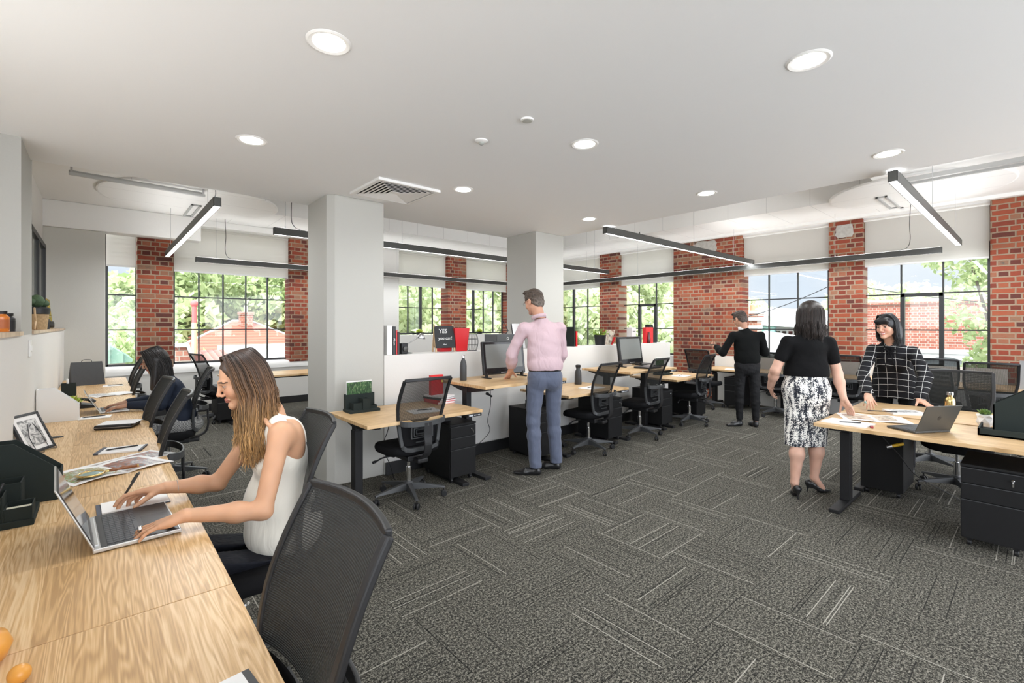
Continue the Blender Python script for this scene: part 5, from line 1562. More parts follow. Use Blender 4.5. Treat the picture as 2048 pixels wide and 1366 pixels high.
def short_hair(body, org, c, fwd, up, s, color, seed=3, grey=None, back=-.075):
    r, f, u = frame(fwd, up); c = np.array(c, float); Pq = lambda a, b, e: c + s * (a * r + b * f + e * u)
    H = Field(c - .16, c + .17, .0035)
    H.ell(Pq(0, -.012, .038), s * V3(.0825, .1015, .094), (r, f, u), k=.005)
    H.ell(Pq(0, -.055, -.015), s * V3(.068, .052, .075), (r, f, u), k=.02)
    H.ell(Pq(0, .055, .115), s * V3(.050, .045, .022), (r, f, u), k=.02)
    rr = np.random.RandomState(seed)
    x0 = [rr.rand(3) * 6 for _ in range(4)]
    H.ruffle(lambda x, y, z: .0028 * (np.sin(x * 210 + 2 * np.sin(y * 90) + x0[0][0]) * np.sin(y * 190 + 2 * np.sin(z * 80)) + np.sin(z * 160 + x * 120 + x0[1][0]) * .7))
    H.ell(Pq(0, .115, -.035), s * V3(.085, .075, .100), (r, f, u), k=.010, mode='s')
    for sg in (-1, 1): H.ell(Pq(sg * .085, .005, -.035), s * V3(.030, .026, .045), (r, f, u), k=.006, mode='s')
    H.cut(Pq(0, 0, back), tuple(-np.array(u)))
    cc = np.array(color, float); gg = np.array(grey if grey is not None else color, float)
    def col(v):
        qv = (v - c) / s; z = qv @ u; n = np.abs(np.sin(v[:, 0] * 300 + v[:, 1] * 220) * np.sin(v[:, 2] * 260))
        w = np.clip((.03 - z) / .08, 0, 1) * .6
        return (cc + (gg - cc) * w[:, None]) * (.6 + .8 * n)[:, None]
    np_mesh('hair', [H.surface()], M['hairshort'], body, col, org)

def glasses(body, org, c, fwd, up, s):
    r, f, u = frame(fwd, up); c = np.array(c, float); Pq = lambda a, b, e: Vector(tuple(c + s * (a * r + b * f + e * u) - np.array(org)))
    mb = MB()
    for sg in (-1, 1):
        pts = [Pq(sg * .032 + .020 * math.cos(a), .100, .002 + .014 * math.sin(a)) for a in [2 * PI * i / 16 for i in range(17)]]
        mb.tube(pts, .0012, 6); mb.tube([Pq(sg * .052, .098, .006), Pq(sg * .078, .05, .006), Pq(sg * .080, -.01, .004)], .0013, 6)
    mb.tube([Pq(-.012, .102, .006), Pq(.012, .102, .006)], .0012, 6)
    mb.build('glasses', M['frame'], body, smooth='all')

def shoe(body, org, heel, toe, ht=.07, mat=None, w=.042):
    heel = np.array(heel, float); toe = np.array(toe, float); d = nrm(toe - heel)
    S = Field(np.minimum(heel, toe) + V3(-.07, -.07, -.001), np.maximum(heel, toe) + V3(.07, .07, .16), .0045)
    L_ = np.linalg.norm(toe - heel)
    S.cone(heel + d * .035 + V3(0, 0, .032), heel + d * L_ * .55 + V3(0, 0, .036), .034, .038, k=.02)
    S.cone(heel + d * L_ * .6 + V3(0, 0, .022), toe - d * .03 + V3(0, 0, .018), w, .028, k=.03, flat=((0, 0, 1), .62))
    S.cone(heel + d * .04 + V3(0, 0, .05), heel + d * .05 + V3(0, 0, .03 + ht), .033, .036, k=.02)
    S.cut((0, 0, .003), (0, 0, -1)); S.cut(heel + V3(0, 0, .03 + ht), V3(0, 0, 1) - d * .25)
    np_mesh('shoe', [S.surface()], mat or M['shoe'], body, None, org, 1)
M['shoe'] = flat('black_leather', (.014, .014, .015), .28, bump=.15, bscale=300)

# ================================================================= man in the pink shirt
def man_pink():
    skin = (.56, .30, .20); org = (3.42, 3.38, 0)
    f0 = nrm(V3(.47, .88, 0)); r0 = V3(f0[1], -f0[0], 0)
    pel = V3(3.42, 3.36, 1.00); ch = V3(3.42, 3.37, 1.32); nk = V3(3.40, 3.40, 1.545)
    shL = V3(3.255, 3.50, 1.475); shR = V3(3.595, 3.31, 1.475)
    elL = V3(3.195, 3.62, 1.20); wrL = V3(3.285, 3.735, 1.025)
    elR = V3(3.665, 3.35, 1.20); wrR = V3(3.66, 3.50, 1.03)
    hc = V3(3.355, 3.455, 1.745); hf = (-.10, .95, -.28); hu = (-.02, .28, .95)
    hipL = pel - r0 * .095 + V3(0, 0, -.04); hipR = pel + r0 * .095 + V3(0, 0, -.04)
    knL = V3(3.30, 3.41, .53); knR = V3(3.555, 3.37, .53); anL = V3(3.295, 3.37, .10); anR = V3(3.58, 3.35, .10)
    H = Field(hc - .17, hc + .17, .0035); head_parts(H, hc, hf, hu, 1.02, False); H.cone(nk - V3(0, 0, .02), hc + V3(.0, -.04, -.06), .060, .058, k=.02)
    chs = [H.surface()]
    B = Field(wrL + V3(-.12, -.10, -.15), wrL + V3(.12, .20, .06), .003); B.cone(wrL + (elL - wrL) * .3, wrL, .034, .028)
    hand(B, wrL, (.10, .55, -.72), (.0, -.80, -.55), -1, 1.02, curl=((-.2, .25, .2), (-.1, .25, .2), (-.1, .3, .2), (-.1, .3, .2)), thumb=(.8, .1), spread=.28); chs.append(B.surface())
    B = Field(wrR + V3(-.12, -.10, -.15), wrR + V3(.12, .14, .06), .004); B.cone(wrR + (elR - wrR) * .3, wrR, .034, .028)
    hand(B, wrR, (-.2, .45, -.8), (-.9, 0, 0), 1, 1.0, curl=(.5, .5, .5, .5)); chs.append(B.surface())
    chs.append(Field_body(lambda A: (torso(A, pel, ch, nk, shL, shR, 1.0, False, fwd=f0), arm(A, shL, elL, wrL, 1, (.045, .040, .038, .03)), arm(A, shR, elR, wrR, 1, (.045, .040, .038, .03)),
        leg(A, hipL, knL, anL), leg(A, hipR, knR, anR)), (3.1, 3.1, .05), (3.8, 3.85, 1.62), .010))
    body = np_mesh('person', chs, M['skin'], None, skin_color(skin, face_color(hc, hf, hu, 1.02, skin, lips=(.42, .16, .12), brow=(.09, .06, .04), stubble=(.3, .2, .16))), org, 1)
    body.location = org
    tag(body, 'person standing in pink shirt and blue-grey trousers, leaning one hand on the raised desk', 'person')
    g = .012
    T = Field((3.05, 3.08, .96), (3.82, 3.86, 1.62), .0055)
    torso(T, pel + V3(0, 0, .08), ch, nk, shL, shR, 1.02, False, g, fwd=f0, k=.05)
    T.ell(ch - V3(0, 0, .14), (.165, .125, .18), (r0, f0, V3(0, 0, 1)), k=.05)
    T.ell(V3(3.42, 3.36, 1.10), (.172, .128, .08), (r0, f0, V3(0, 0, 1)), k=.05)
    arm(T, shL, elL, wrL, 1, (.050, .047, .046, .036), g=.010, t2=1.9); arm(T, shR, elR, wrR, 1, (.050, .047, .046, .036), g=.010, t2=1.95)
    rr = fold_noise(11, .006, 30, 26, 15)
    T.ruffle(rr)
    T.ell(nk + V3(-.0, .05, .05), (.062, .075, .06), mode='s', k=.008); T.cut((0, 0, 1.045), (0, 0, -1)); T.cut(nk + V3(0, 0, .018), (0, .25, 1))
    m, *_ = fabric('pink_cotton', (.56, .41, .44), .75, .15, 900, fold=.75, fscale=(11, 11, 5))
    np_mesh('shirt', [T.surface()], m, body, None, org, 1)
    # collar
    mb = MB(); cc = Vector((3.385, 3.415, 1.585)) - Vector(org)
    pts = [cc + Vector((.073 * math.cos(a), .076 * math.sin(a), -.022 * math.sin(a))) for a in [PI * .80 + 2 * PI * .83 * i / 20 for i in range(21)]]
    mb.strip(pts, .038, .005, (0, 0, 1)); mb.build('collar', m, body, smooth='all')
    Tr = Field((3.12, 3.12, .06), (3.80, 3.70, 1.10), .006)
    Tr.ell(pel + V3(0, 0, .0), (.172, .130, .125), (r0, f0, V3(0, 0, 1)), k=.05)
    Tr.ell(pel - f0 * .05 - r0 * .07 + V3(0, 0, -.06), (.085, .085, .10), k=.04); Tr.ell(pel - f0 * .05 + r0 * .07 + V3(0, 0, -.06), (.085, .085, .10), k=.04)
    leg(Tr, hipL, knL, anL + V3(0, 0, -.02), 1, (.090, .070, .064, .062), k=.03); leg(Tr, hipR, knR, anR + V3(0, 0, -.02), 1, (.090, .070, .064, .062), k=.03)
    Tr.ruffle(fold_noise(13, .004, 34, 30, 20)); Tr.cut((0, 0, .075), (0, 0, -1)); Tr.cut((0, 0, 1.075), (0, 0, 1))
    m, *_ = fabric('blue_grey_wool', (.095, .11, .16), .7, .2, 900, fold=.7, fscale=(12, 12, 4), sheen=.2)
    np_mesh('trousers', [Tr.surface()], m, body, None, org, 1)
    mb = MB(); n = 28; pts = [Vector((pel[0], pel[1], 1.055)) - Vector(org) + Vector(tuple(r0 * .168 * math.cos(a) + f0 * .128 * math.sin(a))) for a in [2 * PI * i / n for i in range(n + 1)]]
    mb.strip(pts, .032, .006, (0, 0, 1)); mb.build('belt', M['plastic'], body, smooth='all')
    shoe(body, org, (3.33, 3.32, 0), (3.14, 3.535, 0)); shoe(body, org, (3.615, 3.32, 0), (3.46, 3.55, 0))
    short_hair(body, org, hc, hf, hu, 1.02, (.075, .055, .042), 3, (.22, .19, .165)); glasses(body, org, hc, hf, hu, 1.02)
man_pink()

# ================================================================= man in the black jumper
def man_black():
    skin = (.50, .27, .18); org = (7.25, 2.92, 0)
    f0 = nrm(V3(.74, .67, 0)); r0 = V3(f0[1], -f0[0], 0)
    pel = V3(7.24, 2.90, .90); ch = V3(7.24, 2.91, 1.20); nk = V3(7.235, 2.94, 1.43)
    shL = V3(7.10, 3.045, 1.355); shR = V3(7.365, 2.755, 1.355)
    elL = V3(7.03, 3.17, 1.09); wrL = V3(7.17, 3.33, 1.17); elR = V3(7.44, 2.72, 1.09); wrR = V3(7.45, 3.0, 1.16)
    hc = V3(7.215, 2.99, 1.595); hf = (.30, .86, -.42); hu = (.12, .40, .90)
    hipL = pel - r0 * .09; hipR = pel + r0 * .09
    knL = V3(7.155, 2.98, .48); knR = V3(7.27, 2.80, .48); anL = V3(7.17, 2.98, .10); anR = V3(7.275, 2.79, .10)
    H = Field(hc - .17, hc + .17, .0045); head_parts(H, hc, hf, hu, 1.0, False); H.cone(nk - V3(0, 0, .02), hc + V3(-.01, -.04, -.06), .058, .056, k=.02)
    chs = [H.surface()]
    for w, e, sg in ((wrL, elL, -1), (wrR, elR, 1)):
        B = Field(w + V3(-.15, -.15, -.10), w + V3(.16, .2, .12), .004); B.cone(w + (e - w) * .3, w, .034, .028)
        hand(B, w, f0 + V3(0, 0, .1), (.0, 0, 1) if sg < 0 else (-.7, .5, .3), sg * (1 if sg > 0 else 1), 1.0, curl=(.5, .6, .6, .6)); chs.append(B.surface())
    chs.append(Field_body(lambda A: (torso(A, pel, ch, nk, shL, shR, 1.0, False, fwd=f0), leg(A, hipL, knL, anL), leg(A, hipR, knR, anR), arm(A, shL, elL, wrL), arm(A, shR, elR, wrR)), (6.9, 2.55, .05), (7.6, 3.45, 1.5), .012))
    body = np_mesh('person', chs, M['skin'], None, skin_color(skin, face_color(hc, hf, hu, 1.0, skin, brow=(.1, .07, .05))), org, 1)
    body.location = org
    tag(body, 'person in black jumper and black jeans looking down at a phone by the brick wall', 'person')
    T = Field((6.88, 2.52, .84), (7.66, 3.45, 1.52), .007)
    torso(T, pel + V3(0, 0, .10), ch, nk, shL, shR, 1.0, False, .014, fwd=f0, k=.05); T.ell(V3(7.24, 2.90, 1.02), (.165, .122, .13), (r0, f0, V3(0, 0, 1)), k=.05)
    arm(T, shL, elL, wrL, 1, (.048, .046, .044, .036), g=.008, t2=1.93); arm(T, shR, elR, wrR, 1, (.048, .046, .044, .036), g=.008, t2=1.93)
    T.ruffle(fold_noise(21, .003)); T.ell(nk + V3(.02, .03, .06), (.072, .072, .075), mode='s', k=.01); T.cut((0, 0, .905), (0, 0, -1))
    m, *_ = fabric('black_knit', (.005, .0055, .0055), .95, .8, 400, fold=.3); np_mesh('jumper', [T.surface()], m, body, None, org, 1)
    mb = MB(); cc = Vector((7.225, 2.955, 1.455)) - Vector(org)
    mb.strip([cc + Vector((.060 * math.cos(a), .062 * math.sin(a), 0)) for a in [PI * .55 + 2 * PI * .84 * i / 20 for i in range(21)]], .045, .006, (0, 0, 1)); mb.build('shirt_collar', M['paper'], body, smooth='all')
    J = Field((6.95, 2.6, .05), (7.52, 3.2, .96), .007)
    J.ell(pel, (.172, .130, .13), (r0, f0, V3(0, 0, 1)), k=.05); J.ell(pel - f0 * .045 + V3(0, 0, -.06), (.125, .085, .09), (r0, f0, V3(0, 0, 1)), k=.04)
    leg(J, hipL, knL, anL, 1, (.083, .062, .056, .044), k=.03); leg(J, hipR, knR, anR, 1, (.083, .062, .056, .044), k=.03)
    J.ruffle(fold_noise(23, .004, 40, 40, 30)); J.cut((0, 0, .10), (0, 0, -1)); J.cut((0, 0, .965), (0, 0, 1))
    m, *_ = fabric('washed_black_denim', (.012, .012, .013), .75, .5, 800, fold=.6, fscale=(14, 14, 8)); np_mesh('jeans', [J.surface()], m, body, None, org, 1)
    shoe(body, org, (7.21, 2.955, 0), (7.01, 3.11, 0), .10); shoe(body, org, (7.255, 2.76, 0), (7.40, 2.94, 0), .10)
    short_hair(body, org, hc, hf, hu, 1.0, (.055, .042, .034), 6, (.12, .1, .09)); glasses(body, org, hc, hf, hu, 1.0)
    t = thing('phone', 'phone held by the man in the black jumper', 'phone', (7.235, 3.43, 1.205), .73)
    mb = MB(); mb.cbox((0, 0, 0), (.15, .075, .008)); mb.build('case', M['plastic'], t, bevel=.003)
    mb = MB(); mb.cbox((0, 0, .0045), (.135, .066, .001)); mb.build('screen', M['screen'], t)
man_black()

# ================================================================= woman in the black top and patterned skirt
def woman_skirt():
    skin = (.60, .36, .27); org = (4.72, 1.39, 0)
    f0 = nrm(V3(.82, .57, 0)); r0 = V3(f0[1], -f0[0], 0)
    pel = V3(4.715, 1.385, .95); ch = V3(4.72, 1.38, 1.20); nk = V3(4.745, 1.375, 1.435)
    shL = V3(4.615, 1.50, 1.355); shR = V3(4.815, 1.235, 1.35)
    elR = V3(4.885, 1.19, 1.075); wrR = V3(4.845, 1.135, .865); elL = V3(4.555, 1.58, 1.10); wrL = V3(4.66, 1.66, .93)
    hc = V3(4.800, 1.375, 1.585); hf = (.86, .30, -.18); hu = (.18, .05, .97)
    knL = V3(4.60, 1.42, .50); anL = V3(4.555, 1.425, .13); knR = V3(4.78, 1.32, .50); anR = V3(4.80, 1.345, .14)
    hipL = pel - r0 * .09 + V3(0, 0, -.03); hipR = pel + r0 * .09 + V3(0, 0, -.03)
    A = Field((4.38, 1.0, .03), (5.02, 1.78, 1.52), .0065)
    torso(A, pel, ch, nk, shL, shR, 1.0, True, fwd=f0); A.cone(nk - V3(0, 0, .02), hc + V3(-.02, 0, -.05), .050, .047, k=.02)
    arm(A, shR, elR, wrR, 1, (.047, .041, .038, .026)); arm(A, shL, elL, wrL, 1, (.047, .041, .038, .026))
    for hp, kn, an in ((hipL, knL, anL), (hipR, knR, anR)):
        A.cone(hp, kn, .092, .058, k=.03); m_ = kn + (an - kn) * .33 - f0 * .018
        A.cone(kn, m_, .053, .056, k=.03); A.cone(m_, an, .056, .032, k=.03)
    # feet in the pumps
    A.cone(anL, V3(4.60, 1.44, .045), .030, .024, k=.02); A.cone(anR, V3(4.87, 1.30, .04), .030, .024, k=.02)
    chs = [A.surface()]
    H = Field(hc - .17, hc + .17, .004); head_parts(H, hc, hf, hu, .98, True); H.cone(nk, hc + V3(-.02, 0, -.05), .050, .047, k=.02); chs.append(H.surface())
    B = Field(wrR + V3(-.14, -.16, -.20), wrR + V3(.12, .08, .06), .003); B.cone(wrR + (elR - wrR) * .3, wrR, .034, .026)
    hand(B, wrR, (-.08, -.42, -.80), (-.75, .30, -.35), 1, 1.0, curl=((.1, .2, .15), (.05, .22, .2), (.1, .25, .2), (.15, .25, .2)), thumb=(.7, .2), spread=.16); chs.append(B.surface())
    B = Field(wrL + V3(-.12, -.12, -.18), wrL + V3(.16, .16, .06), .005); B.cone(wrL + (elL - wrL) * .3, wrL, .034, .026); hand(B, wrL, (.6, .1, -.6), (.5, -.8, 0), -1, .95, curl=(.3, .3, .3, .3)); chs.append(B.surface())
    body = np_mesh('person', chs, M['skin'], None, skin_color(skin), org, 1); body.location = org
    tag(body, 'person seen from behind in black top and black and white skirt, reaching to the magazines', 'person')
    T = Field((4.38, 1.02, .98), (5.02, 1.76, 1.52), .0055)
    torso(T, pel + V3(0, 0, .10), ch, nk, shL, shR, 1.02, True, .012, fwd=f0, bust=.045, k=.05, waist=1.0); T.ell(V3(4.72, 1.38, 1.10), (.155, .118, .09), (r0, f0, V3(0, 0, 1)), k=.05)
    arm(T, shR, elR, wrR, 1, (.047, .046, .04, .03), g=.008, t2=.55); arm(T, shL, elL, wrL, 1, (.047, .046, .04, .03), g=.008, t2=.55)
    for sh, el in ((shR, elR), (shL, elL)):
        T.cut(sh + (el - sh) * .66, tuple(nrm(el - sh))) if False else None
    T.ruffle(fold_noise(31, .003)); T.ell(nk + V3(.02, .0, .07), (.085, .085, .075), mode='s', k=.01); T.cut((0, 0, 1.055), (0, 0, -1))
    m, *_ = fabric('black_knit_fine', (.0045, .0045, .005), .95, .6, 500, fold=.3); np_mesh('top', [T.surface()], m, body, None, org, 1)
    K = Field((4.42, 1.08, .40), (5.0, 1.70, 1.12), .006)
    K.ell(V3(4.715, 1.385, .93), (.195, .148, .17), (r0, f0, V3(0, 0, 1)), k=.04); K.ell(V3(4.715, 1.385, 1.06), (.150, .115, .10), (r0, f0, V3(0, 0, 1)), k=.05)
    K.cone(V3(4.715, 1.385, .88), V3(4.70, 1.38, .40), .150, .128, k=.06, flat=(f0, .80)); K.cone(V3(4.66, 1.43, .80), V3(4.61, 1.43, .42), .10, .088, k=.06); K.cone(V3(4.77, 1.33, .80), V3(4.79, 1.33, .42), .10, .085, k=.06)
    K.ell(pel - f0 * .06 + V3(0, 0, -.06), (.15, .10, .12), (r0, f0, V3(0, 0, 1)), k=.05)
    K.ruffle(fold_noise(33, .003, 60, 60, 20)); K.cut((0, 0, .445), (0, 0, -1)); K.cut((0, 0, 1.085), (0, 0, 1))
    m, N, L, P = fabric('sequin_skirt', (.5, .5, .48), .45, .5, 250)
    tc = N.new('ShaderNodeTexCoord'); mp = N.new('ShaderNodeMapping'); mp.inputs['Scale'].default_value = (34, 34, 7); L.new(tc.outputs['Object'], mp.inputs['Vector'])
    n1 = N.new('ShaderNodeTexNoise'); n1.inputs['Scale'].default_value = 1; n1.inputs['Detail'].default_value = 2; L.new(mp.outputs[0], n1.inputs['Vector'])
    n2 = N.new('ShaderNodeTexVoronoi'); n2.inputs['Scale'].default_value = 130; L.new(tc.outputs['Object'], n2.inputs['Vector'])
    sep = N.new('ShaderNodeSeparateColor'); L.new(n2.outputs['Color'], sep.inputs[0])
    v = mth(N, L, 'ADD', mth(N, L, 'MULTIPLY', n1.outputs['Fac'], 1.3), mth(N, L, 'MULTIPLY', sep.outputs[0], .42))
    L.new(ramp(N, L, v, [(.70, (.012, .014, .022)), (.82, (.10, .11, .13)), (.90, (.62, .60, .56)), (1.0, (.85, .83, .78))]), P.inputs['Base Color'])
    np_mesh('skirt', [K.surface()], m, body, None, org, 1)
    # pumps
    def pump(heel, toe):
        heel = np.array(heel, float); toe = np.array(toe, float); d = nrm(toe - heel); L_ = np.linalg.norm(toe - heel)
        S = Field(np.minimum(heel, toe) + V3(-.06, -.06, -.001), np.maximum(heel, toe) + V3(.06, .06, .16), .0035)
        S.cone(heel + d * .004 + V3(0, 0, .004), heel + d * .012 + V3(0, 0, .06), .0055, .009, k=.01)
        S.cone(heel + d * .018 + V3(0, 0, .088), heel + d * .05 + V3(0, 0, .070), .031, .029, k=.02)
        S.cone(heel + d * .05 + V3(0, 0, .066), heel + d * L_ * .60 + V3(0, 0, .026), .027, .028, k=.02)
        S.cone(heel + d * L_ * .60 + V3(0, 0, .022), toe - d * .015 + V3(0, 0, .014), .036, .014, k=.02, flat=((0, 0, 1), .55))
        S.ell(heel + d * .10 + V3(0, 0, .118), (.075, .032, .052), (d, V3(-d[1], d[0], 0), V3(0, 0, 1)), mode='s', k=.006)
        S.cone(heel + d * .045 + V3(0, 0, .020), heel + d * L_ * .42 + V3(0, 0, .0), .026, .014, k=.008, mode='s')
        S.cut((0, 0, .001), (0, 0, -1)); np_mesh('high_heeled_shoe', [S.surface()], M['shoe'], body, None, org, 1)
    pump((4.515, 1.385, 0), (4.67, 1.475, 0)); pump((4.765, 1.395, 0), (4.945, 1.255, 0))
    Hm = Field(hc - .21, hc + .2, .006); r, f, u = frame(hf, hu); Pq = lambda a, b, e: hc + .98 * (a * r + b * f + e * u)
    Hm.ell(Pq(0, -.020, .040), V3(.100, .112, .100), (r, f, u), k=.01); Hm.ell(Pq(0, -.05, -.05), V3(.104, .074, .115), (r, f, u), k=.03)
    Hm.ell(Pq(0, .095, -.05), V3(.065, .065, .105), (r, f, u), k=.006, mode='s')
    dk = np.array((.020, .013, .010))
    hcol = lambda sd: np.tile(dk, (len(sd), 1)) * (.4 + 1.6 * sd)[:, None]
    np_mesh('hair', [Hm.surface()], M['hairmat'], body, lambda v: hcol(np.full(len(v), .3)), org, 2)
    v, q, tt, sd = hair_strands(hc, hf, hu, .98, 900, lambda th, sg: .12 + .05 * (th > 120), 40, 180, seed=15, wav=.018, drift=(-.05, 0, 0), r0=.0028, fray=.035, out=.022)
    np_mesh('hair_locks', [(v, q)], M['hairmat'], body, lambda vv: hcol(sd), org)
woman_skirt()

# ================================================================= smiling woman in the checked blouse
def woman_plaid():
    skin = (.58, .33, .23); org = (6.05, 1.0, 0)
    f0 = nrm(V3(-.97, .22, 0)); r0 = V3(f0[1], -f0[0], 0)      # her right is +y
    pel = V3(6.18, 1.0, .93); ch = V3(6.02, .99, 1.15); nk = V3(5.90, .995, 1.355)
    shR = V3(5.925, 1.140, 1.255); shL = V3(5.980, .830, 1.245)
    elR = V3(5.66, 1.165, 1.02); wrR = V3(5.33, 1.06, .865); elL = V3(5.79, .71, 1.02); wrL = V3(5.53, .725, .84)
    hc = V3(5.82, 1.005, 1.49); hf = (-.93, .32, -.10); hu = (-.18, .10, .97)
    H = Field(hc - .17, hc + .17, .0028); head_parts(H, hc, hf, hu, .97, True, smile=True); H.cone(nk - V3(0, 0, .03), hc + V3(.03, 0, -.05), .046, .043, k=.02)
    chs = [H.surface()]
    B = Field(wrR + V3(-.22, -.11, -.14), wrR + V3(.08, .11, .06), .003); B.cone(wrR + (elR - wrR) * .2, wrR, .030, .024)
    hand(B, wrR, (-.70, -.20, -.55), (-.35, 0, -.9), 1, .94, curl=((.0, .3, .3), (.05, .3, .3), (.1, .35, .3), (.1, .4, .3)), thumb=(.6, .3), spread=.12); chs.append(B.surface())
    B = Field(wrL + V3(-.20, -.16, -.12), wrL + V3(.08, .10, .06), .003); B.cone(wrL + (elL - wrL) * .2, wrL, .030, .024)
    hand(B, wrL, (-.50, -.62, -.42), (-.2, -.1, -.9), -1, .94, curl=((-.1, .2, .2),) * 4, thumb=(.9, .2), spread=.16); chs.append(B.surface())
    chs.append(Field_body(lambda A: (torso(A, pel, ch, nk, shL, shR, .95, True, fwd=f0), arm(A, shR, elR, wrR, .9), arm(A, shL, elL, wrL, .9), A.ell(V3(5.925, 1.0, 1.31), (.05, .06, .05), k=.03)), (5.2, .55, .8), (6.4, 1.35, 1.45), .008))
    fc = face_color(hc, hf, hu, .97, skin, lips=(.55, .13, .12), brow=(.02, .014, .012), iris=(.02, .012, .01), smile=True, blush=(.72, .28, .22))
    body = np_mesh('person', chs, M['skin'], None, skin_color(skin, fc), org, 1); body.location = org
    tag(body, 'smiling person with black fringe and black blouse with white checks, leaning on the desk', 'person')
    T = Field((5.30, .50, .70), (6.45, 1.38, 1.42), .0065)
    torso(T, pel + V3(-.02, 0, .02), ch, nk, shL, shR, .98, True, .014, fwd=f0, bust=.045, k=.045, waist=1.0)
    T.cone(V3(6.10, 1.0, .98), V3(6.17, 1.0, .76), .165, .215, k=.04, flat=(f0, .72))
    arm(T, shR, elR, wrR, .95, (.046, .044, .043, .040), g=.008, t2=1.93); arm(T, shL, elL, wrL, .95, (.046, .044, .043, .040), g=.008, t2=1.93)
    T.ruffle(fold_noise(41, .004, 24, 30, 18)); T.ell(nk + V3(-.055, 0, .025), (.075, .052, .085), mode='s', k=.008); T.ell(nk + V3(.0, 0, .06), (.07, .06, .06), mode='s', k=.008)
    T.cut((0, 0, .76), (0, 0, -1))
    m, N, L, P = fabric('black_check_viscose', (.012, .012, .014), .8, .2, fold=.4)
    tc = N.new('ShaderNodeTexCoord'); nz = N.new('ShaderNodeTexNoise'); nz.inputs['Scale'].default_value = 6; L.new(tc.outputs['Object'], nz.inputs['Vector'])
    va = N.new('ShaderNodeVectorMath'); va.operation = 'MULTIPLY_ADD'; va.inputs[1].default_value = (.02, .02, .02); L.new(nz.outputs['Color'], va.inputs[0]); L.new(tc.outputs['Object'], va.inputs[2])
    sp = N.new('ShaderNodeSeparateXYZ'); L.new(va.outputs[0], sp.inputs[0])
    ly = mth(N, L, 'LESS_THAN', mth(N, L, 'FRACT', mth(N, L, 'DIVIDE', mth(N, L, 'ADD', sp.outputs['Y'], 5.0), .080)), .035)
    lz = mth(N, L, 'LESS_THAN', mth(N, L, 'FRACT', mth(N, L, 'DIVIDE', mth(N, L, 'ADD', sp.outputs['Z'], mth(N, L, 'MULTIPLY', sp.outputs['X'], .25)), .060)), .045)
    L.new(mixc(N, L, mth(N, L, 'MAXIMUM', ly, lz), (.008, .008, .010), (.6, .6, .58)), P.inputs['Base Color'])
    np_mesh('blouse', [T.surface()], m, body, None, org, 1)
    # neck tie cords with a bow
    mb = MB(); Q = lambda x, y, z: Vector((x, y, z)) - Vector(org)
    mb.tube([Q(5.865, 1.05, 1.33), Q(5.855, 1.02, 1.27), Q(5.87, .99, 1.22)], .005, 6); mb.tube([Q(5.88, .94, 1.33), Q(5.862, .975, 1.27), Q(5.87, .995, 1.22)], .005, 6)
    for sg in (-1, 1):
        mb.tube(smooth_path([Q(5.85, .99, 1.245), Q(5.84, .99 + sg * .045, 1.265), Q(5.84, .99 + sg * .055, 1.225), Q(5.85, .99, 1.24)], 4), .0055, 6)
        mb.tube(smooth_path([Q(5.85, .99, 1.24), Q(5.85, .99 + sg * .02, 1.18), Q(5.865, .99 + sg * .035, 1.10)], 4), .0045, 6)
    mb.build('neck_tie', M['seat'], body, smooth='all')
    J = Field((5.95, .72, .0), (6.45, 1.28, .98), .009); J.ell(V3(6.19, 1.0, .90), (.11, .155, .12), k=.05)
    for sg in (-1, 1): leg(J, V3(6.20, 1.0 + sg * .09, .88), V3(6.20, 1.0 + sg * .10, .48), V3(6.24, 1.0 + sg * .11, .07), 1, (.082, .06, .052, .042), k=.03)
    m, *_ = fabric('black_trouser', (.012, .012, .013), .8, .3); np_mesh('trousers', [J.surface()], m, body, None, org, 1)
    for sg in (-1, 1): shoe(body, org, (6.28, 1.0 + sg * .11, 0), (6.03, 1.0 + sg * .12, 0), .05)
    mb = MB(); mb.torus((0, 0, 0), .009, .002, 16, 6, Matrix.Translation(Q(5.225, 1.058, .795)) @ Matrix.Rotation(.9, 4, 'Y')); mb.sphere(Q(5.222, 1.058, .808), .007, 8)
    mb.build('turquoise_ring', flat('turquoise', (.2, .5, .5), .3), body, smooth='all')
    Hm = Field(hc - .23, hc + .2, .005); r, f, u = frame(hf, hu); Pq = lambda a, b, e: hc + .97 * (a * r + b * f + e * u)
    Hm.ell(Pq(0, -.012, .036), V3(.083, .102, .095), (r, f, u), k=.01)
    Hm.ell(Pq(-.062, -.045, -.06), V3(.040, .052, .11), (r, f, u), k=.03); Hm.ell(Pq(.05, -.055, -.05), V3(.036, .045, .10), (r, f, u), k=.03)
    Hm.ell(Pq(0, .098, -.058), V3(.064, .072, .102), (r, f, u), k=.004, mode='s')
    Hm.cone(Pq(-.048, .082, .062), Pq(.048, .082, .062), .018, .018, k=.015)
    for i in range(9):
        x = -.050 + .0125 * i; Hm.cone(Pq(x, .088, .065), Pq(x * 1.05, .0955 - abs(x) * .25, .036), .0085, .006, k=.004)
    hcol = lambda sd: np.tile(np.array((.008, .008, .009)), (len(sd), 1)) * (.5 + 1.5 * sd)[:, None]
    np_mesh('hair', [Hm.surface()], M['hairmat'], body, lambda v: hcol(np.full(len(v), .5)), org, 1)
    v, q, tt, sd = hair_strands(hc, hf, hu, .97, 600, lambda th, sg: .11 if sg < 0 else .08, 72, 180, seed=25, wav=.014, drift=(.05, 0, 0), r0=.0028, fray=.03, out=.004)
    np_mesh('hair_locks', [(v, q)], M['hairmat'], body, lambda vv: hcol(sd), org)
woman_plaid()
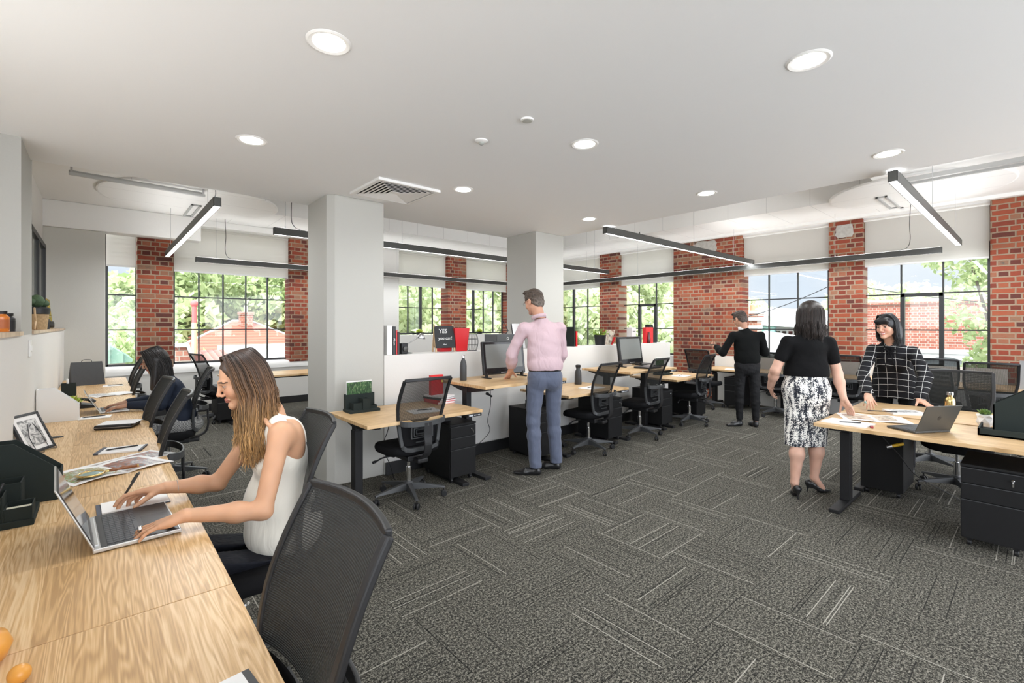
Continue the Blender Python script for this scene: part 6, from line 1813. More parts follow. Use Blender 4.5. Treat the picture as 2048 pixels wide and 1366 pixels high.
# ------------------------------------------------------------------ small things
def picture_mat(name, cols, scale=(8, 20, 8), dist=1.5, vor=False):
    m, N, L, P = newmat(name)
    tc = N.new('ShaderNodeTexCoord'); mp = N.new('ShaderNodeMapping'); mp.inputs['Scale'].default_value = scale; L.new(tc.outputs['Object'], mp.inputs['Vector'])
    nz = N.new('ShaderNodeTexNoise'); nz.inputs['Scale'].default_value = 1; nz.inputs['Detail'].default_value = 4; nz.inputs['Distortion'].default_value = dist; L.new(mp.outputs[0], nz.inputs['Vector'])
    n = len(cols); L.new(ramp(N, L, nz.outputs['Fac'], [(.3 + .4 * i / (n - 1), c) for i, c in enumerate(cols)]), P.inputs['Base Color'])
    P.inputs['Roughness'].default_value = .35
    return m
M['photo_city'] = picture_mat('printed_city_photo', [(.03, .03, .035), (.12, .11, .12), (.35, .12, .06), (.25, .25, .28), (.55, .5, .45), (.10, .12, .16)], (14, 10, 8))
M['photo_street'] = picture_mat('printed_street_photo', [(.03, .03, .03), (.5, .2, .1), (.15, .3, .1), (.7, .68, .65), (.1, .1, .12)], (30, 30, 8))
M['photo_plants'] = picture_mat('printed_plant_photo', [(.01, .03, .01), (.02, .06, .02), (.05, .14, .04), (.45, .45, .28)], (70, 70, 20))
M['photo_grey'] = picture_mat('printed_grey_photo', [(.06, .06, .06), (.3, .3, .3), (.75, .74, .72), (.2, .2, .2)], (22, 22, 22))
M['photo_beige'] = picture_mat('printed_interior_photo', [(.10, .09, .08), (.45, .38, .3), (.70, .62, .5), (.3, .13, .08), (.75, .72, .66)], (9, 9, 8))
M['silver'] = flat('silver_plastic', (.55, .55, .54), .35, .6)
M['key'] = flat('key_black', (.02, .02, .022), .4)
M['kc'] = flat('keycaps', (.035, .038, .045), .4)
M['gold'] = flat('gold_metal', (.65, .48, .2), .2, 1.0)
M['terracotta'] = flat('orange_ceramic', (.72, .33, .06), .3)
M['amber'] = flat('amber_glass', (.55, .16, .02), .12)
M['navy'] = flat('navy_cover', (.05, .06, .09), .5)

def laptop(label, loc, rotz, w=.36, d=.245, ang=112, body='key', lid='silver', numpad=True, logo=False, closed=False, group=None):
    """hinge at the local +y edge; user on the -y side. origin at centre of base on the desk"""
    t = thing('laptop', label, 'laptop', loc, rotz, group)
    mb = MB(); mb.box(-w / 2, -d / 2, .003, w / 2, d / 2, .017); mb.build('base', M[lid], t, bevel=.003)
    if closed:
        mb = MB(); mb.box(-w / 2, -d / 2, .018, w / 2, d / 2, .024); mb.build('lid', M[lid], t, bevel=.003); return t
    mb = MB(); mb.box(-w / 2 + .006, -d / 2 + .006, .0168, w / 2 - .006, d / 2 - .022, .0182); mb.build('deck', M[body], t)
    mb = MB(); kw = (w - .04) / 16
    for r_ in range(6):
        for c_ in range(16):
            x0 = -w / 2 + .02 + c_ * kw; y0 = -.012 + r_ * .0165
            if r_ == 0 and 4 <= c_ <= 8:
                if c_ > 4: continue
                mb.box(x0, y0, .018, x0 + kw * 5 - .002, y0 + .0145, .0196)
            else: mb.box(x0, y0, .018, x0 + kw - .002, y0 + .0145, .0196)
    mb.build('keyboard', M['kc'], t)
    mb = MB(); mb.box(-.055, -d / 2 + .014, .0181, .05, -.026, .0186); mb.build('trackpad', M['plastic'], t)
    mb = MB(); mb.box(-w / 2 + .03, d / 2 - .018, .012, w / 2 - .03, d / 2 - .004, .022); mb.build('hinge', M['silver'], t, bevel=.003)
    mb = MB()
    for k in range(14): mb.box(w / 2 - .0005 - .0 , d / 2 - .12 + k * .006, .007, w / 2 + .0006, d / 2 - .117 + k * .006, .012)
    mb.box(w / 2, -.03, .007, w / 2 + .0006, -.015, .012); mb.build('vents', M['frame'], t)
    a = math.radians(ang)
    R = Matrix.Translation((0, d / 2 - .006, .018)) @ Matrix.Rotation(-(a - PI / 2), 4, 'X')     # lid local: y = thickness (front -y), z up
    h = d * .98
    mb = MB(); mb.box(-w / 2, 0, .0, w / 2, .006, h, R); lo = mb.build('lid', M[lid], t, bevel=.003)
    mb = MB(); mb.box(-w / 2 + .004, -.0012, .006, w / 2 - .004, 0, h - .004, R); mb.build('bezel', M['key'], lo)
    mb = MB(); mb.box(-w / 2 + .014, -.0020, .030, w / 2 - .014, -.0010, h - .016, R); mb.build('screen', M['screen'], lo)
    if logo:
        mb = MB(); mb.lathe([(.014, 0), (.014, .001)], 20, R @ Matrix.Translation((0, .0062, h * .52)) @ Matrix.Rotation(-PI / 2, 4, 'X') @ Matrix.Diagonal((1, 1.1, 1, 1)))
        mb.sphere((.004, .0068, h * .52 + .019), .004, 6, (1, .2, 1), R); mb.build('logo', M['frame'], lo)
    return t
M['kc'] = flat('keycaps', (.035, .038, .045), .4)

laptop('open silver and black laptop under the hands of the woman in the white top', (.100, 2.325, .72), -PI / 2 + .05 + PI, w=.375, d=.25, ang=113)
laptop('small open silver laptop of the dark-haired woman typing', (.10, 5.64, .72), PI / 2 + .05, w=.30, d=.21, ang=118, body='silver')
laptop('dark grey open laptop with a round emblem on the right desk', (4.59, .61, .72), 2.60, w=.31, d=.215, ang=113, lid='darkmetal', logo=True)
laptop('closed dark laptop on the raised desk beside the square-looking monitor', (5.78, 3.66, .905), .1, w=.36, d=.24, lid='key', closed=True)

def sheet(name, label, cat, loc, rotz, w, d, mats, pics=(), thick=.003, curl=0, group=None, base=.0006):
    t = thing(name, label, cat, loc, rotz, group)
    mb = MB()
    if curl:
        vs = []; fs = []; n = 10
        for i in range(n + 1):
            x = -w / 2 + w * i / n; z = base + curl * abs(math.sin(PI * i / n * 2)) * (1 if i < n / 2 else .8)
            vs += [(x, -d / 2, z), (x, d / 2, z), (x, d / 2, z + thick), (x, -d / 2, z + thick)]
        for i in range(n):
            for k in range(4): fs.append((i * 4 + k, i * 4 + (k + 1) % 4, i * 4 + 4 + (k + 1) % 4, i * 4 + 4 + k))
        fs += [(3, 2, 1, 0), (n * 4, n * 4 + 1, n * 4 + 2, n * 4 + 3)]
        mb.add(vs, fs)
    else: mb.box(-w / 2, -d / 2, base, w / 2, d / 2, base + thick)
    mb.build('pages', mats, t)
    for (x0, y0, x1, y1, mt) in pics:
        mb = MB(); n = 8; vs = []; fs = []
        for i in range(n + 1):
            x = x0 + (x1 - x0) * i / n
            z = base + thick + .0008 + (curl * abs(math.sin(PI * ((x + w / 2) / w) * 2)) * (1 if x < 0 else .8) if curl else 0)
            vs += [(x, y0, z), (x, y1, z)]
        for i in range(n): fs.append((2 * i, 2 * i + 2, 2 * i + 3, 2 * i + 1))
        mb.add(vs, fs); mb.build('photo', M[mt], t)
    return t
def pen(label, loc, rotz, L_=.14, mat='key', z=.0045, group='pens lying on paper'):
    t = thing('pen', label, 'pen', (loc[0], loc[1], loc[2] + z), rotz, group)
    mb = MB(); mb.tube([(-L_ / 2, 0, 0), (-L_ / 2 + .012, 0, 0), (L_ / 2 - .004, 0, 0), (L_ / 2, 0, 0)], [.0008, .0042, .0044, .003], 10); mb.build('barrel', M[mat], t, smooth='all')
    return t
# bench things
sheet('notepad', 'grid notepad on a dark cover under the writing hand', 'notepad', (.12, 2.625, .72), .03, .225, .15, M['paper'], thick=.006, base=.004)
mb = MB(); mb.box(-.128, -.079, 0, .116, .079, .0045); mb.build('cover', M['navy'], bpy.data.objects['notepad'])
sheet('magazine', 'open magazine with city photos spread under the magnifying glass', 'magazine', (.05, 3.33, .72), .45, .46, .30, M['paper'], [(-.21, -.12, -.01, .10, 'photo_street'), (.01, -.13, .19, .11, 'photo_city')], curl=.012)
sheet('poster_print', 'large printed city photo sheet lying behind the magazine on the bench', 'print', (.13, 3.50, .72), .55, .40, .22, M['paper'], [(-.15, -.08, .17, .08, 'photo_city')], thick=.0008)
t = thing('magnifying_glass', 'brass magnifying glass with carved wooden handle lying on the open magazine', 'magnifying glass', (-.03, 3.19, .738), .12)
mb = MB(); mb.torus((0, 0, .010), .052, .0055, 40, 8); mb.build('rim', M['gold'], t, smooth='all')
mb = MB(); mb.lathe([(.001, .006), (.03, .0075), (.050, .009), (.050, .011), (.03, .0125), (.001, .014)], 32, cap=False); mb.build('lens', flat('magnifier_lens', (.25, .36, .33), .05, spec=.8), t, smooth='all')
mb = MB(); mb.tube([(.055, 0, .010), (.07, 0, .010)], .006, 10)
mb.build('ferrule', M['gold'], t, smooth=True)
mb = MB(); mb.tube([(.07, 0, .010), (.085, 0, .011), (.10, 0, .0105), (.105, 0, .0105), (.125, 0, .012), (.16, 0, .012), (.165, 0, .0105), (.185, 0, .011)], [.0055, .0085, .0085, .0065, .0092, .0095, .0075, .0085], 12); mb.build('handle', flat('carved_wood', (.22, .08, .03), .3), t, smooth='all')
mb = MB(); mb.tube([(.185, 0, .011), (.192, 0, .011)], .0085, 12); mb.build('end_cap', M['gold'], t)
sheet('notebook', 'grey notebook with dark spine and a pen on it', 'notebook', (.11, 3.81, .72), -.28, .22, .16, M['paper'], thick=.008)
mb = MB(); mb.box(-.118, -.082, 0, -.095, .082, .010); mb.build('spine', M['navy'], bpy.data.objects['notebook']); mb = MB(); mb.box(.10, -.082, 0, .112, .082, .010); mb.build('edge_band', M['navy'], bpy.data.objects['notebook'])
pen('black pen on the grey notebook', (.11, 3.82, .7295), .12, .16)
t = thing('zip_case', 'thick black zip case with papers on top, on the bench', 'case', (.11, 4.70, .72), -.35)
mb = MB(); mb.box(-.115, -.10, 0, .115, .10, .035); mb.build('body', M['plastic'], t, bevel=.012)
mb = MB(); mb.box(-.117, -.102, .016, .117, .102, .019); mb.build('zip', M['steel'], t, bevel=.001)
mb = MB(); mb.box(-.10, -.085, .0355, .135, .09, .038); mb.build('papers', M['paper'], t)
t = thing('phone_grommet', 'flat black round cable grommet in the bench top', 'grommet', (-.22, 4.55, .7205)); mb = MB(); mb.lathe([(.035, 0), (.037, .002), (.030, .004), (.004, .005)], 28); mb.build('cap', M['plastic'], t, smooth=True)

# photo frame on a wire easel
t = thing('framed_photo', 'black picture frame with a grey photo leaning on a wire easel on the bench', 'picture frame', (-.265, 4.10, .725), PI / 2 - .50)
R = Matrix.Rotation(math.radians(-24), 4, 'X')
mb = MB(); fw, fh, b = .115, .25, .016
for q in ((-fw, -.008, 0, -fw + b, .008, fh), (fw - b, -.008, 0, fw, .008, fh), (-fw, -.008, 0, fw, .008, b), (-fw, -.008, fh - b, fw, .008, fh)): mb.box(*q, R)
mb.build('frame', M['frame'], t, bevel=.002)
mb = MB(); mb.box(-fw + b, -.003, b, fw - b, .003, fh - b, R); mb.build('mount', M['paper'], t)
mb = MB(); mb.box(-fw * .62, -.0045, fh * .16, fw * .62, -.003, fh * .84, R); mb.build('photo', M['photo_grey'], t)
mb = MB()
for x in (-.05, .05): mb.tube([(x, -.045, .002), (x, -.01, .004), (x, .03, .09), (x * .4, .06, .17)], .002, 6)
mb.tube([(0, .055, .17), (0, .13, .002)], .002, 6); mb.tube([(-.05, -.045, .002), (-.05, -.045, .018)], .002, 6); mb.tube([(.05, -.045, .002), (.05, -.045, .018)], .002, 6)
mb.build('wire_easel', M['frame'], t, smooth='all')

# dark sloping magazine file and desk caddy
def slope_file(name, label, cat, loc, rotz, w, d, h0, h1, mat, thick=.006):
    """open-topped file: sides slope from h1 (back, +y) to h0 (front)"""
    t = thing(name, label, cat, loc, rotz)
    prof = [(-d / 2, 0), (d / 2, 0), (d / 2, h1), (d * .1, h1), (-d / 2, h0)]
    for s, nm in ((-1, 'side_panel'), (1, 'side_panel')):
        mb = MB(); x = s * (w / 2 - thick / 2); mb.prism_x(prof, x - thick / 2, x + thick / 2); mb.build(nm, mat, t, bevel=.001)
    mb = MB(); mb.box(-w / 2 + thick, d / 2 - thick, 0, w / 2 - thick, d / 2, h1); mb.box(-w / 2 + thick, -d / 2, 0, w / 2 - thick, -d / 2 + thick, h0); mb.box(-w / 2 + thick, -d / 2 + thick, 0, w / 2 - thick, d / 2 - thick, thick); mb.build('box', mat, t)
    return t
slope_file('magazine_file', 'white sloping magazine file standing on the bench by the phone', 'magazine file', (-.245, 5.32, .72), PI / 2, .10, .25, .13, .27, M['whiteplastic'])
slope_file('magazine_file', 'dark green-grey sloping magazine file at the left photo edge, behind the caddy', 'magazine file', (-.250, 2.98, .72), PI / 2, .11, .25, .13, .27, M['slate'])

def tray_box(mb, x0, y0, x1, y1, z0, z1, t=.004):
    mb.box(x0, y0, z0, x1, y0 + t, z1); mb.box(x0, y1 - t, z0, x1, y1, z1); mb.box(x0, y0 + t, z0, x0 + t, y1 - t, z1); mb.box(x1 - t, y0 + t, z0, x1, y1 - t, z1); mb.box(x0 + t, y0 + t, z0, x1 - t, y1 - t, z0 + t)
def organiser(label, loc, rotz, card=True, s=1.0, group=None):
    """tiered desk organiser; front is -y"""
    t = thing('desk_organiser', label, 'desk organiser', loc, rotz, group); t.scale = (s, s, s)
    mb = MB(); mb.box(-.14, -.09, 0, .14, .09, .024); mb.build('tray', M['slate'], t, bevel=.002)
    mb = MB(); tray_box(mb, -.135, .03, .135, .085, .024, .155); mb.build('back_file', M['slate'], t)
    mb = MB(); tray_box(mb, -.10, -.065, -.02, .028, .024, .085); mb.build('left_box', M['slate'], t)
    mb = MB(); tray_box(mb, -.018, -.075, .05, .028, .024, .120); mb.build('pencil_box', M['slate'], t)
    mb = MB(); tray_box(mb, .052, -.05, .125, .028, .024, .052); mb.build('small_box', M['slate'], t)
    if card:
        c = thing('printed_card', 'printed card of plants standing in the desk organiser ' + ('beside the near column' if loc[0] < 3 else 'on the last desk of the row'), 'card', loc, rotz)
        mb = MB(); mb.box(-.12, .055, .03, .12, .062, .272); mb.build('board', M['paper'], c)
        mb = MB(); mb.box(-.118, .0535, .032, .118, .055, .262); mb.build('photo', M['photo_plants'], c)
    return t
organiser('dark desk organiser with small boxes on the first lowered desk, by the near column', (1.80, 4.11, .72), -.02)
organiser('dark desk organiser on the last lowered desk of the row', (6.72, 3.98, .72), .0)
# caddy of the left edge
t = thing('desk_caddy', 'dark green-grey tiered desk caddy with pens at the left photo edge', 'desk organiser', (-.275, 2.735, .72), -PI / 2)
t.rotation_euler = (0, 0, PI / 2 + .0)
mb = MB(); mb.box(-.12, -.085, 0, .12, .10, .026); mb.build('tray', M['slate'], t, bevel=.002)
mb = MB()
tray_box(mb, -.115, -.08, .0, .0, .026, .075); mb.build('front_box', M['slate'], t, bevel=.001)
mb = MB(); tray_box(mb, -.115, .0, .0, .095, .026, .125); mb.build('back_box', M['slate'], t, bevel=.001)
mb = MB(); tray_box(mb, .002, -.04, .115, .095, .026, .145); mb.build('side_box', M['slate'], t, bevel=.001)
for k in range(3):
    p = pen('black pen standing in the dark caddy at the left edge', (-.33 + k * .012, 2.69 + k * .010, .77), 0, .14, group='pens in the dark caddy'); p.rotation_euler = (.25 * k, -1.2, .4); p.location[2] = .81
c = thing('note_paper', 'pale note paper in the front box of the dark caddy', 'paper', (-.235, 2.66, .76)); mb = MB(); mb.box(-.035, -.03, 0, .035, .03, .008, Matrix.Rotation(.9, 4, 'X')); mb.build('sheet', flat('cream_paper', (.75, .72, .58), .8), c)

# desk phone, succulent, far caddy, paper bag
t = thing('desk_phone', 'dark desk phone with handset on the bench by the succulent', 'phone', (-.12, 6.05, .72), PI / 2)
mb = MB(); mb.prism_x([(-.10, 0), (.10, 0), (.10, .06), (-.10, .02)], -.08, .08); mb.build('body', M['plastic'], t, bevel=.004)
mb = MB(); mb.tube(smooth_path([(-.05, -.09, .045), (-.05, -.06, .07), (-.05, .0, .085), (-.05, .07, .095), (-.05, .10, .085)], 4), [.020] * 5 + [.013] * 8 + [.02] * 4, 10); mb.build('handset', M['plastic'], t, smooth='all')
def succulent(label, loc, r, pot=None, n=26, leaf=(.28, .42, .05), name='potted_succulent', spiky=1.0, h=.06, seed=1):
    t = thing(name, label, 'plant', loc)
    rr = random.Random(seed)
    if pot == 'geo':
        mb = MB(); vs = []; fs = []; n8 = 6
        for j, (rad, z, ph) in enumerate(((.62, 0, 0), (1.0, .42, .5), (.92, .85, 0), (1.0, 1.1, .5))):
            for k in range(n8): a = 2 * PI * (k + ph) / n8; vs.append((rad * r * math.cos(a), rad * r * math.sin(a), z * h))
        for j in range(3):
            for k in range(n8):
                a, b = j * n8 + k, j * n8 + (k + 1) % n8
                if j % 2 == 0: fs += [(a, b, a + n8), (b, b + n8, a + n8)]
                else: fs += [(a, b, b + n8), (a, b + n8, a + n8)]
        fs += [tuple(range(n8 - 1, -1, -1)), tuple(range(3 * n8, 4 * n8))]; mb.add(vs, fs); mb.build('pot', M['white'], t); top = h * 1.1
    else:
        mb = MB(); mb.lathe([(.72 * r, 0), (.95 * r, h * .95), (r, h), (.9 * r, h), (.86 * r, h * .85), (.01, h * .85)], 24); mb.build('pot', M[pot or 'plastic'], t, smooth=True); top = h * .9
    mb = MB()
    for i in range(n):
        a = i * 2.4; f = i / n; el = .25 + 1.15 * f; L_ = r * (1.35 - .5 * f) * spiky * rr.uniform(.85, 1.15)
        d = Vector((math.cos(a) * math.cos(el), math.sin(a) * math.cos(el), math.sin(el))); p = Vector((0, 0, top)) + d * r * .15
        s = d.cross(Vector((0, 0, 1))).normalized(); nn = s.cross(d)
        w = r * .26
        vs = [p - s * w * .5, p + s * w * .5, p + d * L_ * .55 + s * w + nn * -.002, p + d * L_ + nn * r * .15, p + d * L_ * .55 - s * w, p + d * L_ * .5 - nn * w * .5]
        mb.add(vs, [(0, 1, 5), (1, 2, 5), (2, 3, 5), (3, 4, 5), (4, 0, 5), (0, 4, 3, 2, 1)])
    key = 'lf%.2f%.2f' % (leaf[0], leaf[1])
    if key not in M: M[key] = flat('leaf_' + str(int(leaf[1] * 100)), leaf, .45, var=.35, vscale=40)
    mb.build('leaves', M[key], t, smooth=False)
    return t
succulent('yellow-green succulent on the bench beside the white magazine file', (-.19, 5.86, .72), .075, n=34, leaf=(.42, .52, .08), h=.07)
t = thing('pencil_caddy', 'black pen caddy with a white marker beyond the succulent on the bench', 'desk organiser', (-.25, 7.2, .72), PI / 2)
mb = MB(); tray_box(mb, -.10, -.06, .0, .06, 0, .14); tray_box(mb, .003, -.06, .10, .06, 0, .09); mb.build('boxes', M['slate'], t)
mb = MB(); mb.tube([(-.05, 0, .01), (-.07, .01, .19)], .01, 8); mb.build('marker', M['paper'], t)
t = thing('paper_bag', 'black paper gift bag with handles at the far end of the bench', 'bag', (-.12, 8.35, .72), .25)
mb = MB(); w, d, h = .17, .09, .30
mb.add([(-w, -d, 0), (w, -d, 0), (w, d, 0), (-w, d, 0), (-w * .92, -.012, h), (w * .92, -.012, h), (w * .92, .012, h), (-w * .92, .012, h)], [(3, 2, 1, 0), (0, 1, 5, 4), (1, 2, 6, 5), (2, 3, 7, 6), (3, 0, 4, 7)])
mb.build('body', flat('black_kraft_paper', (.045, .046, .048), .6, bump=.8, bscale=18), t)
mb = MB(); mb.tube(smooth_path([(-.05, 0, h - .02), (-.045, 0, h + .02), (0, 0, h + .03), (.045, 0, h + .02), (.05, 0, h - .02)], 4), .004, 6); mb.build('handle', M['plastic'], t, smooth='all')
sheet('magazine', 'open magazine beyond the typing woman on the bench', 'magazine', (.12, 6.95, .72), .35, .40, .28, M['paper'], [(-.18, -.11, -.01, .11, 'photo_grey')], curl=.010)
sheet('notebook', 'thin notebook with a pen beside the white magazine file', 'notebook', (-.02, 5.30, .72), -.15, .20, .14, M['paper'], thick=.006)
pen('dark pen on the thin notebook beside the white magazine file', (-.03, 5.31, .727), .15, .15)
sheet('notebook', 'notebook at the far end of the bench', 'notebook', (.14, 7.95, .72), -.05, .2, .14, M['paper'], thick=.006)
pen('dark pen on the notebook at the far end of the bench', (.16, 7.97, .727), .05, .15)
t = thing('ornament', 'orange carved ornament cut by the left photo edge on the bench', 'ornament', (-.205, 1.60, .72))
mb = MB(); mb.lathe([(.02, 0), (.045, .012), (.055, .04), (.045, .065), (.02, .072)], 24); mb.build('body', M['terracotta'], t, smooth='all')
mb = MB()
for k in range(9): mb.torus((0, 0, .075 + .006 * k), .028 - .002 * k, .006, 20, 6)
mb.build('coiled_top', M['terracotta'], t, smooth='all')
t = thing('orange_bead', 'small orange ball beside the carved ornament, bottom left', 'ornament', (-.130, 1.475, .7405)); mb = MB(); mb.sphere((0, 0, 0), .020, 10); mb.build('ball', M['terracotta'], t, smooth='all')
t = thing('card', 'white card with black border at the bottom edge of the photo', 'card', (.215, 1.13, .7205), .1); mb = MB(); mb.box(-.06, -.08, 0, .03, .055, .003); mb.build('paper', M['paper'], t); mb = MB(); mb.box(.03, -.08, 0, .045, .055, .003); mb.build('border', M['frame'], t)

# things on the ledges of the left wall
LZ = 1.4625
def jar(label, loc, r, h, mat, cap='plastic', group='jars on the near ledge'):
    t = thing('jar', label, 'jar', loc, 0, group)
    mb = MB(); mb.lathe([(r * .96, 0), (r, .004), (r, h * .72), (r * .62, h * .84), (r * .62, h * .87)], 28); mb.build('body', mat, t, smooth=True)
    mb = MB(); mb.lathe([(r * .72, h * .86), (r * .74, h * .87), (r * .74, h), (r * .68, h)], 28); mb.build('cap', M[cap], t, smooth=True)
    mb = MB(); mb.lathe([(r * 1.01, h * .15), (r * 1.01, h * .6)], 28, cap=False); mb.build('label_band', flat('label_band', (.35, .09, .02), .5) if mat == M['amber'] else M['plastic'], t)
jar('amber glass jar with black cap on the near ledge at the left edge', (-.443, 4.17, LZ), .036, .125, M['amber'])
jar('dark glass jar behind the amber jar on the near ledge', (-.430, 4.30, LZ), .036, .115, M['key'])
t = thing('ring_binder', 'tall white binder at the near end of the far ledge', 'binder', (-.44, 5.16, LZ), PI / 2)
mb = MB(); mb.box(-.035, -.05, 0, .02, .05, .255); mb.build('cover', M['paper'], t, bevel=.003); mb = MB(); mb.box(.02, -.05, 0, .035, .05, .245); mb.build('inner_pages', M['timber'], t)
t = thing('wooden_hand', 'light wooden spindle ornament on the far ledge', 'ornament', (-.465, 5.45, LZ)); mb = MB(); mb.lathe([(.02, 0), (.012, .02), (.014, .08), (.032, .13), (.036, .18), (.022, .235), (.01, .245)], 20); mb.build('body', M['timber'], t, smooth='all')
t = thing('potted_cactus', 'small dark cactus in a black pot inside a woven basket on the far ledge', 'plant', (-.44, 6.3, LZ))
mb = MB(); mb.lathe([(.07, 0), (.085, .15), (.08, .15), (.065, .01)], 24); mb.build('woven_basket', flat('woven_cane', (.40, .27, .14), .8, bump=1, bscale=60, var=.5, vscale=60), t, smooth=True)
mb = MB(); mb.lathe([(.06, .12), (.09, .15), (.095, .20), (.07, .215)], 24); mb.build('pot', M['frame'], t, smooth=True)
mb = MB(); mb.sphere((0, 0, .27), .055, 10, (1, 1, 1.1)); mb.sphere((.05, .03, .25), .035, 8); mb.sphere((-.03, -.05, .26), .03, 8); mb.build('cactus', flat('cactus_green', (.05, .09, .04), .7, bump=1, bscale=80, var=.5, vscale=90), t, smooth='all')
t = thing('wooden_compass', 'light wooden V-shaped stand on the far ledge', 'ornament', (-.41, 5.75, LZ)); mb = MB(); mb.tube([(0, -.08, .19), (0, .0, .075), (0, .10, .006)], .007, 8); mb.tube([(0, 0, .075), (0, -.06, .006)], .007, 8); mb.build('legs', M['timber'], t, smooth='all')
t = thing('ornament_box', 'small pink and cream block on the far ledge', 'ornament', (-.41, 6.55, LZ)); mb = MB(); mb.box(-.02, -.045, 0, .02, .045, .10); mb.build('lower_block', flat('dusty_pink', (.55, .38, .36), .7), t); mb = MB(); mb.box(-.02, -.045, .10, .02, .045, .20); mb.build('upper_block', flat('cream_block', (.65, .57, .44), .7), t)
t = thing('wire_stand', 'brass wire picture stand leaning at the far end of the ledge', 'ornament', (-.42, 7.6, LZ))
mb = MB()
for k in range(6): mb.tube([(-.02, -.25 + k * .08, .34), (0, -.05 + k * .08, .003)], .004, 5)
for k in range(6): mb.tube([(-.02 + k * .004, -.25 + k * .04, .34 - k * .065), (-.02 + k * .004, .15 + k * .04, .34 - k * .065)], .004, 5)
mb.build('wires', M['gold'], t)
t = thing('camera', 'old camera at the foot of the basket on the far ledge', 'camera', (-.42, 7.0, LZ)); mb = MB(); mb.box(-.03, -.08, 0, .03, .08, .11); mb.build('body', M['frame'], t, bevel=.008); mb = MB(); mb.lathe([(.035, 0), (.035, .03), (.028, .035)], 20, Matrix.Translation((.03, 0, .05)) @ Matrix.Rotation(PI / 2, 4, 'Y')); mb.build('lens', M['darkmetal'], t, smooth=True)

# things on the low wall
WZ = 1.2005; WY = 4.50
def book(label, x, w, h, mat, y=WY, z=WZ, d=.17, group='books on the low wall', lean=0, name='book', pages=True):
    t = thing(name, label, 'book', (x, y, z), 0, group); t.rotation_euler = (0, lean, 0)
    mb = MB(); mb.box(0, -d / 2, 0, w, -d / 2 + .003, h); mb.box(0, -d / 2, 0, .0025, d / 2, h); mb.box(w - .0025, -d / 2, 0, w, d / 2, h); mb.build('cover', mat, t)
    mb = MB(); mb.box(.0025, -d / 2 + .003, .003, w - .0025, d / 2 - .003, h - .003); mb.build('pages', M['paper'], t)
    return t
def text(name, body, size, loc, rot, mat, parent, ext=.0006, align='CENTER', shear=0):
    cu = bpy.data.curves.new(name, 'FONT'); cu.body = body; cu.size = size; cu.extrude = ext; cu.align_x = align; cu.shear = shear
    cu.materials.append(mat)
    o0 = bpy.data.objects.new(name, cu); COL.objects.link(o0); dg = bpy.context.evaluated_depsgraph_get()
    me = bpy.data.meshes.new_from_object(o0.evaluated_get(dg)); bpy.data.objects.remove(o0)
    o = bpy.data.objects.new(name, me); COL.objects.link(o); o.parent = parent; o.location = loc; o.rotation_euler = rot
    return o
t = thing('ring_binder', 'tall white binder standing on the low wall against the near column', 'binder', (2.20, WY, WZ)); mb = MB(); mb.box(0, -.09, 0, .06, .09, .30); mb.build('cover', M['paper'], t, bevel=.003); mb = MB(); mb.box(.018, -.0915, .04, .042, -.09, .11); mb.build('spine_label', M['silver'], t)
b = book('black book with white spine lettering, first after the white binder', 2.265, .035, .29, M['key'])
text('spine_text', 'Album', .028, (.009, -.0865, .17), (PI / 2, PI / 2, 0), M['paper'], b, align='LEFT')
b = book('black and red book second after the white binder', 2.303, .016, .25, M['red']); b = book('thin dark book third after the white binder', 2.322, .022, .235, M['key'])
t = thing('camera', 'black camera body standing beside the books on the low wall', 'camera', (2.37, 4.47, WZ)); mb = MB(); mb.box(0, -.05, 0, .075, .05, .115); mb.build('body', M['plastic'], t, bevel=.01); mb = MB(); mb.lathe([(.028, 0), (.028, .02), (.02, .024)], 20, Matrix.Translation((.037, -.05, .055)) @ Matrix.Rotation(PI / 2, 4, 'X')); mb.build('lens', M['darkmetal'], t, smooth=True)
t = thing('desk_lamp', 'small grey articulated desk lamp on the low wall beside the camera', 'desk lamp', (2.50, 4.52, WZ))
mb = MB(); mb.lathe([(.045, 0), (.045, .008), (.01, .014)], 24); mb.build('base', M['darkmetal'], t, smooth=True)
mb = MB(); mb.tube([(0, 0, .01), (-.035, 0, .09)], .004, 8); mb.build('lower_arm', M['steel'], t); mb = MB(); mb.tube([(-.035, 0, .09), (.13, -.02, .185)], .004, 8); mb.tube([(-.03, 0, .08), (.12, -.02, .172)], .002, 6); mb.build('upper_arm', M['steel'], t)
mb = MB(); mb.lathe([(.012, .045), (.022, .04), (.034, .02), (.052, -.01), (.050, -.012)], 24, Matrix.Translation((.145, -.02, .17)) @ Matrix.Rotation(.15, 4, 'Y'), cap=False); mb.build('shade', M['steel'], t, smooth='all')

t = thing('chalkboard_sign', 'small A-frame chalkboard reading YES you can! on the low wall', 'sign', (2.97, 4.50, WZ), -.10)
R = Matrix.Rotation(-.17, 4, 'X')
mb = MB(); mb.box(-.125, -.004, .045, .125, .004, .30, R); mb.build('board', flat('chalkboard', (.03, .032, .034), .8), t)
mb = MB()
for s in (-1, 1): mb.box(s * .118 - .009, .004, 0, s * .118 + .009, .014, .31, R)
mb.build('front_legs', M['timber'], t)
R2 = Matrix.Translation((0, .10, 0)) @ Matrix.Rotation(.17, 4, 'X')
mb = MB()
for s in (-1, 1): mb.box(s * .118 - .009, -.005, 0, s * .118 + .009, .005, .30, R2)
mb.box(-.11, -.004, .05, .11, .0, .28, R2); mb.build('back_board', M['timber'], t)
chalk = flat('white_chalk', (.8, .8, .78), .9)
def rT(z, y=-.0055): return tuple((R @ Vector((0, y, z))))
for body_, sz, x, z in (('YES', .070, -.022, .215), ('you can!', .052, .002, .140), ('~', .075, -.01, .065)):
    p = R @ Vector((x, -.0055, z)); text('lettering', body_, sz, tuple(p), (PI / 2 - .17, 0, 0), chalk, t, shear=.12)
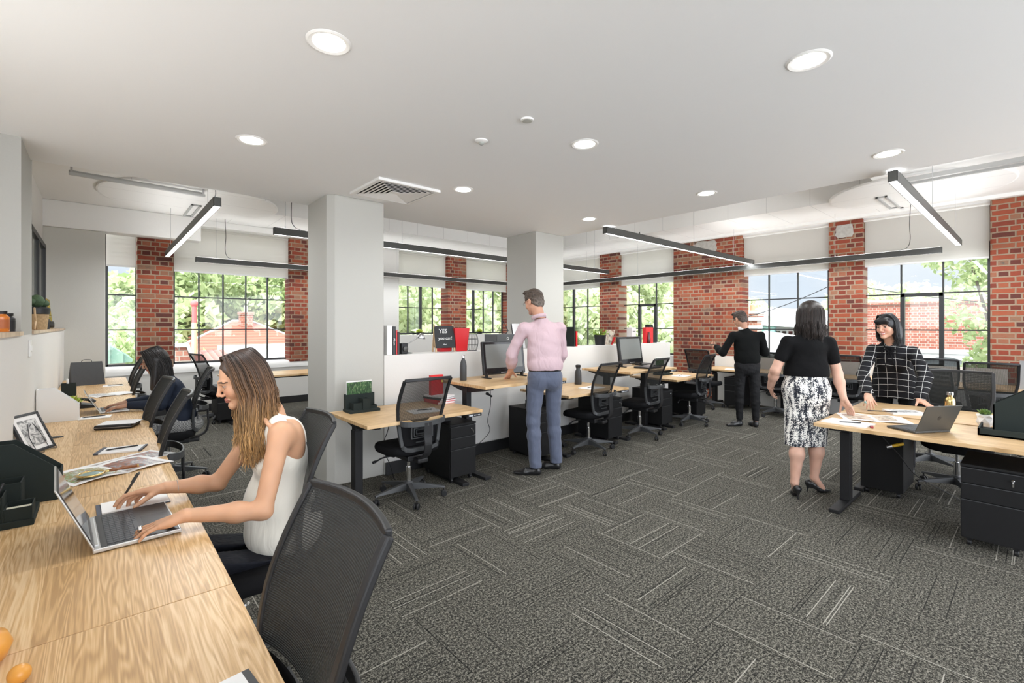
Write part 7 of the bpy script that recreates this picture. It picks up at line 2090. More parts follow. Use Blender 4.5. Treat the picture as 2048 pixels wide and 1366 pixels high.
t = thing('red_vase', 'glossy red tapering container behind the chalkboard sign', 'container', (3.19, 4.53, WZ), -.1); mb = MB(); mb.add([(-.07, -.04, 0), (.07, -.04, 0), (.07, .04, 0), (-.07, .04, 0), (-.10, -.05, .27), (.10, -.05, .27), (.10, .05, .27), (-.10, .05, .27)], [(3, 2, 1, 0), (0, 1, 5, 4), (1, 2, 6, 5), (2, 3, 7, 6), (3, 0, 4, 7), (4, 5, 6, 7)]); mb.build('body', M['red'], t, bevel=.004)
t = thing('red_folder', 'red folder lying flat behind the chalkboard legs', 'folder', (3.02, 4.60, WZ)); mb = MB(); mb.box(-.09, -.05, 0, .06, .05, .045); mb.build('cover', M['red'], t, bevel=.003)
t = thing('wire_basket', 'black wire basket beside the red container', 'basket', (3.34, 4.50, WZ)); mb = MB()
for z in (.003, .07, .14, .20): mb.torus((0, 0, z), .075 - .02 * abs(z - .1) / .1, .0025, 24, 5)
for k in range(12):
    a = 2 * PI * k / 12; mb.tube(smooth_path([(.055 * math.cos(a), .055 * math.sin(a), .003), (.073 * math.cos(a), .073 * math.sin(a), .08), (.072 * math.cos(a), .072 * math.sin(a), .14), (.055 * math.cos(a), .055 * math.sin(a), .20)], 3), .002, 5)
mb.build('wires', M['frame'], t, smooth='all')
t = thing('drawer_box', 'grey card box with two drawers and ring pulls on the low wall', 'storage box', (3.80, 4.50, WZ), -.05)
mb = MB(); mb.box(-.17, -.12, 0, .17, .13, .19); mb.build('case', flat('grey_card', (.10, .105, .108), .7), t, bevel=.002)
for z0, z1 in ((.008, .090), (.098, .182)):
    mb = MB(); mb.box(-.165, -.128, z0, .165, -.12, z1); dr = mb.build('drawer', flat('grey_card_front', (.085, .09, .092), .7), t, bevel=.002)
    mb = MB(); mb.torus((0, 0, 0), .014, .004, 20, 6, Matrix.Translation((.0, -.130, (z0 + z1) / 2)) @ Matrix.Rotation(PI / 2, 4, 'X')); mb.build('ring_pull', M['paper'], dr, smooth='all')
t = thing('wire_terrarium', 'black wire diamond ornament on the grey drawer box', 'ornament', (3.83, 4.50, WZ + .1905)); mb = MB(); A = [(.075 * math.cos(2 * PI * k / 5), .075 * math.sin(2 * PI * k / 5), .045) for k in range(5)]; B = [(.04 * math.cos(2 * PI * k / 5), .04 * math.sin(2 * PI * k / 5), .003) for k in range(5)]
for k in range(5): mb.tube([A[k], A[(k + 1) % 5]], .0025, 5); mb.tube([B[k], B[(k + 1) % 5]], .0025, 5); mb.tube([A[k], (0, 0, .165)], .0025, 5); mb.tube([A[k], B[k]], .0025, 5)
mb.build('wires', M['frame'], t)
t = thing('display_board', 'white leaning board behind the man in the pink shirt, on the low wall', 'board', (4.10, 4.56, WZ), 0); mb = MB(); mb.box(-.02, -.004, 0, .26, .004, .33, Matrix.Rotation(-.2, 4, 'X')); mb.build('panel', M['paper'], t); mb = MB(); mb.box(-.03, -.005, .0, -.02, .005, .33, Matrix.Rotation(-.2, 4, 'X')); mb.build('edge', M['frame'], t)
# beyond the far column
book('dark green book against the far column', 5.08, .03, .28, M['slate']); book('red book beside the dark green book', 5.125, .035, .22, M['red']); 
t = thing('potted_plant', 'leafy green plant in a black pot on the low wall', 'plant', (5.79, 4.50, WZ)); mb = MB(); mb.lathe([(.075, 0), (.090, .14), (.095, .155), (.085, .155), (.08, .13)], 28); mb.build('pot', M['plastic'], t, smooth=True)
mb = MB(); rr = random.Random(5)
for i in range(130):
    a = rr.random() * 2 * PI; e = rr.uniform(.3, 1.5); d = Vector((math.cos(a) * math.cos(e), math.sin(a) * math.cos(e), math.sin(e))); c = Vector((0, 0, .13)) + d * rr.uniform(.04, .13)
    s = d.orthogonal().normalized() * .016; mb.add([c - s, c + d * .02 + Vector((0, 0, .004)), c + s, c - d * .02], [(0, 1, 2, 3)]); 
    if i % 6 == 0: mb.tube([(0, 0, .12), c], .0015, 4)
mb.build('leaves', M['leafgreen'], t)
book('open book leaning beside the leafy plant', 5.93, .012, .26, M['photo_beige'], lean=.5, group=None, name='leaning_book'); book('red book leaning under the open book', 5.97, .018, .15, M['red'], lean=.65, group=None, name='leaning_book')
t = thing('wire_rack', 'thin wire rack leaning beside the leafy plant', 'rack', (6.10, 4.53, WZ)); mb = MB()
for k in range(7): mb.tube([(-.06 + k * .03, 0, .22 - k * .02), (.05 + k * .03, 0, .003)], .002, 5)
mb.tube([(-.07, 0, .22), (.2, 0, .003)], .003, 5); mb.build('wires', M['gold'], t)
t = thing('white_box', 'tall pale box with small dark lettering behind the monitor', 'box', (6.62, 4.50, WZ)); mb = MB(); mb.box(-.06, -.05, 0, .06, .05, .27); mb.build('carton', flat('pale_card', (.62, .58, .57), .6), t, bevel=.002); text('lettering', 'Bodum', .022, (0, -.0515, .20), (PI / 2, 0, 0), M['frame'], t)
t = thing('red_binder', 'red binder standing on the low wall near its far end', 'binder', (7.03, 4.44, WZ)); mb = MB(); mb.box(-.10, -.02, 0, .12, .05, .27); mb.build('cover', M['red'], t, bevel=.003)
t = thing('glass_jug', 'dark transparent red jug in front of the red binder', 'jug', (6.98, 4.395, WZ)); mb = MB(); mb.lathe([(.022, 0), (.026, .02), (.024, .09), (.015, .16), (.018, .19)], 20); mb.build('body', flat('smoked_red_glass', (.09, .02, .02), .1), t, smooth='all')
slope_file('magazine_file', 'dark green magazine file on the low wall near its far end', 'magazine file', (7.24, 4.52, WZ), PI / 2, .09, .23, .14, .32, M['slate'])
# plants on the deep sill behind
succulent('small yellow-green plant on the sill behind the chalkboard', (5.72, 9.80, 1.281), .085, n=34, leaf=(.45, .55, .06), h=.05, seed=3, name='sill_plant')
succulent('small yellow-green plant on the sill above the grey drawer box', (7.52, 9.80, 1.281), .085, n=34, leaf=(.45, .55, .06), h=.05, seed=4, name='sill_plant')
succulent('yellow-green plant on the back desk by the window', (1.72, 8.45, .72), .10, n=34, leaf=(.45, .55, .06), h=.12, seed=6)

# things on the desk row
t = thing('water_bottle', 'dark steel water bottle on the raised desk', 'bottle', (2.87, 4.02, .925))
mb = MB(); mb.lathe([(.034, 0), (.036, .004), (.036, .15), (.030, .19), (.016, .225), (.015, .235)], 32); mb.build('body', M['greyplastic'], t, smooth=True); mb = MB(); mb.lathe([(.0155, .235), (.0175, .237), (.0175, .262), (.0155, .265)], 28); mb.build('cap', M['chrome'], t, smooth=True)
def monitor(label, loc, rotz, w=.50, h=.36, tilt=.14):
    t = thing('all_in_one_computer', label, 'computer', loc, rotz)
    R = Matrix.Translation((0, 0, .035)) @ Matrix.Rotation(-tilt, 4, 'X')
    mb = MB(); mb.box(-w / 2, -.018, 0, w / 2, .022, h, R); mb.build('housing', M['plastic'], t, bevel=.008)
    mb = MB(); mb.box(-w / 2 + .012, -.0195, .010, w / 2 - .012, -.018, h - .010, R); fr_ = mb.build('glossy_bezel', flat('gloss_black', (.012, .012, .013), .1) if 'gb' not in M else M['gb'], t)
    mb = MB(); mb.box(-w / 2 + .035, -.0205, .072, w / 2 - .035, -.0194, h - .032, R); mb.build('screen', M['scr_grey'], t)
    mb = MB(); mb.box(-.06, -.022, .018, .06, -.0196, .024, R); mb.build('maker_strip', M['silver'], t)
    for s in (-1, 1):
        mb = MB(); mb.box(s * (w / 2 - .04) - .012, -.085, 0, s * (w / 2 - .04) + .012, .09, .012); mb.box(s * (w / 2 - .04) - .01, -.02, .01, s * (w / 2 - .04) + .01, .02, .06); mb.build('foot', M['plastic'], t, bevel=.003)
    return t
M['gb'] = flat('gloss_black', (.012, .012, .013), .1); M['scr_grey'] = flat('reflective_screen', (.17, .18, .17), .18)
monitor('large black all-in-one computer in front of the man in the pink shirt', (3.40, 3.97, .925), -.10, .56, .365)
monitor('black all-in-one computer with grey screen on the far raised desk', (5.84, 3.97, .905), -.04, .54, .40)
t = thing('desk_speaker', 'black keyboard and stand beside the far monitor', 'keyboard', (6.16, 4.05, .905)); mb = MB(); mb.box(-.04, -.1, 0, .2, .1, .02); mb.box(-.04, .06, .02, .2, .1, .06); mb.build('body', M['plastic'], t, bevel=.004)
t = thing('flask', 'dark ribbed flask with a pouring cap on the third desk', 'flask', (4.78, 4.08, .72)); mb = MB(); mb.lathe([(.046, 0), (.048, .005), (.044, .12), (.040, .17), (.026, .20), (.030, .225)], 28); mb.build('body', M['greyplastic'], t, smooth=True); mb = MB(); mb.lathe([(.031, .225), (.034, .23), (.034, .255), (.02, .26)], 28); mb.build('cap', M['plastic'], t, smooth=True)
sheet('notepad', 'white notepad with a pen on the third desk, partly behind a chair', 'notepad', (4.62, 3.72, .72), .1, .30, .21, M['paper'], thick=.006); pen('black pen on the notepad of the third desk', (4.60, 3.73, .728), .2)
sheet('notepad', 'white notepad with a pen on the last lowered desk', 'notepad', (6.75, 3.68, .72), .1, .30, .21, M['paper'], thick=.006); pen('black pen on the notepad of the last lowered desk', (6.74, 3.69, .728), .2)
sheet('notepad', 'grey notepad behind the first chair on the first desk', 'notepad', (2.22, 3.72, .72), -.1, .28, .20, M['paper'], thick=.006); pen('pen on the notepad of the first desk', (2.23, 3.73, .728), -.3)
t = thing('card_stand', 'white small note stand at the right end of the raised desk', 'card', (3.72, 3.62, .925)); mb = MB(); mb.prism_x([(-.03, 0), (.03, 0), (.03, .004), (-.025, .05)], -.06, .06); mb.build('card', M['paper'], t)
for k, (w_, h_, m_, dx) in enumerate(((.20, .022, 'red', 0), (.21, .018, 'red', .005), (.18, .020, 'key', -.01), (.17, .016, 'paper', .0))):
    b = thing('book', ['lowest red book in the stack on the first desk', 'second red book in the stack on the first desk', 'black book on the red books on the first desk', 'pale thin book topmost of the stack on the first desk'][k], 'book', (2.60 + dx, 4.06, .72 + sum((.022, .018, .020)[:k])), .1 * k, 'stack of books on the first desk')
    mb = MB(); mb.box(-w_ / 2, -.13, 0, w_ / 2, .13, .002); mb.box(-w_ / 2, -.13, h_ - .002, w_ / 2, .13, h_); mb.box(-w_ / 2, -.13, 0, -w_ / 2 + .002, .13, h_); mb.build('cover', M[m_], b); mb = MB(); mb.box(-w_ / 2 + .003, -.127, .002, w_ / 2 - .002, .127, h_ - .002); mb.build('pages', M['paper'], b)
t = thing('red_folder', 'upright red folder with a yellow tab on the stacked books', 'folder', (2.60, 4.10, .7965), .1); mb = MB(); mb.box(-.09, -.02, 0, .065, .02, .20); mb.build('cover', M['red'], t, bevel=.002); mb = MB(); mb.box(.035, -.022, .12, .062, -.02, .17); mb.build('tab', flat('yellow_tab', (.75, .55, .1), .5), t)
# right window desks
sheet('notepad', 'white pad with pen on the desk left of the man in the black jumper', 'notepad', (8.80, 3.75, .69), .3, .22, .30, M['paper'], thick=.006)
sheet('notepad', 'papers on the desk beside the woman in the black top', 'papers', (8.78, 2.42, .69), .1, .22, .30, M['paper'], thick=.012)
t = thing('cardboard_box', 'brown-lidded black box under the window, left of the black-topped woman', 'box', (9.12, 2.62, .69)); mb = MB(); mb.box(-.08, -.13, .19, .08, .13, .27); mb.build('lid', M['timber'], t, bevel=.003); mb = MB(); mb.box(-.08, -.13, 0, .08, .13, .19); mb.build('box', M['key'], t, bevel=.003)
t = thing('paper_bag', 'grey crumpled paper bag at the right photo edge under the brick pier', 'bag', (8.85, .02, .69), PI / 2); mb = MB(); mb.add([(-.16, -.09, 0), (.16, -.09, 0), (.16, .09, 0), (-.16, .09, 0), (-.16, -.015, .36), (.16, -.015, .36), (.16, .015, .36), (-.16, .015, .36)], [(3, 2, 1, 0), (0, 1, 5, 4), (1, 2, 6, 5), (2, 3, 7, 6), (3, 0, 4, 7), (4, 5, 6, 7)]); mb.build('body', flat('grey_paper', (.22, .22, .22), .6, bump=1, bscale=15), t)
# right desk
sheet('magazine', 'open magazine with interior photos under the hands of the two women', 'magazine', (4.86, .93, .72), -1.15, .46, .33, M['paper'], [(-.20, -.13, -.015, .13, 'photo_beige'), (.015, -.10, .15, .14, 'photo_beige')], curl=.008)
sheet('paper_sheets', 'stack of white sheets at the corner of the right desk', 'papers', (4.47, 1.02, .72), -.12, .22, .30, M['paper'], thick=.010)
t = thing('red_pencil_box', 'dark red pencil lying at the edge of the white sheets', 'pencil', (4.42, .855, .7235), -1.35); mb = MB(); mb.box(-.01, -.035, 0, .01, .035, .008); mb.build('body', flat('dark_red', (.25, .01, .02), .5), t, bevel=.001)
pen('black pencil on the white sheets of the right desk', (4.45, 1.0, .7315), -1.0, .15)
pen('long black pencil above the open magazine between the women', (5.18, .93, .740), -1.1, .22)
sheet('photo_book', 'white photo book with a grey cover picture near the hand in the checked sleeve', 'book', (5.36, .80, .72), -1.0, .26, .20, M['paper'], [(-.10, -.07, .09, .07, 'photo_grey')], thick=.018)
t = thing('tablet', 'small dark clip device on the right desk beside the laptop', 'device', (5.0, .60, .7205), .3); mb = MB(); mb.box(-.03, -.02, 0, .03, .02, .008); mb.build('body', M['key'], t, bevel=.002)
t = thing('gold_bottle', 'gold bottle with silver cap behind the open laptop', 'bottle', (5.50, .52, .72)); mb = MB(); mb.lathe([(.034, 0), (.036, .004), (.036, .13), (.032, .15), (.020, .165), (.020, .18)], 32); mb.build('body', M['gold'], t, smooth=True); mb = MB(); mb.lathe([(.021, .18), (.0245, .182), (.0245, .205), (.022, .208)], 28); mb.build('cap', M['chrome'], t, smooth=True)
succulent('green succulent in a white faceted pot on the right desk', (5.12, .285, .72), .052, pot='geo', n=26, leaf=(.12, .22, .04), h=.085, seed=9, spiky=.75)
t = thing('desk_organiser', 'large dark sloping desk organiser at the right photo edge', 'desk organiser', (4.90, -.06, .72), 0)
mb = MB(); mb.box(-.20, -.25, 0, .14, .36, .012); mb.box(-.20, -.25, 0, -.19, .36, .05); mb.box(.13, -.25, 0, .14, .30, .05); mb.box(-.20, .35, 0, .12, .36, .05); mb.build('tray', M['slate'], t)
mb = MB(); mb.prism_x([(-.25, .012), (.29, .012), (.29, .21), (.02, .40), (-.25, .40)], -.05, -.042); mb.prism_x([(-.25, .012), (.29, .012), (.29, .21), (.02, .40), (-.25, .40)], .095, .103); mb.box(-.05, .282, .012, .103, .29, .21); mb.build('sloping_file', M['slate'], t)
t = thing('paper_tag', 'white cable and charger hanging on the chair side behind the checked blouse', 'cable', (6.02, .62, .72)); mb = MB(); mb.box(-.02, -.03, .0, .02, .03, .012); mb.build('charger', M['paper'], t, bevel=.003)
# ------------------------------------------------------------------ outside
slab('ground', -60, -60, -4.2, 90, 100, -4.0, flat('street_ground', (.42, .42, .40), .9, var=.2, vscale=.3))
slab('added_bounce_ground', -14, -16, -0.30, 24, -3.25, -0.13, flat('pale_bounce_slab', (.72, .73, .74), .8))  # unseen pale slab added behind the room to bounce daylight onto the ceiling
def leaf_mat(name, c1, c2):
    m, N, L, P = newmat(name); o = N['Material Output']
    g = N.new('ShaderNodeNewGeometry')
    col = ramp(N, L, g.outputs['Random Per Island'], [(0, c1), (1, c2)])
    L.new(col, P.inputs['Base Color']); P.inputs['Roughness'].default_value = .6
    t = N.new('ShaderNodeBsdfTranslucent'); L.new(col, t.inputs[0]); mx = N.new('ShaderNodeMixShader'); mx.inputs[0].default_value = .45
    L.new(P.outputs[0], mx.inputs[1]); L.new(t.outputs[0], mx.inputs[2]); L.new(mx.outputs[0], o.inputs[0])
    return m
M['leafA'] = leaf_mat('tree_leaves_mid', (.42, .49, .28), (.74, .79, .56)); M['leafB'] = leaf_mat('tree_leaves_pale', (.28, .37, .16), (.55, .61, .36)); M['bark'] = flat('bark', (.10, .08, .06), .9, bump=1, bscale=8)
def crown_mesh(name, seed, n, blobs, leaf, mat):
    r = np.random.RandomState(seed)
    w = np.array([b[3] ** 2 for b in blobs]); idx = r.choice(len(blobs), n, p=w / w.sum()); B = np.array(blobs)[idx]
    d = r.normal(size=(n, 3)); d /= np.linalg.norm(d, axis=1, keepdims=True)
    P = B[:, :3] + d * (B[:, 3] * (1 - .35 * r.rand(n) ** 2))[:, None]
    u = r.normal(size=(n, 3)); u /= np.linalg.norm(u, axis=1, keepdims=True); v = np.cross(u, r.normal(size=(n, 3))); v /= np.linalg.norm(v, axis=1, keepdims=True)
    s = (leaf * (.6 + .8 * r.rand(n)))[:, None]
    V = np.stack([P - u * s, P - v * s * .55 + u * s * .1, P + u * s, P + v * s * .55 + u * s * .1], 1).reshape(-1, 3)
    Q = np.arange(n * 4).reshape(n, 4)
    return V, Q
def make_tree(label, loc, seed, n, blobs, leaf, mat, trunk=.12, group='trees outside the windows'):
    t = thing('tree', label, 'tree', loc, 0, group)
    v, q = crown_mesh('crown', seed, n, blobs, leaf, mat)
    o = np_mesh('crown', [(v, q)], mat, t); o.data.polygons.foreach_set('use_smooth', np.zeros(len(o.data.polygons), dtype=bool))
    mb = MB(); zc = min(b[2] for b in blobs)
    mb.tube([(0, 0, 0), (.1, .05, zc * .5), (0, 0, zc + .5)], [trunk * 1.4, trunk, trunk * .7], 8)
    for b in blobs[:5]: mb.tube([(0, 0, zc * .8), tuple(b[:3])], [trunk * .6, trunk * .15], 6)
    mb.build('trunk', M['bark'], t, smooth='all')
    return t
rb = random.Random(11)
def blobs(n, R, z0, z1, rr=(1.0, 1.8)): return [(rb.uniform(-R, R), rb.uniform(-R, R), rb.uniform(z0, z1), rb.uniform(*rr)) for _ in range(n)]
G = -4.0
tA = make_tree('dense pale green tree filling the left half of the five-column window', (6.2, 33, G), 1, 9000, blobs(16, 3.4, 2.5, 8.2, (1.3, 2.2)), .26, M['leafB'])
dup(tA, (11.0, 33.5, G), 1.3, 'dense pale green tree behind the tiled roof chimney'); dup(tA, (1.6, 35, G), 2.2, 'pale green tree far behind, between narrow window and pier', scale=(.9, .9, .9)); dup(tA, (16, 36, G), .4, 'pale green tree at the right of the five-column window'); dup(tA, (8.4, 42, G), 3.0, 'tall pale tree behind the others in the five-column window', scale=(1.2, 1.2, 1.2))
dup(tA, (1.0, 27, G), 4, 'tree in the narrow left window, upper part', scale=(.55, .55, .62)); dup(tA, (1.35, 21, G), 5, 'low bushy tree in the narrow left window, lower right', scale=(.33, .33, .50))
tM = make_tree('leafy tree close outside the window behind the chalkboard sign', (9.8, 17.6, G), 2, 12000, blobs(18, 2.8, 2.6, 8.4, (1.1, 1.9)), .17, M['leafA'])
dup(tM, (13.6, 16.8, G), 1.1, 'leafy tree outside the window left of the far column'); dup(tM, (17.2, 14.5, G), 2.3, 'leafy tree outside the corner windows'); dup(tM, (18.2, 11.6, G), 3.7, 'leafy tree outside the window left of the wide brick wall'); dup(tM, (14.4, 21.5, G), .5, 'leafy tree farther behind the middle windows', scale=(1.2, 1.2, 1.2)); dup(tM, (20.5, 17.5, G), .9, 'tall leafy tree farther behind the corner', scale=(1.2, 1.2, 1.25))
dup(tM, (23, 14.2, G), 5.2, 'leafy tree farther behind the window by the wide brick wall', scale=(1.15, 1.15, 1.2))
tR = make_tree('round green tree beyond the white gabled building', (43.0, 16.4, G), 3, 5000, blobs(9, 1.7, 4.8, 6.9, (.9, 1.5)), .2, M['leafA'])
dup(tR, (48.5, 12.2, G), 1, 'small green tree right of the white gable', scale=(1, 1, .93)); dup(tR, (37.5, 6.9, G), 2, 'pale tree behind the brick building', scale=(1.15, 1.15, 1.05)); dup(tR, (38.5, 4.6, G), 3, 'tree peeking over the brick building, farther right', scale=(1.2, 1.2, .98))
tN = make_tree('large-leaved tree branch close outside the right window', (17.3, .35, G), 4, 7500, [(0, 0, 5.0, 1.0), (-.3, .3, 6.0, 1.1), (.3, -.3, 7.2, 1.3), (-.4, .9, 7.4, .8), (.2, .2, 4.2, .9), (0, -.8, 5.9, 1.2), (.2, -.5, 7.9, 1.3), (-.2, 1.5, 7.6, .55), (0, -.3, 3.6, .7)], .085, M['leafB'])

def roof_mat(name, c1, c2, axis='Z', pitch=.3, axis2=None):
    m, N, L, P = newmat(name); tc = N.new('ShaderNodeTexCoord'); sp = N.new('ShaderNodeSeparateXYZ'); L.new(tc.outputs['Object'], sp.inputs[0])
    f = mth(N, L, 'FRACT', mth(N, L, 'DIVIDE', mth(N, L, 'ADD', sp.outputs[axis], 50.), pitch)); c = ramp(N, L, f, [(.0, tuple(x * .6 for x in c1)), (.18, c1), (1, c2)])
    L.new(c, P.inputs['Base Color']); P.inputs['Roughness'].default_value = .8; return m
M['redtile'] = roof_mat('red_roof_tiles', (.27, .065, .040), (.36, .11, .075), 'Z', .14); M['redcorr'] = roof_mat('red_corrugated', (.22, .07, .055), (.33, .13, .11), 'X', .2); M['whitecorr'] = roof_mat('pale_corrugated', (.25, .25, .25), (.42, .42, .41), 'X', .25)
M['greenroof'] = roof_mat('green_metal_roof', (.10, .18, .14), (.17, .26, .20), 'X', .3); M['render'] = flat('cream_render', (.38, .35, .30), .8); M['whitewall'] = flat('white_painted_wall', (.42, .42, .42), .8); M['whiteroof'] = flat('white_metal_roof', (.46, .47, .48), .7)
M['brick_out'] = brick_mat('outside_brick', 'Y', cols=[(0, (.20, .055, .04)), (.5, (.27, .095, .065)), (1, (.33, .15, .11))], mortar=(.38, .32, .28), bw=.30, bh=.12, ms=.014)
M['brick_outx'] = brick_mat('outside_brick_x', 'XY', cols=[(0, (.20, .07, .05)), (.5, (.27, .10, .07)), (1, (.31, .15, .11))], mortar=(.36, .3, .25), bw=.30, bh=.12, ms=.014)
# red tiled house
t = thing('house', 'house with red tiled hip roof and brick chimney below the trees', 'house', (5.9, 29.4, G))
mb = MB(); mb.box(-3.0, -2.6, 0, 3.0, 2.6, 4.35); mb.build('wall', M['render'], t)
mb = MB(); z0, z1 = 4.2, 5.75
mb.add([(-3.7, -3.2, z0), (3.5, -3.2, z0), (3.5, 3.2, z0), (-3.7, 3.2, z0), (-.4, 0, z1), (.5, 0, z1)], [(0, 1, 5, 4), (1, 2, 5), (2, 3, 4, 5), (3, 0, 4), (3, 2, 1, 0)]); mb.build('roof', M['redtile'], t)
mb = MB(); 
for a, b in (((-3.7, -3.2, z0), (-.4, 0, z1)), ((3.5, -3.2, z0), (.5, 0, z1)), ((-.4, 0, z1), (.5, 0, z1))): mb.tube([a, b], .07, 6)
mb.build('ridge_caps', M['whitewall'], t)
mb = MB(); mb.box(-.15, -.75, 5.0, .45, -.25, 6.2); mb.box(-.2, -.8, 6.1, .5, -.2, 6.25); mb.build('chimney', M['brick_outx'], t)
mb = MB(); mb.cyl((.15, -.5, 6.25), (.15, -.5, 6.6), .1, n=10); mb.build('chimney_pot', M['render'], t)
t = thing('shed', 'pale corrugated shed roof with white fascia, right of the red roof', 'shed', (4.5, 18.6, G)); mb = MB(); mb.box(-1.0, -.5, 0, 1.6, 2.0, 4.2); mb.build('wall', M['whitewall'], t); mb = MB(); mb.add([(-1.1, -.6, 4.2), (1.7, -.6, 4.2), (1.7, 2.2, 4.62), (-1.1, 2.2, 4.62), (-1.1, -.6, 4.14), (1.7, -.6, 4.14), (1.7, 2.2, 4.56), (-1.1, 2.2, 4.56)], [(0, 1, 2, 3), (7, 6, 5, 4), (0, 4, 5, 1), (1, 5, 6, 2), (2, 6, 7, 3), (3, 7, 4, 0)]); mb.build('roof', M['whitecorr'], t); mb = MB(); mb.box(-1.1, 2.2, 4.5, 1.7, 2.26, 4.75); mb.build('fascia', M['whiteroof'], t)
t = thing('shed', 'red corrugated lean-to roof below the tiled roof', 'shed', (2.7, 17.8, G)); mb = MB(); mb.box(-.5, -.5, 0, .7, 2.0, 4.2); mb.build('wall', M['render'], t); mb = MB(); mb.add([(-.55, -.6, 4.15), (.75, -.6, 4.15), (.75, 2.2, 4.62), (-.55, 2.2, 4.62), (-.55, -.6, 4.10), (.75, -.6, 4.10), (.75, 2.2, 4.57), (-.55, 2.2, 4.57)], [(0, 1, 2, 3), (7, 6, 5, 4), (0, 4, 5, 1), (1, 5, 6, 2), (2, 6, 7, 3), (3, 7, 4, 0)]); mb.build('roof', M['redcorr'], t)
t = thing('brick_ruin', 'old brick parapet with pale coping outside the five-column window', 'wall', (1.50, 13.4, G)); mb = MB(); mb.prism_y([(-.5, 0), (.22, 0), (.22, 4.35), (.02, 5.0), (-.5, 5.0)], -.2, .2); mb.build('brickwork', M['brick_outx'], t); mb = MB(); mb.prism_y([(-.5, 5.0), (.03, 5.0), (.24, 4.35), (.30, 4.37), (.08, 5.08), (-.5, 5.08)], -.25, .25); mb.build('coping', M['concrete'], t)
t = thing('utility_pole', 'timber pole with red top outside the five-column window', 'pole', (2.45, 19.2, G)); mb = MB(); mb.cyl((0, 0, 0), (0, 0, 5.6), .10, .085, 10); mb.build('pole', M['timber'], t, smooth=True); mb = MB(); mb.cyl((0, 0, 5.6), (0, 0, 6.2), .075, n=10); mb.sphere((0, 0, 6.25), .12, 8); mb.build('red_cap', flat('faded_red', (.45, .10, .10), .6), t, smooth=True)
t = thing('house', 'cream house with green metal roof in the narrow left window', 'house', (.15, 18.6, G)); mb = MB(); mb.box(-1.4, -.3, 0, .45, 2, 4.45); mb.build('wall', M['render'], t); mb = MB(); mb.prism_y([(-1.8, 4.3), (.60, 4.40), (.62, 4.48), (-.1, 5.05), (-1.8, 5.05)], -.5, 2.2); mb.build('roof', M['greenroof'], t)
t = thing('house', 'white-walled house far in the narrow left window', 'house', (.9, 30.5, G)); mb = MB(); mb.box(-2, 0, 0, 1.2, 3, 5.0); mb.build('wall', M['whitewall'], t); mb = MB(); mb.box(-.4, -.02, 3.9, .1, 0, 4.5); mb.build('window_pane', M['screen'], t)
# right side
t = thing('brick_building', 'long red brick building with a white band and arched openings', 'building', (28.2, 2.5, G))
mb = MB(); mb.box(0, -6, 4.45, 4, 4.2, 6.5); mb.build('brick_wall', M['brick_out'], t); mb = MB(); mb.box(-.08, -6, 6.5, .3, 4.2, 6.62); mb.build('parapet_cap', M['brick_outx'], t)
mb = MB(); mb.box(-.05, -6, 4.25, 4, 4.2, 4.45); mb.build('white_band', M['whitewall'], t)
mb = MB(); mb.box(.3, -6, 0, 4, 4.2, 4.25); mb.build('recess_wall', flat('grey_glass', (.35, .38, .40), .3), t)  # plain grey glass colour behind the arches
for k in range(5):
    y = -5.6 + k * 2.3; mb = MB(); mb.box(-.02, y, 0, .3, y + .35, 4.25); mb.build('pillar', M['brick_out'], t)
    mb = MB(); nn = 12; c = y + .35 + .975; R_ = .975
    pts = [(c - R_, 3.35)] + [(c + R_ * math.cos(a), 3.35 + .75 * math.sin(a)) for a in [PI - PI * i / nn for i in range(nn + 1)]] + [(c + R_, 4.25), (c - R_, 4.25)]
    mb.prism_x(pts[1:], .0, .25); mb.build('arch', M['whitewall'], t)
mb = MB()
for k in range(5): mb.box(1 + k * 1.6 * .3, -5 + k * 1.9, 6.5, 1.5 + k * .4, -4.0 + k * 1.9, 6.85)
mb.build('roof_units', M['whitewall'], t)
t = thing('white_building', 'white gabled building with teal wall and a row of small windows', 'building', (27.2, 10.8, G))
mb = MB(); mb.prism_x([(-3.2, 0), (.6, 0), (.6, 5.45), (-.1, 6.3), (-3.2, 5.2)], .6, 6); mb.build('gable_wall', M['whitewall'], t)
mb = MB(); mb.box(.3, -1.2, 0, .6, .5, 5.45); mb.build('teal_wall', flat('teal_boards', (.22, .38, .36), .7), t)
mb = MB(); mb.add([(.2, .9, 5.6), (.2, -3.4, 5.35), (6, -3.4, 5.35), (6, .9, 5.6), (3, .2, 6.6), (3, -3.4, 6.3)], [(0, 1, 5, 4), (4, 5, 2, 3), (0, 4, 3), (1, 2, 5)]); mb.build('roof', M['whiteroof'], t)
mb = MB()
for k in range(9): mb.box(.56, -2.9 + k * .3, 4.75, .6, -2.72 + k * .3, 5.2)
mb.build('windows', M['screen'], t)
t = thing('chimney', 'banded red and white brick chimney outside the window behind the man in black', 'chimney', (25.1, 9.75, G))
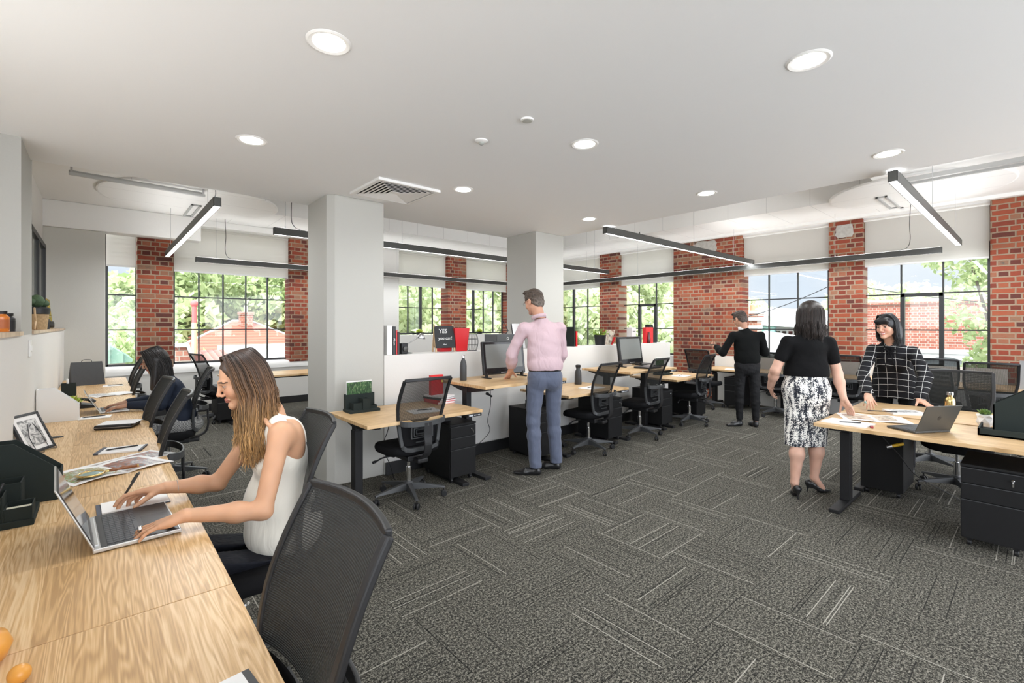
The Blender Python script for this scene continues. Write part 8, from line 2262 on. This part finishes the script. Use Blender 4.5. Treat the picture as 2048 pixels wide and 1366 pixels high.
for k, (z0, z1, w_, m_) in enumerate(((0, 5.3, .30, 'brick_out'), (5.3, 5.5, .33, 'whitewall'), (5.5, 5.75, .30, 'brick_out'), (5.75, 5.95, .36, 'whitewall'), (5.95, 6.1, .38, 'brick_out'), (6.1, 6.25, .40, 'whitewall'))):
    mb = MB(); mb.box(-w_, -w_, z0, w_, w_, z1); mb.build(('shaft', 'band', 'shaft', 'band', 'shaft', 'cap')[k], M[m_], t)
mb = MB(); mb.cyl((0, .05, 6.25), (0, .05, 6.55), .12, .1, 10); mb.build('chimney_pot', flat('terracotta_pot', (.5, .2, .12), .8), t)
t = thing('shed', 'low white roof close outside the window behind the man in black', 'shed', (16.5, 5.2, G)); mb = MB(); mb.box(-.5, -1.4, 0, 3, 1.7, 4.4); mb.build('wall', M['whitewall'], t)
mb = MB(); mb.add([(-.8, -1.8, 4.3), (-.8, 1.9, 4.9), (3, 1.9, 5.3), (3, -1.8, 4.7)], [(0, 3, 2, 1)]); mb.add([(-.8, -1.8, 4.25), (-.8, 1.9, 4.85), (3, 1.9, 5.25), (3, -1.8, 4.65)], [(0, 1, 2, 3)]); mb.build('roof', M['whiteroof'], t)
t = thing('house', 'white gabled house low in the window left of the wide brick wall', 'house', (18.4, 10.2, G)); mb = MB(); mb.prism_x([(-1.2, 0), (1.2, 0), (1.2, 4.3), (0, 5.1), (-1.2, 4.3)], -1, 2); mb.build('gable_wall', M['whitewall'], t)
def wire(label, a, b, sag=.25):
    t = thing('overhead_wire', label, 'wire', a, 0, 'overhead wires'); a = Vector(a); b = Vector(b); mb = MB()
    mb.tube([(b - a) * f + Vector((0, 0, -sag * 4 * f * (1 - f))) for f in [i / 12 for i in range(13)]], .012, 5); mb.build('wire', M['frame'], t)
wire('overhead wire crossing the window behind the man in black', (14.5, 7.4, 1.55), (14.0, 3.3, 2.66)); wire('overhead wire crossing the right window', (15.0, 3.9, 2.75), (17.1, .2, 2.0), .1)
t = thing('wire_pole', 'thin bracket pole at the end of the overhead wires', 'pole', (14.3, 3.45, G)); mb = MB(); mb.cyl((0, 0, 0), (.1, .05, 6.9), .02, n=6); mb.build('pole', M['frame'], t)
